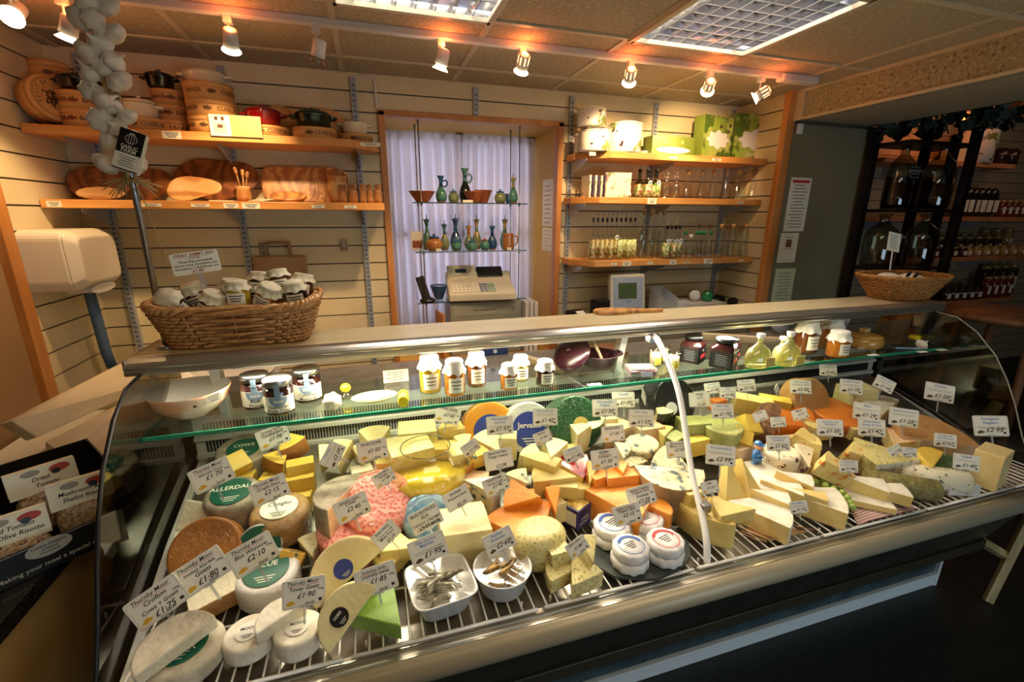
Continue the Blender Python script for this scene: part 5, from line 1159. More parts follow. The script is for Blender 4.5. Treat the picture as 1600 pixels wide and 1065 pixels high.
# small things
o = bulb_mb(3).build('loose_garlic_bulb', M['garlic']); q = gpos(520, 640); o.location = (q.x, q.y+.01, ZG+.023); o.rotation_euler = (1.2, .4, 0); tag(o, 'white garlic bulb lying beside the yellow lemon squeezer on the glass shelf', 'garlic')
M['lemon'] = pm('lemon_yellow_plastic', 'F2DC1E', rough=.35)
q = gpos(541, 625); t = thing('lemon_juice_bottle', 'lemon shaped yellow ball with clear neck on the glass shelf', 'bottle', (q.x, q.y+.02, ZG)); mb = MB(); mb.lathe([(.01, 0), (.016, 0), (.014, .012), (.008, .02)], 16); mb.build('neck', M['bglass'], t); mb = MB(); mb.sphere((0, 0, .034), .016, 16, 10, .9); mb.build('yellow_ball', M['lemon'], t)
q = gpos(586, 632); t = thing('butter_dish', 'pale yellow oval dish on the glass shelf', 'dish', (q.x, q.y+.04, ZG), .1); mb = MB(); mb.lathe([(.01, 0), (.045, 0), (.068, .012), (.07, .014), (.066, .014), (.045, .004), (.01, .003)], 32, sq=.62); mb.build('plate', pm('pale_yellow_ceramic', 'F1E9A8', rough=.25, coat=.4), t); mb = MB(); mb.lathe([(.01, .010), (.052, .010), (.05, .014), (.01, .016)], 32, sq=.6); mb.build('butter', pm('butter', 'F4EE9C', rough=.4), t)
q = gpos(631, 636); t = thing('yellow_tub', 'short bright yellow cylinder lying on the glass shelf pointing to the customer', 'tub', (q.x, q.y+.012, ZG+.0165), rot=(math.radians(90), 0, math.radians(-4))); mb = MB(); mb.lathe([(.01, -.055), (.015, -.055), (.0165, .0), (.01, .001)], 20); mb.build('tube', M['lemon'], t); mb = MB(); mb.lathe([(.0165, .001), (.0165, .008), (.01, .009)], 20); mb.build('cap', M['lemon'], t)
q = gpos(621, 606); slabthing('price_card', 'upright printed price card behind the yellow dish', 'price card', q.x, q.y+.06, ZG, .085, .002, .045, [M['paper'], M['ink']], marks=tuple((1, -.006*(i % 2), -.0013, .036-.007*i, .06-.01*(i % 3), .0005, .0015) for i in range(5)))
for a in ((675, 617, 38, 54, 'curd', 'tall jar of lemon curd with white cloth top, leftmost of the cloth topped jars'), (714, 622, 37, 52, 'marm', 'orange marmalade jar with white cloth top, in front'),
          (748, 607, 34, 50, 'brown', 'brown jar with white cloth top and cream label behind the marmalade'), (799, 612, 31, 37, 'marm', 'short jar of amber jelly with white cloth top, lower of a pair'),
          (817, 598, 30, 37, 'lime', 'short jar with white cloth top standing behind the amber jelly'), (856, 606, 32, 37, 'dark', 'short jar of dark jam with white cloth top beside the purple lid'),
          (1271, 554, 38, 46, 'brown', 'brown honey jar with white cloth top right of the oil flasks'), (1309, 548, 36, 45, 'marm', 'amber jar with white cloth top at the back near the right of the glass shelf'), (1321, 561, 36, 38, 'marm', 'short amber jar with white cloth top in front of the yellow ceramic pot')):
    q = gpos(a[0], a[1]); s = 1/ppm(q); r = a[2]*s/2*.88; h = a[3]*s*1.12; jar('cloth_topped_jar', a[5], (q.x, q.y+r, ZG), r, h, a[4])
# purple casserole, lid and spoon
q = gpos(947, 577); s = 1/ppm(q); r = 30*s; Xp, Yp = q.x, q.y+r*.9
casserole('purple_casserole', 'open purple ceramic casserole with a wooden spoon', Xp, Yp, ZG, r*1.05, .070, M['aub_c'], lid=False)
t = thing('domed_cover', 'purple casserole lid leaning against its pot', 'lid', (Xp-r*1.62, Yp-.005, ZG+r*.78), rot=(math.radians(22), math.radians(-44), 0)); mb = MB(); mb.lathe([(r*1.02, -.006), (r*1.03, 0), (r*.8, .012), (r*.4, .02), (.01, .022)], 36); mb.build('dome', M['aub_c'], t); mb = MB(); mb.lathe([(.008, .02), (.007, .027), (.012, .033), (.009, .037), (.01*.1, .038)], 16); mb.build('knob', M['aub_c'], t)
t = thing('wooden_spoon', 'pale wooden spoon standing in the purple casserole', 'spoon', (Xp, Yp, ZG)); mb = MB(); mb.tube([(.01, -.01, .02), (.0, .0, .05), (-.03, .01, .105)], [.007, .006, .008], 8); mb.build('handle', M['pine'], t)
q = gpos(1013, 592); slab_ = thing('plastic_tub', 'clear plastic tub of dark fruit paste with purple label', 'tub', (q.x, q.y+.05, ZG), -.25); mb = MB(); mb.bb(-.048, .048, -.035, .035, .002, .024); mb.build('contents', JM['red'], slab_, bevel=.006); mb = MB(); mb.bb(-.052, .052, -.039, .039, .0, .032); mb.build('tub', gm('clear_tub', 'EEF0F2', .12, .6, milk=.12), slab_, bevel=.006)
mb = MB(); mb.bb(-.01, .03, -.0405, -.0395, .006, .024); mb.bb(-.035, .03, -.025, .02, .0325, .033); mb.build('label', pm('lilac_label', 'B9B4D4', rough=.5), slab_)
for (px, py, lb) in ((1028, 573, 'small clear pot with yellow green label, left of the pair'), (1056, 579, 'small clear pot with yellow green label, right of the pair'), (1040, 566, 'small clear pot half hidden behind the support post')):
    q = gpos(px, py); t = thing('glass_pot', lb, 'pot', (q.x, q.y+.022, ZG)); mb = MB(); mb.lathe([(.01, .001), (.021, .001), (.0235, .06), (.026, .062), (.026, .066), (.022, .066)], 20); mb.build('pot', M['jglass'], t); mb = MB(); mb.lathe([(.01, .003), (.020, .003), (.022, .05), (.01, .051)], 16); mb.build('contents', pm('pinkish', 'D8C4B0', rough=.4), t)
    mb = MB(); K = 6; mb.add([((.0238)*math.sin(-.6+1.2*i/K), -(.0238)*math.cos(-.6+1.2*i/K), z) for i in range(K+1) for z in (.008, .034)], [(2*i, 2*i+2, 2*i+3, 2*i+1) for i in range(K)]); mb.m = 1; cyltext(mb, 'pear', .009, .0243, .023, 0); cyltext(mb, 'jelly', .009, .0243, .014, 0); mb.build('label', [pm('yellow_green_label', 'C8CC4A', rough=.5), M['red']], t)
M['jblack'] = pm('jar_label_black', '0D0D0F', rough=.4)
for (px, py, w_, lb) in ((1093, 569, 40, 'square jar of dark relish with black lid, alone at left'), (1150, 566, 34, 'square relish jar hidden behind the front relish jar'), (1144, 578, 44, 'square jar of dark relish with black lid, front one')):
    q = gpos(px, py); s = w_/ppm(q)*.8; t = thing('relish_jar', lb, 'jar', (q.x, q.y+s*.6, ZG), math.radians(33))
    hh = s*1.25; mb = MB(); mb.prism(rr(-s/2, s/2, -s/2, s/2, s*.12, 3), .001, hh*.72); mb.prism(rr(-s/2, s/2, -s/2, s/2, s*.12, 3), hh*.72, hh*.9, top=rr(-s*.34, s*.34, -s*.34, s*.34, s*.33, 3)); mb.build('contents', JM['dark'], t)
    mb = MB(); mb.lathe([(s*.42, hh*.9), (s*.43, hh*1.04), (s*.38, hh*1.06), (.01, hh*1.06)], 24); mb.build('lid', M['black'], t)
    mb = MB(); mb.bb(-s*.46, s*.46, -s*.505, -s*.5, hh*.05, hh*.62); mb.bb(-s*.505, -s*.5, -s*.46, s*.46, hh*.05, hh*.62); mb.m = 1; mb.bb(-s*.30, s*.30, -s*.51, -s*.505, hh*.22, hh*.36); mb.m = 2
    for i in range(6): mb.bb(-s*.51, -s*.505, -s*.30+s*.05*(i%2), s*.22, hh*(.14+.07*i), hh*(.148+.07*i))
    mb.bb(-s*.05, s*.05, -s*.51, -s*.505, hh*.48, hh*.55); mb.build('label', [M['jblack'], M['red'], pm('fine_grey_print', '9AA0A4', rough=.5)], t)
M['oil'] = pm('pale_oil', 'D6D07A', rough=.1, coat=.6)
M['flask'] = gm('flask_oil_glass', 'F0F0C0', .12, .8, .03, milk=.25, milkcol='DCDA9C')
for (px, py, w_, lb) in ((1194, 577, 46, 'squat oil flask with white stopper and yellow label, left of three'), (1228, 565, 32, 'squat oil flask standing behind the other two flasks'), (1241, 574, 46, 'squat oil flask with white sticker, right of three')):
    q = gpos(px, py); r = w_/ppm(q)/2*.95; t = thing('oil_flask', lb, 'oil bottle', (q.x, q.y+r*.7, ZG)); mb = MB(); mb.lathe([(.001, .004), (r*.9, .002), (r, .012), (r*1.0, r*.8), (r*.8, r*1.3), (r*.35, r*1.65), (.011, r*1.8), (.010, r*2.1), (.013, r*2.15)], 28, sq=.7); mb.build('flask', M['flask'], t)
    mb = MB(); mb.lathe([(.010, r*2.1), (.014, r*2.2), (.015, r*2.45), (.01, r*2.5)], 16); mb.build('stopper', M['whitem'], t); mb = MB(); mb.bb(r*.05, r*.85, -r*.72, -r*.70, r*.15, r*.85); mb.m = 1
    for i in range(4): mb.bb(r*.12, r*.78, -r*.73, -r*.72, r*(.25+.14*i), r*(.28+.14*i))
    mb.build('label', [pm('yellow_label', 'DCCB6A', rough=.5), M['ink']], t)
q = gpos(1374, 548); r = 28/ppm(q); t = thing('yellow_ceramic_pot', 'ribbed yellow brown ceramic lidded pot', 'pot', (q.x, q.y+r, ZG)); M['mustard'] = pm('mustard_glaze', 'C79A4C', 'B5843A', scale=12, rough=.2, coat=.5)
mb = MB(); N = 64; prof = [(.01, 0), (.8, 0), (.95, .15), (1, .55), (.97, .85), (.92, .95)]; vs = []; fs = []
for j, (a, z) in enumerate(prof):
    for i in range(N): an = 2*PI*i/N; k = 1+(.02 if i % 2 else -.02)*(1 if 1 < j < 5 else 0); vs.append((r*a*k*math.cos(an), r*a*k*math.sin(an), z*.048))
for j in range(len(prof)-1):
    for i in range(N): fs.append((j*N+i, j*N+(i+1) % N, (j+1)*N+(i+1) % N, (j+1)*N+i))
mb.add(vs, fs, True); mb.build('pot', M['mustard'], t); mb = MB(); mb.lathe([(.95*r, .047), (.9*r, .055), (.5*r, .063), (.01, .065)], 32); mb.build('lid', M['mustard'], t)
slabthing('cheese_cube', 'pale cube lying on the lid of the yellow ceramic pot', 'cheese', q.x, q.y+r, ZG+.066, .038, .026, .018, [pm('cube_tan', 'D2B070', rough=.5)], rz=8, bevel=.002)
q = gpos(1355, 545); t = thing('cheese_knife', 'small cheese knife with wooden handle and wide blade', 'knife', (q.x, q.y-.01, ZG+.008), rot=(0, 0, math.radians(-12))); mb = MB(); mb.tube([(-.06, 0, 0), (-.005, 0, 0)], .0075, 8); mb.build('handle', M['pine'], t); mb = MB(); mb.prism([(0, -.006), (.06, -.003), (.075, .010), (.05, .016), (0, .008)], -.001, .001); mb.build('blade', M['chrome'], t)
q = gpos(1420, 545); slabthing('grater_tray', 'dark perforated rectangular grater lying by the yellow ceramic pot', 'grater', q.x+.0, q.y+.02, ZG, .11, .05, .008, [M['steel'], M['darkslot']], rz=-20, marks=tuple((1, -.04+.009*i, -.015+.015*j, .0082, .004, .008, .0006) for i in range(10) for j in range(3)))
q = gpos(1450, 535); t = thing('yellow_cheese_on_plate', 'small dish under a bright yellow wrapped block at the right of the shelf', 'dish', (q.x, q.y+.03, ZG), .0); mb = MB(); mb.lathe([(.01, 0), (.05, 0), (.07, .010), (.066, .010), (.01, .004)], 28, sq=.55); mb.build('dish', pm('grey_dish', '6A6E64', rough=.3), t); 
mb = MB(); mb.bb(-.055, .05, -.018, .018, 0, .022); o = mb.build('yellow_block', M['lemon'], bevel=.008, bs=3); o.location = (q.x, q.y+.03, ZG+.0085); o.rotation_euler = (0, 0, -.15); tag(o, 'bright yellow wrapped block lying on the small grey dish', 'cheese')
o = bulb_mb(9).build('loose_garlic_bulb', M['garlic']); q = gpos(1440, 546); o.location = (q.x, q.y+.004, ZG+.023); o.rotation_euler = (.9, .5, 1); o.scale = (.9, .9, .9); tag(o, 'white garlic bulb in front of the bright yellow block', 'garlic')
for px, py, lb in ((932, 603, 'white price label lying at the shelf edge under the purple casserole'), (1370, 556, 'white price label lying by the yellow ceramic pot'), (1447, 551, 'white price label lying in front of the right hand garlic bulb'), (1478, 548, 'cream price label near the right end of the shelf')):
    q = gpos(px, py); slabthing('shelf_label', lb, 'price label', q.x, q.y+.015, ZG, .05, .02, .001, [M['paper']], rz=-3)

# ---------------------------------------------------------------- left side: granite top, box of risotto packs, board
t = thing('side_counter', 'dark granite topped side counter with brown panel left of the display case', 'counter', (-1.03, .9, 0))
mb = MB(); mb.bb(-.285, .265, -1.2, .75, .815, .855); mb.build('granite_top', pm('black_granite', '17140F', '2E2A24', scale=160, lo=.5, hi=.6, rough=.2, coat=.5), t, bevel=.003)
mb = MB(); mb.bb(-.285, .252, -1.2, .74, 0, .815); mb.build('brown_panel', pm('brown_panel', 'A07C48', '94703E', scale=2, rough=.5), t)
M['blackcard'] = pm('black_carton', '0E0D0C', rough=.4)
bx = thing('display_carton', 'black display carton of risotto packs lettered Making your meal a special occasion', 'carton', (-.878, 1.243, .8555), math.radians(41))
mb = MB(); mb.bb(-.21, .21, -.15, -.146, 0, .075); mb.bb(-.21, .21, .146, .15, 0, .17)
for s in (-.21, .206): mb.T = TR(s, 0, 0); mb.sweepx([(-.15, 0), (.15, 0), (.15, .17), (.0, .14), (-.15, .075)], 0, .004); mb.T = Matrix.Identity(4)
mb.bb(-.21, .21, -.15, .15, 0, .004); mb.build('carton', M['blackcard'], bx)
mb = MB(); mb.T = TR(.035, -.151, .058) @ R3(90, 0, 0); mb.prism([(.040*math.cos(2*PI*i/30), .020*math.sin(2*PI*i/30)) for i in range(30)], 0, .001); mb.m = 1; mb.text('Cuisine Delights', .009, (0, .008, .0015)); mb.text('of Hythe', .008, (0, -.001, .0015)); mb.text('Fine Quality', .007, (0, -.009, .0015)); mb.build('oval_badge', [pm('badge_grey', 'A9A498', rough=.5), M['ink']], bx)
mb = MB(); mb.T = TR(.05, -.151, .020) @ R3(90, 0, 0); mb.text('Making your meal a special occasion', .0145); mb.bb(-.28, .14, .052, .0532, 0, .0004); mb.build('lettering', pm('grey_print', 'B5AFA0', rough=.5), bx)
M['rice'] = pm('risotto_mix', '8E6A4A', 'C9B08A', scale=120, lo=.4, hi=.6, rough=.4, wrap=.6, bump=.5, bscale=140, c3='5A2A1C', s3=60, lo3=.6, hi3=.63)
for k, (x, y, dz, w_, l1, l2, lb) in enumerate(((-.135, -.09, .070, .115, 'Dried Tomato', '& Olive Risotto', 'risotto pack at the left front of the black carton'), (-.005, -.075, .080, .12, 'Dried Tomato', '& Olive Risotto', 'risotto pack labelled Dried Tomato and Olive, front middle'), (-.07, .0, .105, .13, 'Wild Mushroom &', 'Shallot Risotto', 'risotto pack labelled Wild Mushroom, behind at the left'), (.125, -.055, .098, .12, 'Mushroom &', 'Shallot Risotto', 'risotto pack at the right front labelled Mushroom and Shallot'), (.085, .03, .12, .13, 'Dried', 'Tomato', 'risotto pack at the right back of the carton'))):
    loc = bx.matrix_basis @ Vector((x, y*1.15-.012, .01)); t = thing('risotto_pack', lb, 'packet', loc, rot=(math.radians(-12), 0, math.radians(34+[4, -3, 2, -6, 3][k])))
    mb = MB(); mb.sphere((0, 0, 0), 1, 20, 12); mb.v = [(math.copysign(abs(a)**.6, a)*w_*.47, math.copysign(abs(b)**.8, b)*.026, (math.copysign(abs(c)**.6, c)*.5+.5)*(dz-.014)) for a, b, c in mb.v]; mb.build('bag', M['rice'], t)
    mb = MB(); mb.bb(-w_/2, w_/2, -.014, -.012, dz-.02, dz+.045); mb.bb(-w_/2, w_/2, .010, .012, dz-.015, dz+.045); mb.bb(-w_/2, w_/2, -.014, .012, dz+.044, dz+.046); mb.build('header_card', M['paper'], t)
    mb = MB(); mb.T = TR(0, -.0145, dz+.012) @ R3(90, 0, 0); mb.text(l1, .014, (-.005, .004, .0004), shear=.25); mb.text(l2, .014, (.005, -.012, .0004), shear=.25); mb.m = 1; mb.prism([(w_*.26+.02*math.cos(a), .019+.010*math.sin(a)) for a in [2*PI*i/16 for i in range(16)]], 0, .0005); mb.m = 2; mb.prism([(w_*.20+.009*math.cos(a), .012+.007*math.sin(a)) for a in [2*PI*i/12 for i in range(12)]], 0, .0007); mb.m = 3; mb.prism([(-w_*.15+.018*math.cos(a), .022+.008*math.sin(a)) for a in [2*PI*i/16 for i in range(16)]], 0, .0003)
    mb.build('print', [M['ink'], pm('chilli_red', 'B03A1E', rough=.5), M['black'], pm('logo_grey', '9A968A', rough=.5)], t)
# pale wooden planks behind the carton
def quadslab(name, label, pts, th, mt):
    P_ = [Vector(p) for p in pts]; o0 = sum(P_, Vector())/4; nrm = (P_[1]-P_[0]).cross(P_[3]-P_[0]).normalized(); nrm = nrm if nrm.z > 0 else -nrm; mb = MB(); mb.add([p-o0 for p in P_]+[p-o0-nrm*th for p in P_], [(0, 1, 2, 3), (7, 6, 5, 4), (0, 4, 5, 1), (1, 5, 6, 2), (2, 6, 7, 3), (3, 7, 4, 0)]); o = mb.build(name, mt, bevel=.003); o.location = o0; return tag(o, label, 'plank')
M['palepine'] = pm('pale_painted_pine', 'E2D2AE', 'D6C49C', scale=4, stretch=(5, .6, 5), rough=.5)
quadslab('pale_plank', 'long pale pine plank tilted behind the black carton', (atz(17, 657, 1.02), atz(236, 545, 1.02), atz(262, 590, .94), atz(58, 683, .94)), .035, M['palepine'])
quadslab('pale_plank', 'second pale plank lying lower, seen partly through the left end glass', (atz(70, 690, .93), atz(262, 592, .93), atz(300, 650, .90), atz(130, 730, .90)), .03, M['palepine'])
t = thing('back_side_cabinet', 'pale cabinet under the planks behind the side counter', 'cabinet', (-1.0, 2.03, 0)); mb = MB(); mb.bb(-.3, .28, -.36, .20, 0, .84); mb.build('body', M['casewhite'], t)
# ================================================================ CHEESE
def cm(n, c, c2=None, **k):
    k.setdefault('rough', .45); k.setdefault('wrap', .5); k.setdefault('scale', 14); k.setdefault('bump', .5); k.setdefault('bscale', 70)
    return pm('cheese_'+n, c, c2 or c, lo=k.pop('lo', .35), hi=k.pop('hi', .65), **k)
Q = {
 'ched': cm('pale_cheddar', 'E6CD7C', 'DABC66'), 'yel': cm('yellow_paste', 'E6C552', 'DCB440'), 'wens': cm('white_crumbly', 'ECDFA4', 'E0CF8C'), 'ivory': cm('ivory', 'EAD8A0', 'DECA88'),
 'smk': cm('smoked_rind', 'B4752A', '9A5E20'), 'org': cm('orange_paste', 'E8962E', 'DE8622', wrap=.4), 'orgd': cm('orange_rind', 'CE7C22', 'BC6C1C'),
 'blue': cm('blue_veined', 'E4D8AC', 'D6C690', c3='44585E', s3=32, lo3=.53, hi3=.62), 'blueY': cm('yellow_blue_veined', 'E2B544', 'D8A436', c3='4C6656', s3=34, lo3=.55, hi3=.60),
 'strind': cm('stilton_rind', 'A88A5E', '866A44', rough=.7), 'brier': cm('white_rind', 'EFEADB', 'DDD4BE', scale=30, rough=.7, bump=.5), 'briep': cm('soft_paste', 'E8CD82', 'DEBE6C', rough=.35),
 'grey': cm('grey_mould_rind', 'A89C86', '7E725E', scale=26, rough=.8, bump=.7), 'goatr': cm('goat_rind', 'D6CDB6', 'B0A68E', scale=22, rough=.7, bump=.6, wrap=.6), 'goat': cm('goat_paste', 'EFE6CC', 'E2D6B4'),
 'herb': cm('herb_speckled', 'DDD08E', 'D2C47E', c3='8A8646', s3=150, lo3=.56, hi3=.66), 'herbr': cm('herb_coat', '8E8244', '5E5A2C', scale=60, rough=.7, bump=.8, bscale=90), 'crust': cm('netted_brown', 'B28A54', '8E6A3A', scale=40, rough=.6, bump=.8, wrap=.6),
 'cran': cm('cranberry', 'EADCBE', 'E0CFAE', c3='4A1620', s3=30, lo3=.60, hi3=.63), 'apri': cm('apricot', 'EAD48E', 'E2C878', c3='D8822A', s3=34, lo3=.58, hi3=.63), 'spk': cm('pepper', 'E9E2C8', 'DED4B4', c3='4E4A34', s3=70, lo3=.62, hi3=.66),
 'gw': cm('green_wax', '14592A', '0F4A22', rough=.2, wrap=.7, bump=.05), 'bw': cm('black_wax', '14120F', '0D0C0A', rough=.25, wrap=.4, bump=.05), 'rw': cm('red_wax', 'A8141A', '8E1014', rough=.2, wrap=.4, bump=.05), 'yw': cm('yellow_wax', 'D9942A', 'C6801E', rough=.3, wrap=.6, bump=.1), 'ww': cm('white_wax', 'D8D4CE', 'C6C2BE', rough=.3, wrap=.6),
 'leaf': cm('light_green_wax', '9CC64A', '86B63A', rough=.25, wrap=.8, bump=.05), 'dgr': cm('green_rind', '3E6A34', '2E5628', rough=.4, wrap=.7), 'gwrap': cm('green_tinted', 'A8A85A', '8E9246', wrap=.9),
 'net': cm('red_netted', 'D85A50', 'EBA090', kind='voronoi', scale=95, lo=.2, hi=.6, wrap=.7, bump=.8, bscale=95), 'foil': cm('blue_foil', '5E9CC8', 'A8CBE0', scale=26, metal=.3, wrap=.7, rough=.3), 'parm': cm('parmesan', 'E2CB8E', 'D6BC7A', scale=30), 'parmr': cm('parmesan_rind', 'C9A45E', 'B8924C'),
 'tan': cm('tan_rind', 'C4935A', 'B08048'), 'seed': cm('seeded_rind', '5A3218', '8E6038', scale=50, rough=.7, bump=.8), 'pinkr': cm('washed_rind', 'E8C9A0', 'D8AE80', scale=18), 'gour': cm('gouda_orange', 'D8761E', 'C8661A', rough=.3),
}
M['glabel'] = pm('green_label', '0F5A46', rough=.4); M['blabel'] = pm('blue_label', '2E3F8E', rough=.4); M['film'] = gm('cling_film', 'FAFAFA', .06, .5, .12); M['wlabel'] = pm('white_label', 'E9E6DA', rough=.5)
def ramp(Y): return .732 if Y < 1.10 else .732+.36*(Y-1.10)
def surf(px, py, dz):          # point on the display surface raised by dz, seen at photo pixel
    v = ray(px, py); t = (.732+dz-HC)/v.z
    if t*v.y > 1.10: t = (.732-.396+dz-HC)/(v.z-.36*v.y)
    p = v*t+Vector((0, 0, HC)); p.y = min(p.y, 1.50); p.z = ramp(p.y)+dz; return p
def sector(r, a0, a1, n=14): return [(0, 0)]+[(r*math.cos(math.radians(a0+(a1-a0)*i/n)), r*math.sin(math.radians(a0+(a1-a0)*i/n))) for i in range(n+1)]
def shaped(poly, h, mats, arc=None, bevel=.0025, par=None, name='cheese', taper=0):
    # mats = (cut face, rind, top)
    n = len(poly); cx = sum(p[0] for p in poly)/n; cy = sum(p[1] for p in poly)/n; poly = [(x-cx, y-cy) for x, y in poly]
    mb = MB(); mb.prism(poly, -h/2, h/2, top=[(x*(1-taper), y*(1-taper)) for x, y in poly])
    k = len(mb.f); mb.mi = [2, 2]+[1 if (arc and arc(i)) else 0 for i in range(k-2)]
    for i in range(k-2): mb.sm[i+2] = bool(arc and arc(i))
    return mb.build(name, list(mats), par, bevel=bevel)
cnt = 0
def pc(kind, px, py, w_, h, rz, mats, label, s=0, rx=0, ry=0, d=1.0, name=None, ang=50, lab=None, cat='cheese'):
    global cnt; cnt += 1; q = random.Random(cnt*13)
    if isinstance(mats, str): mats = (mats,)*3
    mats = [Q[m] for m in mats]
    p = surf(px, py, s+.03); k = ppm(p)*(1+.22*((px-800)/800)**2); W_, Hh = w_/k, h/k
    if abs(rx) > 50: W_ = min(W_, .19)
    RM = Matrix.Rotation(math.radians(rx), 3, 'X') @ Matrix.Rotation(math.radians(ry), 3, 'Y') @ Matrix.Rotation(math.radians(rz), 3, 'Z'); re_ = RM.to_euler()
    nm = name or {'wedge': 'cheese_wedge', 'block': 'cheese_block', 'wheel': 'round_cheese', 'half': 'half_round_cheese', 'disc': 'round_cheese', 'hdisc': 'half_round_cheese', 'log': 'cheese_log'}[kind]
    root = None
    if lab: root = thing(nm, label, cat, p)
    if kind == 'wedge':
        r = W_/max(1, 2*math.sin(math.radians(ang/2)))*d
        o = shaped(sector(r, -ang/2, ang/2), Hh, mats, arc=lambda i: 1 <= i <= 14, par=root, name='body' if root else nm)
    elif kind == 'block':
        a, b = W_/2, W_*d/2; j = lambda: 1+q.uniform(-.08, .08); o = shaped([(-a*j(), -b*j()), (a*j(), -b*j()), (a*j(), b*j()), (-a*j(), b*j())], Hh, mats, par=root, name='body' if root else nm, taper=.03)
    elif kind in ('wheel', 'disc'):
        mb = MB(); r = W_/2; e = min(Hh*.18, .008) if ang < 100 else min(Hh*.49, ang/10000); mb.m = 2; mb.lathe([(.0001, -Hh/2), (r-e, -Hh/2)], 44, cap=False); mb.m = 1
        fl = [(e*math.sin(PI/2*i/5), e*math.cos(PI/2*i/5)) for i in range(6)]; mb.lathe([(r-e+a_, -Hh/2+e-b_) for a_, b_ in fl]+[(r-e+a_, Hh/2-e+b_) for a_, b_ in fl[::-1]], 44, cap=False)
        mb.m = 2; mb.lathe([(r-e, Hh/2), (r*.5, Hh/2), (.0001, Hh/2)], 44, cap=False)
        mb.v = [(x, y*(d if d != 1.0 else 1), z) for x, y, z in mb.v]; o = mb.build('body' if root else nm, mats, root)
    elif kind in ('half', 'hdisc'):
        o = shaped(sector(W_/2, 0, 180, 22)[1:], Hh, mats, arc=lambda i: i < 22, par=root, name='body' if root else nm, bevel=.004)
    elif kind == 'log':
        mb = MB(); r = Hh/2; N = 28; mb.T = R3(0, 90, 0); e = r*.2; mb.lathe([(r*.8, -W_/2), (r, -W_/2+e), (r, W_/2-e), (r*.8, W_/2)], N); o = mb.build('body' if root else nm, [mats[1]], root)
    vs_ = [RM @ v.co for v in o.data.vertices]; up = p.y > 1.10
    lift = -min(v.z-(.36*v.y if up else 0) for v in vs_); p = surf(px, py, s+lift)
    lo_, hi_ = min(v.y for v in vs_), max(v.y for v in vs_)
    if p.y+lo_ < .826: p.y = .826-lo_; p.z = ramp(p.y)+s+lift
    if p.y+hi_ > 1.545: p.y = 1.545-hi_; p.z = ramp(p.y)+s+lift
    p.x = min(max(p.x, CX0+.045-min(v.x for v in vs_)), CX1-.045-max(v.x for v in vs_))
    if root:
        root.location = p; root.rotation_euler = re_
        lm, lr, lz = lab[0], lab[1], Hh/2+.0025
        mb = MB(); mb.T = TR(lab[3] if len(lab) > 3 else 0, lab[4] if len(lab) > 4 else 0, 0); rr_ = lr*W_/2; pts = [(rr_*math.cos(2*PI*i/36), rr_*math.sin(2*PI*i/36)) for i in range(36)]; mb.prism(pts, lz-.0015, lz); mb.m = 1
        if lab[2]:
            for i, tx in enumerate(lab[2]): mb.text(tx, rr_*.42, (0, rr_*(.25-.5*i), lz+.0005))
        for i in range(3): mb.box(0, -rr_*(.45+.14*i), lz+.0003, rr_*(.9-.2*i), rr_*.04, .0004)
        mb.build('label', [M[lm], M['paper'] if lm in ('glabel', 'blabel', 'jblack') else M['ink']], root); return root
    o.location = p; o.rotation_euler = re_; tag(o, label, cat); return o

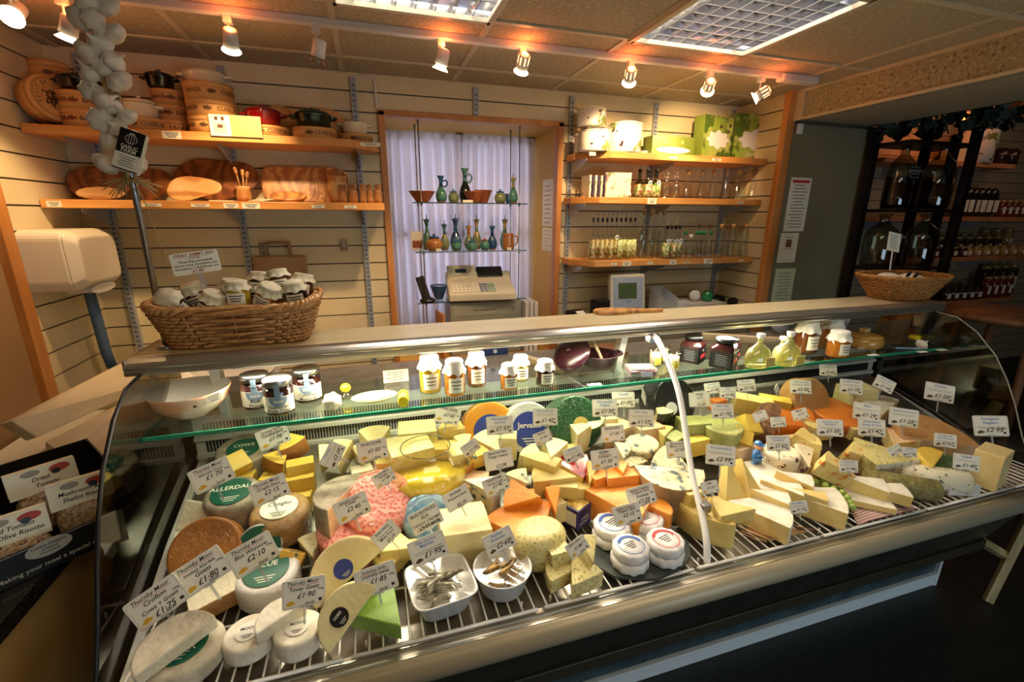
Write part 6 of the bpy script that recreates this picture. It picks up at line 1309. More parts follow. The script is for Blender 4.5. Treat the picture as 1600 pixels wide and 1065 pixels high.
for a in (
 # ---- left front
 ('wheel', 287, 1022, 128, 40, 0, 'goatr', 'large wrapped grey rinded wheel with green label in the front left corner', 0, 0, 0, 1, None, 160, ('glabel', .62, ('THORNBY', 'MOOR'))),
 ('half', 264, 994, 122, 30, 38, ('goat', 'goatr', 'goatr'), 'cut half of a goat cheese resting on the front left wheel', .046, 12, 0),
 ('block', 345, 925, 92, 40, 22, ('tan', 'tan', 'goat'), 'brown edged cheese slab with cream cut face behind the front left wheel', 0, 20, 0, .5),
 ('disc', 326, 862, 108, 34, -20, ('smk', 'smk', 'smk'), 'orange brown smoked wheel standing tilted at the left of the rack', .0, 52, 0),
 ('block', 302, 842, 52, 22, 12, 'goat', 'thin wrapped cream slab behind the orange brown smoked wheel', .055, 25, 0, .7),
 ('wheel', 390, 998, 78, 32, 0, 'brier', 'small white mould wheel in the front row, left of a pair', 0, 0, 0, 1, None, 50, ('wlabel', .5, ('MOOR',))),
 ('wheel', 467, 992, 74, 36, 0, 'brier', 'small white mould wheel in the front row with square label, right of a pair', 0, 0, 0, 1, None, 50, ('wlabel', .5, ('MOOR',))),
 ('half', 432, 958, 78, 28, 30, ('goat', 'brier', 'brier'), 'half white wheel leaning on the two small white wheels', .040, 10, 0),
 ('wheel', 420, 905, 96, 46, 0, 'ww', 'white wrapped blue goat wheel with green label beneath its ticket', 0, 8, 0, 1, None, 140, ('glabel', .7, ('BLUE',))),
 ('disc', 408, 850, 66, 16, 10, 'ww', 'thin white disc with green rimmed label standing behind the white wrapped wheel', .02, 68, 0, 1, None, 50, ('glabel', .95, None)),
 ('wheel', 440, 812, 88, 50, 0, 'crust', 'netted brown wheel with pale paper label, left of centre', .0, 6, 0, 1, None, 200, ('paper', .62, ('Croglin',))),
 ('wheel', 368, 790, 82, 60, 0, 'grey', 'grey mould wheel with dark green label in the left pile', .0, 10, 0, 1, None, 150, ('glabel', .72, ('ALLERDALE',))),
 ('block', 315, 808, 58, 22, -18, 'goat', 'square cream slab tipped forward at the left edge of the pile', .03, 55, 0, .85),
 ('wedge', 352, 826, 46, 30, 30, ('goat', 'grey', 'grey'), 'grey rinded wedge between the cream slab and the netted brown wheel', .04, 8, 0),
 ('wheel', 385, 712, 80, 40, 0, 'grey', 'grey wheel with green label at the back left under the glass shelf', .0, 12, 0, 1, None, 50, ('glabel', .6, ('COWS',))),
 ('block', 367, 728, 44, 26, 35, 'yel', 'yellow smoked block tilted on the back left grey wheel', .055, 25, 10, .8),
 ('block', 380, 752, 40, 26, 0, 'yel', 'yellow block under the tilted one at the left', .02, 0, 0, .7),
 ('wedge', 425, 728, 46, 28, -120, ('yel', 'smk', 'yel'), 'yellow wedge leaning over in the left yellow pile', .05, 12, 14),
 ('wedge', 461, 703, 52, 30, -60, ('yel', 'smk', 'yel'), 'topmost yellow wedge with orange rind at the back left', .06, 14, -8),
 ('block', 470, 732, 42, 28, 8, ('yel', 'smk', 'yel'), 'upper of two yellow blocks stacked at the left', .052, 0, 0, .6),
 ('block', 470, 754, 44, 32, 4, 'yel', 'lower of two yellow blocks stacked at the left', .02, 0, 0, .7),
 ('block', 428, 752, 40, 24, -10, 'yel', 'small yellow block beside the netted brown wheel', .03, 0, 0, .7),
 ('block', 468, 782, 42, 30, 0, 'yel', 'plain yellow block in front of the stacked yellow blocks', .0, 0, 0, .7),
 ('block', 455, 876, 36, 30, -20, ('blueY', 'tan', 'blueY'), 'blue veined yellow slab propped up beside the white wrapped wheel', .02, 55, 0, .9),
 ('wedge', 486, 845, 44, 34, 100, ('blue', 'strind', 'blue'), 'wrapped blue veined wedge behind the propped slab', .02, 20, 0),
 # ---- centre left
 ('hdisc', 528, 872, 150, 40, 32, ('ivory', 'ivory', 'ivory'), 'large pale half wheel standing up with a purple edged label', .0, 55, 0, 1, None, 50, ('blabel', .24, None, .0, -.028)),
 ('wedge', 592, 880, 76, 28, 200, ('ched', 'ched', 'ched'), 'flat pale wedge right of the large half wheel', .02, 8, 0),
 ('wedge', 606, 852, 60, 26, 150, ('ched', 'ched', 'ched'), 'upper pale wedge behind the green wax wedge ticket', .05, 8, 0),
 ('hdisc', 528, 956, 104, 26, 46, ('wens', 'wens', 'wens'), 'crescent of white ewes cheese with black and green label standing in front', .0, 52, 0, 1, None, 50, ('jblack', .26, ('YORK',), -.012, -.016)),
 ('wedge', 580, 996, 92, 40, 124, 'leaf', 'bright light green waxed wedge in the front row', .0, 14, 0, 1, None, 58),
 ('half', 518, 792, 96, 66, 60, ('pinkr', 'grey', 'grey'), 'tall grey rinded cheese with pink cream cut face in the centre left', .0, 0, 0),
 ('disc', 592, 788, 108, 50, -20, 'net', 'upper red netted cheese in clear wrap', .03, 25, 0, 1, None, 300),
 ('disc', 556, 830, 112, 44, 10, 'net', 'lower red netted cheese mostly hidden behind the large half wheel', .0, 15, 0),
 ('wedge', 514, 705, 36, 30, 70, 'wens', 'white wedge between the yellow pile and the tall pale wedge', .05, 25, 0),
 ('wedge', 538, 700, 44, 48, 80, 'wens', 'tall pale wedge standing on end near the back left grille', .04, 35, 0, 1, None, 38),
 ('wedge', 562, 706, 36, 40, 100, 'wens', 'pale wedge right of the tall pale wedge', .03, 30, 0, 1, None, 40),
 ('wedge', 586, 682, 48, 40, 90, 'wens', 'white wedge peeping over the Kendal Crumbly ticket', .05, 20, 0, 1, None, 60),
 ('block', 566, 742, 34, 26, 8, 'goat', 'small cream block left of the tipped hand written ticket', .04, 0, 0, .7),
 ('block', 602, 728, 34, 24, -5, 'ched', 'small cream block right under the Kendal Crumbly ticket', .05, 0, 0, .7),
 ('block', 575, 762, 38, 30, 15, 'goat', 'cream block just behind the upper red netted cheese', .0, 0, 0, .8),
 ('block', 652, 680, 62, 34, -4, 'wens', 'long white block at the back above the lemon curd bowl', .06, 8, 0, .6),
 ('wedge', 706, 682, 50, 32, -100, 'ched', 'cream wedge at the back under the creamy cheese ticket', .05, 8, 0),
 ('block', 640, 716, 66, 60, 10, 'wens', 'large white block behind the left of the lemon curd bowl', .01, 12, 0, .7),
 ('block', 690, 712, 46, 40, -15, 'ched', 'cream block hidden behind the rim of the lemon curd bowl', .02, 0, 0, .7),
 ('block', 719, 722, 36, 60, 5, 'wens', 'upright white slab right of the lemon curd bowl', .01, 14, 0, .8),
 ('wedge', 722, 690, 34, 30, 90, 'wens', 'pointed white wedge above the upright white slab', .06, 20, 0),
 ('wedge', 755, 688, 50, 36, 110, 'wens', 'bright white wedge in front of the yellow waxed wheel', .05, 20, 0),
 ('block', 786, 694, 44, 36, -20, 'wens', 'white block right of the bright white wedge', .03, 0, 0, .7),
 ('disc', 762, 668, 78, 34, -8, 'yw', 'yellow waxed wheel standing against the grille', .0, 66, 0, 1, None, 50, ('blabel', .62, None, .0, -.01)),
 ('disc', 822, 668, 76, 34, -5, 'ww', 'white wheel with blue Jervaulx label standing against the grille', .0, 64, 0, 1, None, 50, ('blabel', .70, ('Jervaulx',), .0, -.008)),
 ('disc', 893, 660, 100, 44, 8, 'gw', 'large dark green waxed wheel standing against the grille', .0, 66, 0, 1, None, 50, ('gold', .30, None, .01, -.01)),
 ('disc', 1042, 628, 96, 40, 0, 'bw', 'large black waxed wheel standing against the grille', .0, 70, 0, 1, None, 50, ('wlabel', .26, None, -.02, -.02)),
 ('disc', 1256, 626, 78, 30, 6, 'tan', 'large tan wheel standing at the back right of centre', .0, 70, 0),
 # ---- centre
 ('wedge', 738, 728, 48, 26, -40, ('blueY', 'orgd', 'blueY'), 'yellow blue veined wedge left of the Black Dub Blue ticket', .05, 14, 0),
 ('wedge', 752, 708, 40, 26, 40, ('blueY', 'orgd', 'blueY'), 'upper yellow blue veined wedge behind its ticket', .07, 14, 0),
 ('block', 738, 762, 48, 38, -20, ('blueY', 'smk', 'pinkr'), 'wrapped orange sided chunk right of the lemon curd bowl', .0, 10, 0, .8),
 ('wedge', 775, 778, 58, 50, -30, ('blue', 'goatr', 'brier'), 'wrapped blue cheese chunk under the double Gloucester style ticket', .0, 0, 0),
 ('wedge', 806, 750, 44, 34, 100, ('blue', 'strind', 'blue'), 'small veined wedge behind the orange slices', .03, 0, 0),
 ('disc', 668, 808, 78, 40, -5, 'foil', 'cheese in crinkled blue foil standing behind the Blacksticks ticket', .0, 60, 0, 1, None, 200),
 ('block', 725, 838, 74, 66, -4, 'ivory', 'big pale wrapped block in the middle front', .0, 4, 0, .8, None, 50),
 ('block', 730, 806, 52, 18, -6, 'ivory', 'pale slab lying on top of the big pale wrapped block', .09, 10, 0, .8),
 ('wedge', 808, 808, 112, 40, 95, ('org', 'orgd', 'org'), 'broad bright orange base wedge of the left orange group', .0, 6, 0, 1, None, 75),
 ('wedge', 796, 775, 58, 24, 150, ('org', 'orgd', 'org'), 'orange wedge lying on the left side of the left orange group', .055, 22, -18),
 ('wedge', 826, 772, 34, 26, 85, ('org', 'orgd', 'org'), 'narrow orange slice in the middle of the left orange group', .055, 26, 8, 1, None, 22),
 ('wedge', 863, 768, 46, 26, 78, ('org', 'orgd', 'org'), 'orange wedge at the right of the left orange group', .055, 28, -8, 1, None, 30),
 ('block', 880, 762, 46, 24, -18, 'ched', 'pale slab between the two orange groups', .05, 10, 0, .5),
 ('block', 862, 798, 40, 34, 10, ('ivory', 'rw', 'ivory'), 'pale cheese with red edge behind the purple carton', .0, 0, 0, .6),
 ('wedge', 822, 712, 44, 34, 120, 'wens', 'white wedge beside the hand written reserve ticket', .05, 20, 0),
 ('block', 846, 724, 58, 26, -42, 'ched', 'pale oblong block lying diagonally in the centre pile', .065, 10, 0, .45),
 ('wedge', 838, 748, 70, 34, 150, ('ched', 'grey', 'ched'), 'grey rinded wedge below the diagonal pale block', .02, 6, 0),
 ('wedge', 866, 700, 48, 34, 60, 'wens', 'white wedge right of the diagonal pale block', .05, 12, 0),
 ('wedge', 884, 716, 40, 28, -150, 'ched', 'pale wedge in front of the dark green waxed wheel', .05, 12, 0),
 ('wedge', 905, 680, 42, 40, 60, ('wens', 'gw', 'wens'), 'white wedge with dark green wax at the foot of the green wheel', .05, 0, 0),
 ('wedge', 932, 676, 40, 34, -60, ('wens', 'gw', 'wens'), 'small white wedge with green wax corner, right of its twin', .06, 14, 0),
 ('block', 940, 660, 44, 24, -8, 'wens', 'white block right of the green wheel under the tickets', .06, 0, 0, .6),
 ('wedge', 912, 738, 66, 30, -30, ('ched', 'rw', 'rw'), 'red waxed wedge in the centre pile', .03, 14, 0),
 ('wedge', 926, 728, 40, 22, 60, ('ched', 'rw', 'ched'), 'cut red waxed wedge showing its white face', .07, 26, -14, 1, None, 30),
 ('block', 912, 768, 54, 30, -14, 'ched', 'cream block under the red waxed wedges', .01, 0, 0, .6),
 # second orange group
 ('wedge', 968, 776, 116, 46, 80, ('org', 'orgd', 'org'), 'broad orange base of the right orange group', .0, 4, 0, 1, None, 80),
 ('block', 936, 752, 34, 28, 10, ('org', 'orgd', 'org'), 'small orange block at the left of the right orange group', .055, 0, 0, .7),
 ('block', 972, 748, 60, 26, -6, ('org', 'orgd', 'org'), 'orange slab lying across the right orange group', .06, 0, 0, .5),
 ('wedge', 1010, 745, 44, 34, 100, ('org', 'orgd', 'org'), 'tall orange wedge at the right of the right orange group', .055, 8, 0, 1, None, 60),
 ('wedge', 968, 730, 30, 24, 70, ('org', 'orgd', 'org'), 'thin orange wedge behind the Eden Sunset ticket', .085, 10, 0),
 ('half', 1026, 802, 60, 44, -60, ('org', 'orgd', 'org'), 'rounded orange piece behind the white paper wrapped wheels', .0, 0, 0),
 # herb group
 ('wheel', 842, 848, 84, 60, 0, 'herb', 'rounded lump of herb speckled cheese behind the herb wedges', .0, 0, 0, .85, None, 320),
 ('wedge', 858, 894, 58, 26, 160, 'herb', 'herb speckled wedge in front on the left', .0, 4, 0, 1, None, 70),
 ('wedge', 916, 890, 58, 28, 40, 'herb', 'herb speckled wedge in front on the right', .0, 4, 0, 1, None, 60),
 ('block', 872, 866, 36, 28, 6, 'herb', 'square herb speckled chunk on top of the herb wedges', .036, 0, 0, .8),
 ('wedge', 914, 846, 44, 34, 80, 'herb', 'herb speckled wedge behind the tilted ticket', .03, 26, 0, 1, None, 40),
 # stilton
 ('half', 1048, 776, 108, 62, 160, ('blue', 'strind', 'blue'), 'large wrapped half stilton wheel behind the support post', .0, 8, 0),
 ('wedge', 1030, 716, 66, 30, 120, ('blue', 'strind', 'blue'), 'crumbly veined wedge leaning on the half stilton', .07, 28, -12),
 ('wheel', 1000, 706, 56, 38, 0, 'blue', 'rounded veined piece left of the Barnstock Blue ticket', .03, 14, 0, .8),
 ('wedge', 972, 706, 36, 34, 60, ('blue', 'strind', 'blue'), 'speckled wedge right of the Eden Sunset ticket', .04, 16, 0),
 ('block', 990, 730, 36, 26, 10, ('blue', 'strind', 'blue'), 'small veined chunk above the tall orange wedge', .05, 0, 0, .7),
 ('wedge', 966, 668, 60, 30, 40, ('pinkr', 'tan', 'pinkr'), 'tan rinded wedge under the back row tickets', .04, 8, 0),
 ('block', 1010, 676, 44, 30, 0, 'pinkr', 'pale pink block between the tickets and the black rinded wedge', .03, 0, 0, .7),
 ('wedge', 1038, 656, 36, 28, -90, ('wens', 'bw', 'wens'), 'black rinded wedge with white top', .06, 8, 0),
 ('wedge', 1034, 676, 40, 26, 60, 'ched', 'pale wedge under the black rinded wedge', .04, 0, 0),
 ('block', 1052, 694, 34, 34, 20, ('gwrap', 'gwrap', 'gwrap'), 'green tinted wrapped block left of the support post', .03, 10, 0, .6),
 ('block', 1082, 672, 44, 36, -10, 'gwrap', 'green tinted wrapped block right of the support post', .03, 0, 0, .8),
 ('wedge', 1088, 690, 50, 26, 30, ('yel', 'yel', 'yel'), 'bright yellow wedge beneath the green tinted block', .03, 0, 0),
 ('wheel', 1124, 684, 62, 52, 0, 'gwrap', 'olive green wrapped wheel with square yellow slices on it', .0, 6, 0),
 ('block', 1170, 664, 30, 26, -10, 'yel', 'upper square yellow slice leaning on the olive green wheel', .07, 50, 0, 1.0),
 ('block', 1156, 684, 30, 24, -38, 'yel', 'lower square yellow slice leaning on the olive green wheel', .065, 45, 0, .9),
 ('block', 1122, 632, 24, 20, 5, ('gour', 'gour', 'gour'), 'small bright orange block at the back between the tickets', .10, 0, 0, .7),
 ('half', 1186, 656, 66, 44, 40, ('pinkr', 'seed', 'seed'), 'half wheel with dark seeded rind', .04, 30, 0),
 ('block', 1175, 634, 60, 30, -35, 'ched', 'long pale wedge shaped bar behind the seeded half wheel', .05, 10, 0, .4),
 ('block', 1208, 632, 50, 26, -32, 'yel', 'yellow bar lying at the back right of the seeded half wheel', .06, 10, 0, .4),
 ('wedge', 1232, 660, 60, 30, 10, ('gour', 'gour', 'gour'), 'orange wedge at the back behind the tilted ticket', .05, 14, 0, 1, None, 60),
 ('wedge', 1262, 656, 50, 26, -30, ('pinkr', 'gour', 'gour'), 'orange and cream wedge right of the tilted ticket', .05, 14, 0),
 ('wheel', 1304, 650, 84, 24, 0, 'gour', 'flat orange gouda wheel at the back right', .03, 14, 0),
 ('block', 1336, 622, 52, 44, -8, 'wens', 'large cream block with paper label at the back right', .01, 0, 0, .7),
 ('half', 1360, 636, 84, 30, 20, ('ched', 'goatr', 'goatr'), 'wrapped yellow and white cheese under the back right tickets', .03, 10, 0),
 # mid right
 ('wheel', 1216, 724, 54, 52, 0, 'cran', 'cranberry studded round cheese', .0, 6, 0, 1, None, 140),
 ('wedge', 1248, 706, 44, 34, 60, 'cran', 'cranberry studded wedge leaning on its round', .05, 30, 0, 1, None, 40),
 ('wedge', 1242, 682, 42, 34, 110, 'ched', 'pale yellow pointed wedge behind the cranberry wedge', .05, 30, 0, 1, None, 40),
 ('wheel', 1190, 756, 80, 36, 10, 'brier', 'white rinded blue brie with printed top below the figurine', .0, 6, 0),
 ('block', 1156, 706, 46, 30, 10, ('pinkr', 'tan', 'pinkr'), 'tan cheese block behind the blue figurine', .02, 0, 0, .7),
 ('wedge', 1272, 700, 56, 36, -30, 'apri', 'apricot studded wedge behind the others of its kind', .03, 0, 0),
 ('block', 1276, 672, 44, 26, 0, 'apri', 'apricot studded block left of the 1.35 ticket', .05, 0, 0, .6),
 ('wedge', 1282, 722, 50, 34, 120, 'apri', 'apricot studded wedge lying in front, tipped left', .03, 26, 10, 1, None, 40),
 ('wedge', 1322, 708, 48, 40, 120, 'apri', 'apricot studded wedge standing on the right', .02, 26, 0, 1, None, 40),
 ('block', 1275, 744, 60, 26, -8, 'apri', 'apricot studded slab at the bottom of its group', .0, 0, 0, .6),
 ('wedge', 1346, 716, 96, 34, 150, ('spk', 'herbr', 'herb'), 'broad wrapped herb rind wedge right of the apricot pieces', .02, 8, 0),
 ('block', 1334, 672, 34, 22, 0, 'apri', 'small yellow fruit cheese between the two stilton tickets', .05, 10, 0, .6),
 # right front: white cheddar group
 ('wedge', 1116, 842, 98, 46, -150, ('ched', 'ched', 'ched'), 'big pale quarter wheel in front right of the support post', .0, 0, 0, 1, None, 75),
 ('block', 1086, 788, 32, 30, 6, 'ched', 'pale cube on top of the big quarter wheel, left of the post', .065, 0, 0, .8),
 ('wedge', 1128, 812, 70, 24, 160, 'ched', 'pale wedge lying on the big quarter wheel', .06, 6, 0, 1, None, 40),
 ('wedge', 1146, 792, 84, 24, -96, 'ched', 'tall pale slice standing against the post group, left one', .0, 56, -6, 1, None, 32),
 ('wedge', 1180, 790, 84, 24, -84, 'ched', 'tall pale slice standing against the post group, right one', .0, 54, 8, 1, None, 28),
 # brie group
 ('wedge', 1240, 822, 100, 34, -35, ('briep', 'brier', 'brier'), 'white rinded brie wedge in the front row', .0, 0, 0, 1, None, 60),
 ('wedge', 1228, 786, 62, 22, -38, ('briep', 'brier', 'brier'), 'brie slice on the left of the front row brie', .035, 8, 0, 1, None, 32),
 ('wedge', 1248, 772, 66, 22, -38, ('briep', 'brier', 'brier'), 'brie slice in the middle behind the 1.75 ticket', .04, 8, 0, 1, None, 30),
 ('wedge', 1264, 758, 58, 22, -40, ('briep', 'brier', 'brier'), 'rearmost brie slice with rounded white rind', .05, 12, 0, 1, None, 34),
 ('wedge', 1316, 798, 118, 34, -38, ('briep', 'brier', 'brier'), 'large brie wedge in front with grapes behind it', .0, 0, 0, 1, None, 40),
 ('wedge', 1286, 782, 62, 20, -38, ('briep', 'brier', 'briep'), 'thin yellow edged brie slice left of the large brie wedge', .04, 8, 0, 1, None, 24),
 # gingham group
 ('wedge', 1378, 766, 76, 24, -38, ('briep', 'brier', 'brier'), 'soft white cheese wedge on the gingham cloth, left piece', .022, 10, 0, 1, None, 30),
 ('wedge', 1414, 774, 80, 22, -30, ('briep', 'brier', 'brier'), 'soft white cheese wedge on the gingham cloth, right piece', .022, 6, 0, 1, None, 30),
 ('wedge', 1392, 790, 96, 12, -22, ('briep', 'brier', 'brier'), 'flat soft white cheese at the front edge of the gingham cloth', .01, 0, 0, 1, None, 40),
 ('log', 1436, 772, 112, 40, -38, 'herbr', 'herb covered cheese log right of the gingham cloth', .0),
 ('log', 1478, 756, 108, 42, -36, 'spk', 'white peppered cheese log beside the herb log', .0),
 ('block', 1552, 730, 58, 66, 14, ('parm', 'parmr', 'parm'), 'large wrapped parmesan block at the right end', .0, 0, 0, .7),
 # back right
 ('half', 1436, 676, 130, 44, -20, ('pinkr', 'tan', 'tan'), 'very large orange rinded half wheel under clear film at the back right', .02, 22, 0),
 ('wedge', 1408, 688, 60, 28, 20, ('apri', 'orgd', 'pinkr'), 'orange tinted wedge in front of the very large half wheel', .03, 6, 0),
 ('half', 1440, 716, 62, 30, 20, ('yel', 'yel', 'yel'), 'rounded pale yellow piece left of the green rinded piece', .03, 16, 0),
 ('half', 1464, 724, 54, 30, 10, ('dgr', 'dgr', 'dgr'), 'dark green rinded piece', .01, 10, 0),
 ('block', 1466, 742, 48, 30, -12, ('yel', 'gwrap', 'gwrap'), 'olive and yellow block behind the peppered log', .0, 0, 0, .6),
 ('block', 1518, 768, 56, 22, -20, ('ww', 'ww', 'ww'), 'pink and blue printed packet of cheese left of the parmesan', .0, 0, 0, .8),
):
    o_ = pc(*a)
    if 'big quarter wheel' in a[7] or 'big pale quarter' in a[7]: o_.location.y += .035; o_.location.x += .01

# wrapped paper wheels on the slate
sp = surf(1003, 862, .004); kk = ppm(sp)
N = 26; q = random.Random(4); poly = [((86/kk)*math.cos(2*PI*i/N)*(1+.05*q.uniform(-1, 1)), (62/kk)*math.sin(2*PI*i/N)*(1+.06*q.uniform(-1, 1))) for i in range(N)]
mb = MB(); mb.prism(poly, 0, .008); o = mb.build('slate_board', pm('dark_slate', '3A403A', '2C322E', scale=20, rough=.6, bump=.5)); o.location = (sp.x, sp.y+.015, .7325); tag(o, 'dark slate board on the rack under the paper wrapped wheels', 'slate board')
M['pwrap'] = pm('white_waxed_paper', 'ECEAE6', 'DCD8D4', scale=26, rough=.5, bump=.6, bscale=40, coat=.3)
def paperwheel(px, py, lvl, ring, label):
    p = atz(px, py, .7415+.030*(lvl+.5)); k = ppm(p); r = 29/k; h = .0285
    t = thing('paper_wrapped_wheel', label, 'cheese', (p.x, p.y, .7415+.030*lvl), q.uniform(0, 1)); mb = MB(); N = 40; vs = []; fs = []
    prof = [(.02, 0), (.9, 0), (1.0, .15), (1.0, .85), (.92, 1.0), (.02, 1.01)]
    for j, (a, z) in enumerate(prof):
        for i in range(N): an = 2*PI*i/N; kf = 1+(.035*math.sin(11*an+j)*(1 if 0 < j < 5 else 0)); vs.append((r*a*kf*math.cos(an), r*a*kf*math.sin(an), h*z+(.0015*math.sin(9*an) if 1 < j < 4 else 0)))
    for j in range(len(prof)-1):
        for i in range(N): fs.append((j*N+i, j*N+(i+1) % N, (j+1)*N+(i+1) % N, (j+1)*N+i))
    mb.add(vs, fs, True); mb.build('paper_wrap', M['pwrap'], t)
    if ring:
        mb = MB()
        for k_ in range(36):
            a0, a1 = 2*PI*k_/36, 2*PI*(k_+1)/36
            for ra, rb in ((.74, .70), (.70, .56) if k_ < 14 else (.60, .59)):
                mb.add([(r*ra*math.cos(a0), r*ra*math.sin(a0), h+.0012), (r*ra*math.cos(a1), r*ra*math.sin(a1), h+.0012), (r*rb*math.cos(a1), r*rb*math.sin(a1), h+.0012), (r*rb*math.cos(a0), r*rb*math.sin(a0), h+.0012)], [(0, 1, 2, 3)])
        mb.m = 1
        for i in range(4): mb.box(0, r*(.2-.14*i), h+.0012, r*(.7-.12*i), r*.04, .0004)
        mb.build('printed_ring', [M[ring], M['ink']], t)
for i, (px, py, ring, lb) in enumerate(((955, 822, 'blue', 'back left'), (1006, 812, 'red', 'back right, behind the ticket'), (984, 858, 'blue', 'front'), (1038, 848, 'red', 'right'))):

    paperwheel(px, py+14, 0, None, 'lower paper wrapped wheel, %s stack on the slate' % lb)


    # the upper wheel sits straight on the lower one

    paperwheel(px, py+14, 1, ring, 'upper paper wrapped wheel with %s ring, %s stack on the slate' % (ring, lb))
    u = [o for o in bpy.data.objects if o.name.startswith('paper_wrapped_wheel')]; u.sort(key=lambda o: o.name); u[-1].location.x = u[-2].location.x; u[-1].location.y = u[-2].location.y

# bowls of fish
M['fish'] = pm('silver_fish', 'B9B4A0', '6E6650', scale=40, lo=.4, hi=.6, rough=.2, metal=.4); M['brownfish'] = pm('smoked_fish', 'A8844A', '5E4A2C', scale=40, rough=.3, metal=.2)
for (px, py, w_, sq, mt, lb, e) in ((689, 922, 100, 1, 'fish', 'square white dish of marinated anchovies under cling film', .35), (785, 900, 92, 1, 'brownfish', 'round white dish of smoked anchovies under cling film', 1.0)):
    p = surf(px, py, .03); k = ppm(p); r = w_/k/2; t = thing('fish_dish', lb, 'dish', (p.x, p.y, .7325), .12); mb = MB(); N = 44; h = .062; vs = []; fs = []
    prof = [(.01, 0), (.62, 0), (.74, .06), (.95, .92), (1, 1), (.96, 1.01), (.91, .92), (.7, .12), (.01, .10)]
    for (a, z) in prof:
        for i in range(N): x, y = ring_pt(i/N, r*a, r*a, 1-(1-e)*min(1, a)); vs.append((x, y, z*h))
    for j in range(len(prof)-1):
        for i in range(N): fs.append((j*N+i, j*N+(i+1) % N, (j+1)*N+(i+1) % N, (j+1)*N+i))
    mb.add(vs, fs, True); mb.build('dish', M['whitem'], t)
    for i in range(26):
        a = q.uniform(0, 6.28); d = r*.42*math.sqrt(q.random()); L_ = r*.42; th = q.uniform(-.5, .7) if mt == 'fish' else .5+q.uniform(-.35, .35)
        c = Vector((d*math.cos(a), d*math.sin(a)*.8, .026+.0012*i)); u = Vector((math.cos(th), math.sin(th), 0)); mb = MB(); mb.tube([c-u*L_, c-u*L_*.5+Vector((0, 0, .003)), c+u*L_*.4+Vector((0, 0, .004)), c+u*L_], [.002, .008, .007, .002], 6); mb.build('fish_fillet', M[mt], t)
    mb = MB(); vs = []; fs = []
    for j, a in enumerate((.0, .25, .5, .75, .97)):
        for i in range(N): x, y = ring_pt(i/N, r*max(a, .01), r*max(a, .01), 1-(1-e)*a); vs.append((x, y, h*(.93+.07*a)+.003*math.sin(13*x/r+5*y/r)*(1-a)))
    for j in range(4):
        for i in range(N): fs.append((j*N+i, j*N+(i+1) % N, (j+1)*N+(i+1) % N, (j+1)*N+i))
    mb.add(vs, fs, True); mb.build('cling_film', M['film'], t)
# goldfish bowl of lemon curd on a yellow base
p = surf(668, 764, .04); k = ppm(p); r = 62/k
t = thing('curd_bowl', 'round glass bowl half full of yellow lemon curd in the middle of the display', 'bowl', (p.x, p.y, ramp(p.y)+.02)); mb = MB()
mb.lathe([(.01, 0), (r*.5, 0), (r*.86, r*.22), (r, r*.55), (r*.92, r*.88), (r*.68, r*1.15), (r*.58, r*1.27), (r*.60, r*1.36)], 40, cap=False); mb.build('glass', gm('curd_bowl_glass', 'F6F4D8', .10, .7, .02, milk=.06, milkcol='F0ECC0'), t)
mb = MB(); mb.tube([(r*.60*math.cos(2*PI*i/40), r*.60*math.sin(2*PI*i/40), r*1.36) for i in range(40)], .0016, 6, closed=True); mb.build('rim', M['bglassd'], t)
mb = MB(); mb.lathe([(.01, .004), (r*.47, .004), (r*.83, r*.24), (r*.965, r*.55), (r*.955, r*.72), (.01, r*.72)], 40); mb.build('lemon_curd', pm('lemon_curd', 'EDCF3A', 'E2BE2A', scale=6, rough=.2, coat=.5), t)
mb = MB(); mb.lathe([(.01, -.02), (r*.7, -.02), (r*.75, .0), (.01, .002)], 32); mb.build('yellow_base', pm('curd_base', 'D9A824', rough=.4), t)
# small purple carton
p = surf(900, 800, .035); t = thing('cheese_carton', 'small purple and black carton with white sticker standing among the cheeses', 'carton', (p.x, p.y, .7335), rot=(0, 0, math.radians(28))); mb = MB(); mb.bb(-.033, .033, -.033, .033, 0, .068); mb.build('box', [pm('carton_purple', '1E1A3A', '4A4690', scale=6, rough=.3, coat=.4)], t, bevel=.002)
mb = MB(); mb.bb(-.028, .028, -.028, .028, .0682, .069); mb.build('top_picture', pm('carton_top', 'E0C466', 'B08A3A', scale=60, rough=.4), t)
mb = MB(); mb.bb(-.034, -.0335, -.026, .026, .01, .055); mb.m = 0; mb.T = TR(0, -.0338, .022) @ R3(90, 0, 0); mb.text('LAKE', .015, (0, .012, 0)); mb.text('DISTRICT', .0125, (0, -.003, 0)); mb.build('print', M['wlabel'], t)
# grapes
M['grape'] = pm('green_grape', 'A8BE5A', '92AE48', rough=.2, coat=.4, sss=.1)
t = thing('bunch_of_grapes', 'bunch of green grapes between the brie wedge and the gingham cloth', 'grapes', surf(1284, 752, .02)); g0 = None
for (px, py, dz) in ((1270, 742, .03), (1282, 740, .03), (1274, 752, .025), (1286, 750, .03), (1294, 745, .022), (1290, 758, .03), (1300, 755, .02), (1303, 764, .028), (1312, 760, .018), (1316, 770, .026), (1324, 778, .022), (1328, 786, .016), (1332, 792, .012), (1265, 748, .018), (1308, 775, .014)):
    p = surf(px, py, dz+.014)
    if g0 is None: mb = MB(); mb.sphere((0, 0, 0), .0115, 16, 10, 1.1); g0 = mb.build('grape', M['grape'], t); o = g0
    else: o = g0.copy(); C.objects.link(o); o.parent = t
    o.location = p-t.location
mb = MB(); a, b = surf(1272, 746, .012)-t.location, surf(1330, 788, .006)-t.location; mb.tube([a, (a+b)/2+Vector((0, 0, .01)), b], .0015, 5); mb.build('stalk', M['dgrn'] if 'dgrn' in M else pm('stalk_brown', '6E6A34', rough=.7), t)
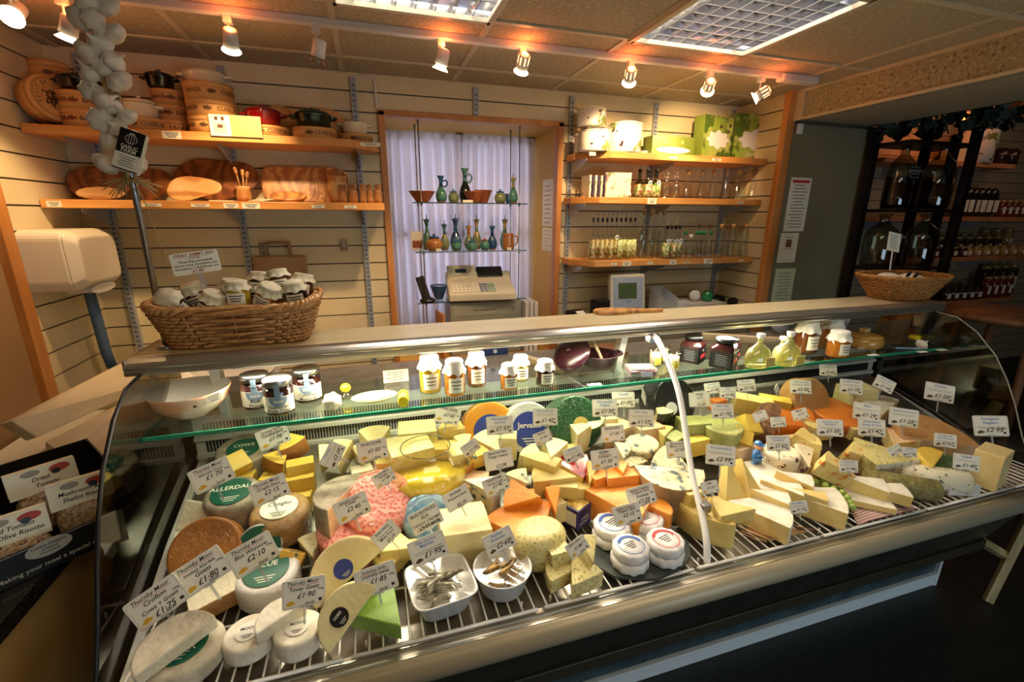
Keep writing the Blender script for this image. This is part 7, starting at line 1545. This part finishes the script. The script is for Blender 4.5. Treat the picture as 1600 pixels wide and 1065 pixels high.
# straw mat, gingham cloth
t = thing('straw_bundle', 'loose bundle of thin straw sticks under the cheddar and brie', 'straw mat', surf(1185, 850, .003))
for i in range(34):
    a = surf(1150+2.6*i, 826+q.uniform(-6, 6), .003+.003*q.random()); d = Vector((.03+.02*q.random(), -.13+.03*q.random(), 0)); a = a-t.location; b = a+d; b.y = max(b.y, .850-t.location.y); a.z = b.z = .004+.004*q.random(); mb = MB(); mb.tube([a, b], .0016, 5); mb.build('straw', M['olive'] if i % 3 else M['raffia'], t)
m = bpy.data.materials.new('gingham'); m.use_nodes = True; n = m.node_tree.nodes; L = m.node_tree.links; tc = n.new('ShaderNodeTexCoord'); sep = n.new('ShaderNodeSeparateXYZ'); L.new(tc.outputs['Object'], sep.inputs[0]); fs_ = []
for ax in ('X', 'Y'):
    a = n.new('ShaderNodeMath'); a.operation = 'MULTIPLY'; a.inputs[1].default_value = 105; L.new(sep.outputs[ax], a.inputs[0]); b = n.new('ShaderNodeMath'); b.operation = 'FRACT'; L.new(a.outputs[0], b.inputs[0]); c = n.new('ShaderNodeMath'); c.operation = 'GREATER_THAN'; c.inputs[1].default_value = .5; L.new(b.outputs[0], c.inputs[0]); fs_.append(c)
s_ = n.new('ShaderNodeMath'); s_.operation = 'ADD'; L.new(fs_[0].outputs[0], s_.inputs[0]); L.new(fs_[1].outputs[0], s_.inputs[1]); h_ = n.new('ShaderNodeMath'); h_.operation = 'MULTIPLY'; h_.inputs[1].default_value = .5; L.new(s_.outputs[0], h_.inputs[0])
r_ = n.new('ShaderNodeMixRGB'); L.new(h_.outputs[0], r_.inputs[0]); r_.inputs[1].default_value = lin('E9DFD2'); r_.inputs[2].default_value = lin('8E1A26'); L.new(r_.outputs[0], n['Principled BSDF'].inputs['Base Color']); n['Principled BSDF'].inputs['Roughness'].default_value = .8; M['gingham'] = m
cs = [surf(1300, 742, .004), surf(1352, 716, .012), surf(1440, 806, .0), surf(1345, 828, .0)]
vs = []; fs = []; K = 16
for i in range(K+1):
    for j in range(K+1):
        u, v_ = i/K, j/K; p = cs[0]*(1-u)*(1-v_)+cs[1]*u*(1-v_)+cs[2]*u*v_+cs[3]*(1-u)*v_; z = max(ramp(p.y), ramp(p.y))+.004+.010*math.sin(PI*u)*math.sin(PI*v_)+.004*math.sin(9*u+5*v_)*(abs(u-.5)*2)**2; p.y = max(p.y, .836); vs.append(Vector((p.x, p.y, z)))
o0 = cs[0]; mb = MB(); 
for i in range(K):
    for j in range(K): fs.append((i*(K+1)+j, i*(K+1)+j+1, (i+1)*(K+1)+j+1, (i+1)*(K+1)+j))
mb.add([v_-o0 for v_ in vs], fs, True); o = mb.build('gingham_cloth', M['gingham']); o.location = o0; o.modifiers.new('t', 'SOLIDIFY').thickness = .0015; tag(o, 'red and white gingham cloth under the soft white cheeses', 'cloth')
# farmer figurine
p = surf(1178, 735, .055); k = ppm(p); H_ = 58/k
t = thing('figurine', 'small painted figurine of a farmer in blue overalls and cap', 'figurine', (p.x, p.y, p.z-.012), math.radians(20)); M['fblue'] = pm('figure_blue', '3E78B8', rough=.25, coat=.5); M['skin'] = pm('figure_skin', 'D8A27E', rough=.4)
mb = MB(); mb.lathe([(.01, 0), (.028, 0), (.03, .006), (.02, .010), (.01, .010)], 18); mb.build('grass_base', M['dgr'] if 'dgr' in M else Q['dgr'], t)
for s in (-1, 1): mb = MB(); mb.tube([(s*.008, -.004, .012), (s*.008, 0, H_*.42)], [.008, .009], 10); mb.build('leg', M['fblue'], t); mb = MB(); mb.sphere((s*.009, -.010, .012), .009, 10, 6, .7); mb.build('boot', M['black'], t)
mb = MB(); mb.lathe([(.01, H_*.36), (.016, H_*.38), (.019, H_*.5), (.016, H_*.68), (.007, H_*.74), (.004, H_*.75)], 16, sq=.8); mb.build('overalls', M['fblue'], t)
mb = MB(); mb.sphere((0, -.003, H_*.82), .0125, 14, 10, 1.05); mb.sphere((0, -.0155, H_*.815), .003, 8, 6); mb.build('head', M['skin'], t); mb = MB(); mb.lathe([(.0135, H_*.88), (.014, H_*.91), (.010, H_*.96), (.002, H_*.97)], 16); mb.prism([(.012*math.cos(a), -.008+.016*math.sin(a)) for a in [PI+PI*i/8 for i in range(9)]], H_*.885, H_*.895); mb.build('cap', M['fblue'], t)
for s in (-1, 1): mb = MB(); mb.tube(crv([(s*.016, 0, H_*.66), (s*.021, -.004, H_*.52), (s*.010, -.020, H_*.50)]), .005, 8); mb.sphere((s*.008, -.022, H_*.50), .0055, 8, 6); mb.build('arm', M['fblue'], t)
mb = MB(); mb.box(0, -.026, H_*.5, .022, .003, .018); mb.build('held_sign', M['paper'], t)
# loose film over the very large half wheel
p = surf(1462, 668, .10); mb = MB(); vs = []; fs = []
for i in range(15):
    for j in range(9): vs.append((-.16+.32*i/14, -.07+.14*j/8, .02*math.cos(3*(i/14-.5))+.006*math.sin(i*2.1+j)+.004*math.cos(j*3.3)))
for i in range(14):
    for j in range(8): fs.append((i*9+j, i*9+j+1, (i+1)*9+j+1, (i+1)*9+j))
mb.add(vs, fs, True); o = mb.build('cling_film_sheet', M['film']); o.location = p; o.rotation_euler = (.35, .25, -.2); tag(o, 'loose crumpled cling film over the very large orange half wheel', 'cling film')
# ================================================================ PRICE TICKETS
M['tick'] = pm('ticket_card', 'EFEADB', 'E9E3D0', scale=4, rough=.4, coat=.2)
M['tickedge'] = pm('ticket_edge', 'A09A88', rough=.5); M['pyel'] = pm('ticket_yellow', 'D9A82A', rough=.5); M['pbrn'] = pm('ticket_brown', '5A3A26', rough=.5); M['pl'] = gm('ticket_holder', 'EEF2F2', .18, .6, milk=.25)
M['hblue'] = pm('heading_blue', '5E86C0', rough=.5)
def ticket(px, py, w_, tilt, lines, label, style='h', yaw=None, z0=.85, asp=.68):
    v = ray(px, py); t_ = (z0-.315-HC)/(v.z-.35*v.y); p = v*t_+Vector((0, 0, HC))
    if p.y > 1.49: p = aty(px, py, 1.49)
    k = ppm(p)*(1+.26*((px-800)/800)**2); tl = math.radians(abs(tilt)); W_ = w_/k/(math.cos(tl)+asp*math.sin(tl)); h = W_*asp; head = math.degrees(math.atan2(p.x, p.y))
    yw = -head*.45 if yaw is None else yaw
    t = thing('price_ticket', label, 'price ticket', p, rot=(0, 0, 0)); t.rotation_euler = (Euler((0, 0, math.radians(yw))).to_matrix() @ Euler((math.radians(68), 0, 0)).to_matrix() @ Euler((0, 0, math.radians(tilt))).to_matrix()).to_euler()
    mb = MB(); mb.prism(rr(-W_/2, W_/2, -h/2, h/2, h*.07, 2), -.0006, .0006); mb.m = 1
    e = W_*.035
    for s in (-1, 1): mb.box(0, s*(h/2-e), .0007, W_-2*e, W_*.006, .0003); mb.box(s*(W_/2-e), 0, .0007, W_*.006, h-2*e, .0003)
    mb.build('card', [M['tick'], M['tickedge']], t)
    mb = MB(); z = .0012; n = len(lines)-1; price = lines[-1]
    if style == 'h':
        y = h*.36; 
        for i, tx in enumerate(lines[:-1]):
            s = min(W_*.135, W_*1.45/max(len(tx), 1)); mb.m = 0 if style == 'h' else 2; mb.text(tx, s, (-W_*.02+W_*.02*i, y, z), shear=.3)
            if i == 0: mb.m = 1; mb.box(0, y-s*.55, z, min(W_*.8, len(tx)*s*.5), W_*.008, .0003)
            y -= s*1.15
        mb.m = 0; mb.text(price, W_*.18, (W_*.04, min(y-W_*.02, -h*.02), z), shear=.3); mb.text('100g', W_*.07, (W_*.38, h*.04, z)); 
        if 'local' in style or w_ > 40: mb.text('local', W_*.11, (W_*.12, -h*.38, z), shear=.3)
    elif style == 'b':
        y = h*.34
        for i, tx in enumerate(lines[:-1]): s = min(W_*.14, W_*1.5/max(len(tx), 1)); mb.m = 0; mb.text(tx, s, (0, y, z), shear=.15); y -= s*1.15
        mb.text(price, W_*.16, (W_*.05, -h*.33, z), shear=.2)
    else:
        y = h*.34
        for i, tx in enumerate(lines[:-1]): s = min(W_*.12, W_*1.5/max(len(tx), 1)); mb.m = 2; mb.text(tx, s, (0, y, z)); y -= s*1.05
        mb.m = 3
        for i in range(2): mb.box(0, y-h*.02-i*h*.075, z, W_*(.84-.1*i), h*.018, .0003)
        mb.m = 0; mb.text(price, W_*.21, (W_*.08, -h*.20, z), shear=.3); mb.box(W_*.36, -h*.10, z, W_*.12, h*.02, .0003); mb.box(W_*.36, -h*.16, z, W_*.12, h*.02, .0003)
    mb.m = 0
    if style != 'b':
        mb.box(W_*.37, -h*.33, z, W_*.075, W_*.065, .0003)
        mb.m = 4 if style == 'h' else 5
        for (dx, dy, a) in ((-.34, -.32, .07), (-.26, -.30, .06), (-.30, -.26, .05)): mb.prism([(W_*dx+W_*a*math.cos(2*PI*i/12), h*dy+W_*a*.6*math.sin(2*PI*i/12)) for i in range(12)], z-.0004, z+a*.003)
    mb.build('writing', [M['ink'], M['red'], M['hblue'], M['tickedge'], M['pyel'], M['pbrn']], t)
    mb = MB(); mb.bb(-W_*.03, W_*.03, -h/2-W_*.42, -h*.46, -.0016, -.0008); mb.bb(-W_*.11, W_*.11, -h/2-.002, -h*.42, -.0018, .0014); mb.build('plastic_spike', M['pl'], t)
    return t
TM = 'Thornby Moor'
for a in (
 (246, 940, 98, 24, (TM, 'Crofton', 'Cows + Goats', '£1·75'), 'h'), (315, 893, 92, 22, (TM, 'Smoked Allerdale', 'Goats', '£1·80'), 'h'), (395, 866, 82, 19, (TM, 'Blue Whinnow', '£2·10'), 'h'),
 (475, 925, 68, -4, (TM, 'Tovey Goats', '£1·90'), 'h'), (331, 742, 70, 16, (TM, 'Allerdale Goats', '£1·70'), 'h'), (421, 765, 62, 13, (TM, 'Croglin Ewes', '£2·15'), 'h'), (427, 682, 54, 14, ('Farming Fayre', 'Cumberland', '£1·70'), 'h'),
 (550, 793, 60, 15, ('Blacksticks Velvet', 'Cows', '£2·45'), 'h'), (520, 711, 44, 58, ('Cheddar', '£2·39'), 'p'), (582, 703, 49, 5, ('Kendal Crumbly', '£1·50'), 'h'), (600, 746, 40, 24, (TM, 'Nosegay', '£1·80'), 'h'),
 (665, 810, 58, 20, ('BLACKSTICKS', 'SILK', 'TANGY CREAMY', 'COWS MILK', '£2·55/100g'), 'b'), (603, 835, 50, 36, ('Eden Ivory', 'Creamy cows milk', 'Made from', '£2·19'), 'b'), (669, 857, 66, 14, ("Filets d'anchois", 'Marinés', '£1·95'), 'p'),
 (588, 905, 68, 7, ('Yorkshire Fettle', 'crumbly ewes', '£1·85'), 'h'), (780, 845, 56, 20, ('Smoked', 'Anchovies', '£2·60'), 'p'), (715, 778, 50, 22, ('Smoked', 'Westmorland', '£2·10'), 'b'), (775, 757, 46, 18, ('Thornbridge', 'Double strength', '£1·45'), 'h'),
 (779, 717, 48, 7, ('Black Dub Blue', 'Tangy creamy', '£2·08'), 'b'), (735, 699, 34, 30, ('Blacksticks Blue', '£1·70'), 'p'), (700, 648, 45, -17, ('Kendal Creamy', '£1·50'), 'h'), (781, 664, 42, 0, ('Wensleydale', 'Smoked', '£1·31'), 'p'),
 (852, 651, 40, -2, ('Blue Wensleydale', '£1·42'), 'p'), (848, 683, 33, 18, ('Reserve', '£1·86'), 'h'), (896, 709, 36, 16, ('Lancashire', '£1·45'), 'p'), (958, 677, 38, 5, ('Smoked Blue', '£1·50'), 'h'), (945, 717, 46, 5, ('EDEN', 'SUNSET', '£1·35'), 'h'),
 (945, 637, 40, 0, ('Wensleydale', 'Original', '£1·30'), 'p'), (974, 624, 36, 0, ('Caerphilly', '£1·35'), 'p'), (1002, 653, 41, -2, ('Port Salut', '£1·55'), 'p'), (1006, 619, 30, 18, ('£1·40',), 'p', 48), (1093, 624, 35, 3, ('TRUE', 'LOT', '£1·60'), 'b'),
 (1113, 606, 28, 8, ('Emmental', '£1·55'), 'p'), (1137, 613, 26, 0, ('Gruyère', '£1·45'), 'p'), (1166, 602, 31, 6, ('Manchego', '£2·10'), 'p'), (1129, 642, 36, 2, ('Garlic Yarg', '£1·75'), 'p'), (1188, 650, 28, 22, ('Cornish', '£1·25'), 'b'),
 (1060, 702, 40, 3, ('Barnstock Blue', 'Mellow + Creamy', '£2·05'), 'h'), (1126, 711, 50, -5, ('Perroche Herb', '£2·99'), 'p'), (1002, 774, 52, 15, ('Appleby Creamery', 'Organic Brie', 'Smoked', '£2·20'), 'h'), (980, 803, 50, 13, ('Appleby Creamery', 'Organic Brie', '£2·15'), 'h'),
 (902, 854, 42, 32, ('Nettle + Garlic', '£1·80'), 'h'), (1109, 761, 32, 12, ('Tangy', '£1·55'), 'h'), (1216, 692, 39, 3, ('Wensleydale with', 'Cranberry', '£1·62'), 'p'), (1216, 659, 26, 5, ('Bath Soft', '£1·20'), 'p'), (1250, 647, 30, 18, ('Mature', '£1·35'), 'h'),
 (1214, 608, 22, 14, ('£1·50',), 'p', 25), (1251, 604, 34, 0, ('Double Gloucester', '£2·35'), 'p'), (1297, 668, 42, 0, ('White Stilton with', 'Apricots', '£1·35'), 'p'), (1326, 728, 30, 0, ('Coulommiers', '£1·80'), 'p'), (1248, 792, 32, 10, ('Brie de Meaux', '£1·75'), 'p'),
 (1412, 652, 50, -5, ('Applewood Smoked', '£1·25'), 'p'), (1362, 668, 44, 0, ('White Stilton', 'Orange & Dates', '£1·42'), 'p'), (1354, 643, 46, -6, ('Edam', '£1·29'), 'p'), (1468, 613, 52, -8, ('Raclette', '£1·20'), 'p'), (1548, 665, 60, 5, ('Parmigiano', 'Reggiano', '£2·95'), 'p'),
 (1477, 688, 37, -2, ('Cheddar with', 'Caramel Onion', '£1·62'), 'p'), (1510, 722, 44, -3, ('Roulade', '£1·45'), 'p'), (1398, 703, 28, 34, ('£1·50',), 'p'), (1421, 706, 25, -2, ('Goats Milk', '£1·90'), 'p'), (1294, 578, 28, 0, ('£2·45',), 'p'), (1330, 604, 38, -3, ('Double Cream', '£1·75'), 'p'), (1382, 600, 40, -26, ('Roast Garlic', '£1·95'), 'p')):
    nm = ' '.join(a[4][:-1][:3]) if len(a[4]) > 1 else 'with faint title'
    wh = 'back row' if a[1] < 660 else ('middle' if a[1] < 780 else 'front')
    lb = '%s ticket %s, %s, %s' % ({'h': 'handwritten', 'b': 'plain handwritten', 'p': 'printed'}[a[5]], nm, a[4][-1], wh if len(a[4]) > 1 else ('far right' if a[0] > 1350 else 'near the post' if a[0] < 1100 else 'back row' if a[0] < 1250 else 'under the honey jars'))
    ticket(a[0], a[1], a[2], a[3], a[4], lb, a[5], a[6] if len(a) > 6 else None)

# ================================================================ RIGHT HAND ROOM
# black wooden rack with demijohns
t = thing('black_rack', 'tall black wooden rack holding large glass demijohns right of the grey door', 'rack', (3.45, 2.2, 0))
PO = [(3.13, 2.34), (4.02, 2.30), (3.62, 2.34), (3.85, 2.16), (3.05, 2.20)]
PO = [XA(1341, 2.33, 1.6), XA(1497, 2.12, 1.7), XA(1422, 2.33, 1.6), XA(1470, 2.33, 1.7)]
for X, Y in ((PO[0], 2.33), (PO[1], 2.12), (PO[2], 2.34), (PO[3], 2.34)):
    mb = MB(); mb.bb(X-.022-3.45, X+.022-3.45, Y-.022-2.2, Y+.022-2.2, 0, 2.17); mb.lathe([(.03, 2.17), (.034, 2.185), (.02, 2.2), (.001, 2.2)], 14, (X-3.45, Y-2.2, 0)); mb.build('post', M['darkwood'], t)
for z in (2.10, 1.70, 1.33): mb = MB(); mb.bb(PO[0]-3.45, PO[1]-3.45, -.09, .15, z-.02, z+(0 if z < 2 else .0)); mb.build('shelf' if z < 2 else 'top_rail', M['darkwood'], t)
M['demij'] = gm('demijohn_glass', 'C4C8B8', .12, .8, .04); M['darkliq'] = pm('dark_liquid', '0C0A0A', rough=.1, coat=.6)
def demijohn(px, py, w_, Y, zb, h, fill, lab, label):
    X = XA(px, Y, zb+.1); r = w_/ppm((X, Y, zb+.1))/2*.8; t = thing('demijohn', label, 'demijohn', (X, Y, zb)); mb = MB(); mb.lathe([(.01, .002), (r*.92, .002), (r, .03), (r, h*.58), (r*.88, h*.70), (r*.45, h*.80), (r*.32, h*.84), (r*.30, h*.94), (r*.38, h*.95), (r*.38, h)], 28); mb.build('glass', M['demij'], t)
    if fill: mb = MB(); mb.lathe([(.01, .006), (r*.88, .006), (r*.96, .035), (r*.96, h*fill), (.01, h*fill)], 28); mb.build('liquid', M['darkliq'], t)
    if lab:
        mb = MB(); mb.box(0, -r-.004, h*.55, r*1.05, .003, h*.17); mb.build('black_label', M['jblack'], t); mb = MB()
        for s in (-1, 1): mb.box(0, -r-.006, h*.55+s*h*.075, r*.98, .001, .003); mb.box(s*r*.49, -r-.006, h*.55, .003, .001, h*.155)
        mb.T = TR(0, -r-.0062, h*.57) @ R3(90, 0, 0); mb.text(lab, r*.26, (0, 0, 0)); mb.box(0, -r*.22, 0, r*.7, r*.05, .0004); mb.build('lettering', pm('dim_print', 'A8A498', rough=.5), t)
    return t
demijohn(1401, 300, 46, 2.24, 1.7005, .40, .50, 'ELDERBERRY', 'upper demijohn of dark liquid with black label, left')
demijohn(1460, 300, 52, 2.22, 1.7005, .41, .5, None, 'upper demijohn of dark liquid without label, right')
demijohn(1372, 400, 54, 2.24, 1.3305, .34, 0, 'ELDERFLOWER', 'lower demijohn with black label behind the wicker basket')
demijohn(1436, 400, 52, 2.22, 1.3305, .34, 0, None, 'lower unlabelled demijohn behind the wicker basket')
# wall shelves beyond
M['shelf2'] = pm('far_shelf_wood', 'C98A5A', 'B87A4C', scale=5, rough=.5)
rows = ((2.137, 4.20, 5.92, 'top'), (1.655, 3.9, 6.4, 'second'), (1.275, 4.6, 6.5, 'third'), (.84, 4.6, 6.5, 'lowest'))
for z, x0, x1, nm in rows:
    t = thing('far_shelf', '%s shelf of jars in the room beyond on the right' % nm, 'shelf', ((x0+x1)/2, 3.15, z-.04)); hx = (x1-x0)/2; mb = MB(); mb.bb(-hx, hx, -.15, .145, 0, .04); mb.build('board', M['shelf2'], t, bevel=.003)
    for b in (-.5, .5): mb = MB(); mb.T = TR(b*hx, 0, 0); mb.sweepx([(.14, -.002), (-.12, -.002), (-.12, -.015), (.14, -.09)], -.003, .003); mb.build('bracket', M['standard'], t)
q = random.Random(11)
def frow(px0, px1, step, z, h, r, mt, capm, label, group, dy=0, kind='jar'):
    px = px0; base = None
    while px <= px1:
        X = XA(px, 3.06+dy, z)
        if base is None:
            t = thing('far_jar', label, kind, (X, 3.06+dy, z+.0003), 0, group); mb = MB(); mb.lathe([(.01, .002), (r, .002), (r, h*.8), (r*.8, h*.86)], 14); mb.build('body', mt, t)
            mb = MB(); mb.lathe([(r*.86, h*.86), (r*.88, h), (.01, h)], 14); mb.build('cap', capm, t); mb = MB(); K = 4; mb.add([((r+.001)*math.sin(-.6+1.2*i/K), -(r+.001)*math.cos(-.6+1.2*i/K), zz) for i in range(K+1) for zz in (h*.2, h*.6)], [(2*i, 2*i+2, 2*i+3, 2*i+1) for i in range(K)]); mb.build('label', M['paper'], t); base = t
        else: dup(base, (X, 3.06+dy, z+.0003), 0)
        px += step
M['fj1'] = jam('3A2416'); M['fj2'] = jam('B08A4A'); M['fj3'] = jam('6E2A1E'); M['fcap'] = pm('brass_lid', 'B9A26A', rough=.4, metal=.5)
frow(1440, 1500, 15, 1.275, .10, .045, M['fj1'], M['fcap'], 'dark jar with brass lid in the front row of the third far shelf', 'front row of jars, third far shelf, left')
frow(1508, 1592, 14, 1.275, .10, .042, M['fj2'], M['fcap'], 'amber jar with brass lid in the front row of the third far shelf', 'front row of jars, third far shelf, right')
frow(1446, 1560, 15, 1.275, .19, .045, M['fj1'], M['fcap'], 'taller jar in the back row of the third far shelf', 'back row of jars, third far shelf', dy=.12)
frow(1530, 1570, 18, 1.275, .26, .05, M['fj2'], M['fcap'], 'tallest jar at the rear of the third far shelf', 'tall jars at the rear, third far shelf', dy=.2)
frow(1474, 1530, 12, .84, .13, .05, M['fj1'], M['black'], 'dark bottle on the left of the lowest far shelf', 'dark bottles on the lowest far shelf')
frow(1536, 1578, 11, .84, .22, .042, M['fj3'], M['fcap'], 'red jar on the right of the lowest far shelf', 'red jars on the lowest far shelf')
frow(1530, 1572, 14, .84, .32, .05, M['fj1'], M['fcap'], 'tall jar at the rear of the lowest far shelf', 'tall jars on the lowest far shelf', dy=.15)
frow(1560, 1600, 10, 1.655, .16, .038, M['fj3'], M['fcap'], 'small red brown bottle on the second far shelf', 'small bottles on the second far shelf')
M['pouch'] = pm('black_foil_pouch', '15151A', rough=.15, coat=.6)
for i in range(6):
    X = XA(1500+9.5*i, 3.06, 1.75); t = thing('foil_pouch', 'black foil coffee pouch on the second far shelf', 'packet', (X, 3.06, 1.6553), q.uniform(-.2, .2), 'black pouches on the second far shelf'); mb = MB(); mb.sphere((0, 0, 0), 1, 16, 8); mb.v = [(x*.062, y*.04, (math.copysign(abs(c)**.7, c)*.5+.5)*.27) for x, y, c in mb.v]; mb.build('pouch', M['pouch'], t); mb = MB(); mb.box(0, -.041, .10, .07, .003, .11); mb.build('label', M['paper'], t)
X = XA(1529, 3.08, 2.25); r = 26/ppm((X, 3.08, 2.2)); t = thing('olive_print_canister', 'large olive patterned canister on the top far shelf', 'canister', (X, 3.12, 2.1375)); mb = MB(); mb.lathe([(.01, 0), (r*.96, 0), (r*.98, .27), (r, .28), (.01, .29)], 28); mb.build('body', M['olivecan'], t)
X = XA(1490, 3.14, 2.2); slabthing('pale_box', 'pale box left of the large olive patterned canister', 'box', X, 3.12, 2.1375, .22, .12, .17, [M['cream_c']])
for px in (1562, 1578): mb = MB(); mb.lathe([(.01, 0), (.06, 0), (.06, .13), (.04, .15), (.01, .15)], 18); o = mb.build('dark_tin', M['fj1']); o.location = (XA(px, 3.1, 2.2), 3.10, 2.1375); tag(o, 'dark tin right of the large olive patterned canister', 'tin', 'dark tins on the top far shelf')
for px in (1352, 1385, 1418):
    pass
# garland of dark ivy with warm glow
t = thing('ivy_garland', 'dark artificial ivy garland hanging along the edge above the black rack', 'garland', (3.9, 2.30, 2.10)); mb = MB(); pts = [aty(1388+13*i, 172-1.8*i+6*math.sin(i*1.3)+(8 if i > 12 else 0), 2.30)-Vector((3.9, 2.30, 2.19)) for i in range(20)]
mb.tube(pts, .008, 5); mb.build('vine', M['darkwood'], t); M['ivy'] = pm('dark_ivy', '1C2A16', '26361C', scale=20, rough=.5); mb = MB()
for i in range(150):
    a = pts[min(int(q.random()*19), 18)]; b = a+Vector((q.uniform(-.06, .06), q.uniform(-.05, .05), q.uniform(-.09, .05))); s = q.uniform(.03, .055); mb.T = Matrix.Translation(b) @ R3(q.uniform(40, 120), q.uniform(-40, 40), q.uniform(-60, 60))
    mb.prism([(0, -s), (.5*s, -.6*s), (s, -.1*s), (.45*s, .2*s), (.4*s, .8*s), (0, .5*s), (-.4*s, .8*s), (-.45*s, .2*s), (-s, -.1*s), (-.5*s, -.6*s)], 0, .001)
o = mb.build('ivy_leaves', M['ivy'], t); o['kind'] = 'stuff'
p = aty(1530, 148, 2.9); l = bpy.data.lights.new('far_lamp', 'POINT'); l.energy = 3; l.color = lin('FF8A3A')[:3]; l.shadow_soft_size = .05; o = bpy.data.objects.new('far_lamp', l); C.objects.link(o); o.location = (4.9, 2.9, 2.45)
t = thing('far_ceiling_lamp', 'warm glowing lamp behind the ivy garland', 'lamp', (4.95, 2.95, 2.50)); mb = MB(); mb.lathe([(.02, .06), (.05, .0), (.06, -.02)], 18); mb.build('shade', M['spotbody'], t); mb = MB(); mb.sphere((0, 0, -.01), .035, 12, 8); mb.build('bulb', pm('warm_bulb', 'FF9A4A', emit=5), t)
# pine trestle on the floor at the right end
M['pine2'] = pm('rough_pine', 'B9A878', 'A09060', scale=5, stretch=(5, 5, .6), rough=.6)
t = thing('pine_trestle', 'rough pine trestle leg standing on the floor right of the display case', 'trestle', (2.52, .95, 0))
mb = MB(); mb.tube([(.0, 0, .0), (.34, .05, .80)], .020, 4); mb.sm = [False]*len(mb.f); mb.build('front_leg', M['pine2'], t)
mb = MB(); mb.tube([(-.12, .18, .33), (.085, .02, .20)], .022, 4); mb.sm = [False]*len(mb.f); mb.build('cross_brace', M['pine2'], t)
mb = MB(); mb.tube([(-.10, .32, .0), (.30, .30, .80)], .028, 4); mb.build('rear_leg', M['pine2'], t)
t = thing('small_round_table', 'dark wooden table edge at the far right behind the case end', 'table', (3.3, 1.5, 0)); mb = MB(); mb.lathe([(.01, 1.12), (.28, 1.12), (.30, 1.14), (.28, 1.16), (.01, 1.16)], 30); mb.build('top', M['oldwood'], t)
for s, u in ((-1, -1), (1, -1), (-1, 1), (1, 1)): mb = MB(); mb.tube([(s*.16, u*.16, 1.12), (s*.2, u*.2, 0)], .02, 6); mb.build('leg', M['oldwood'], t)
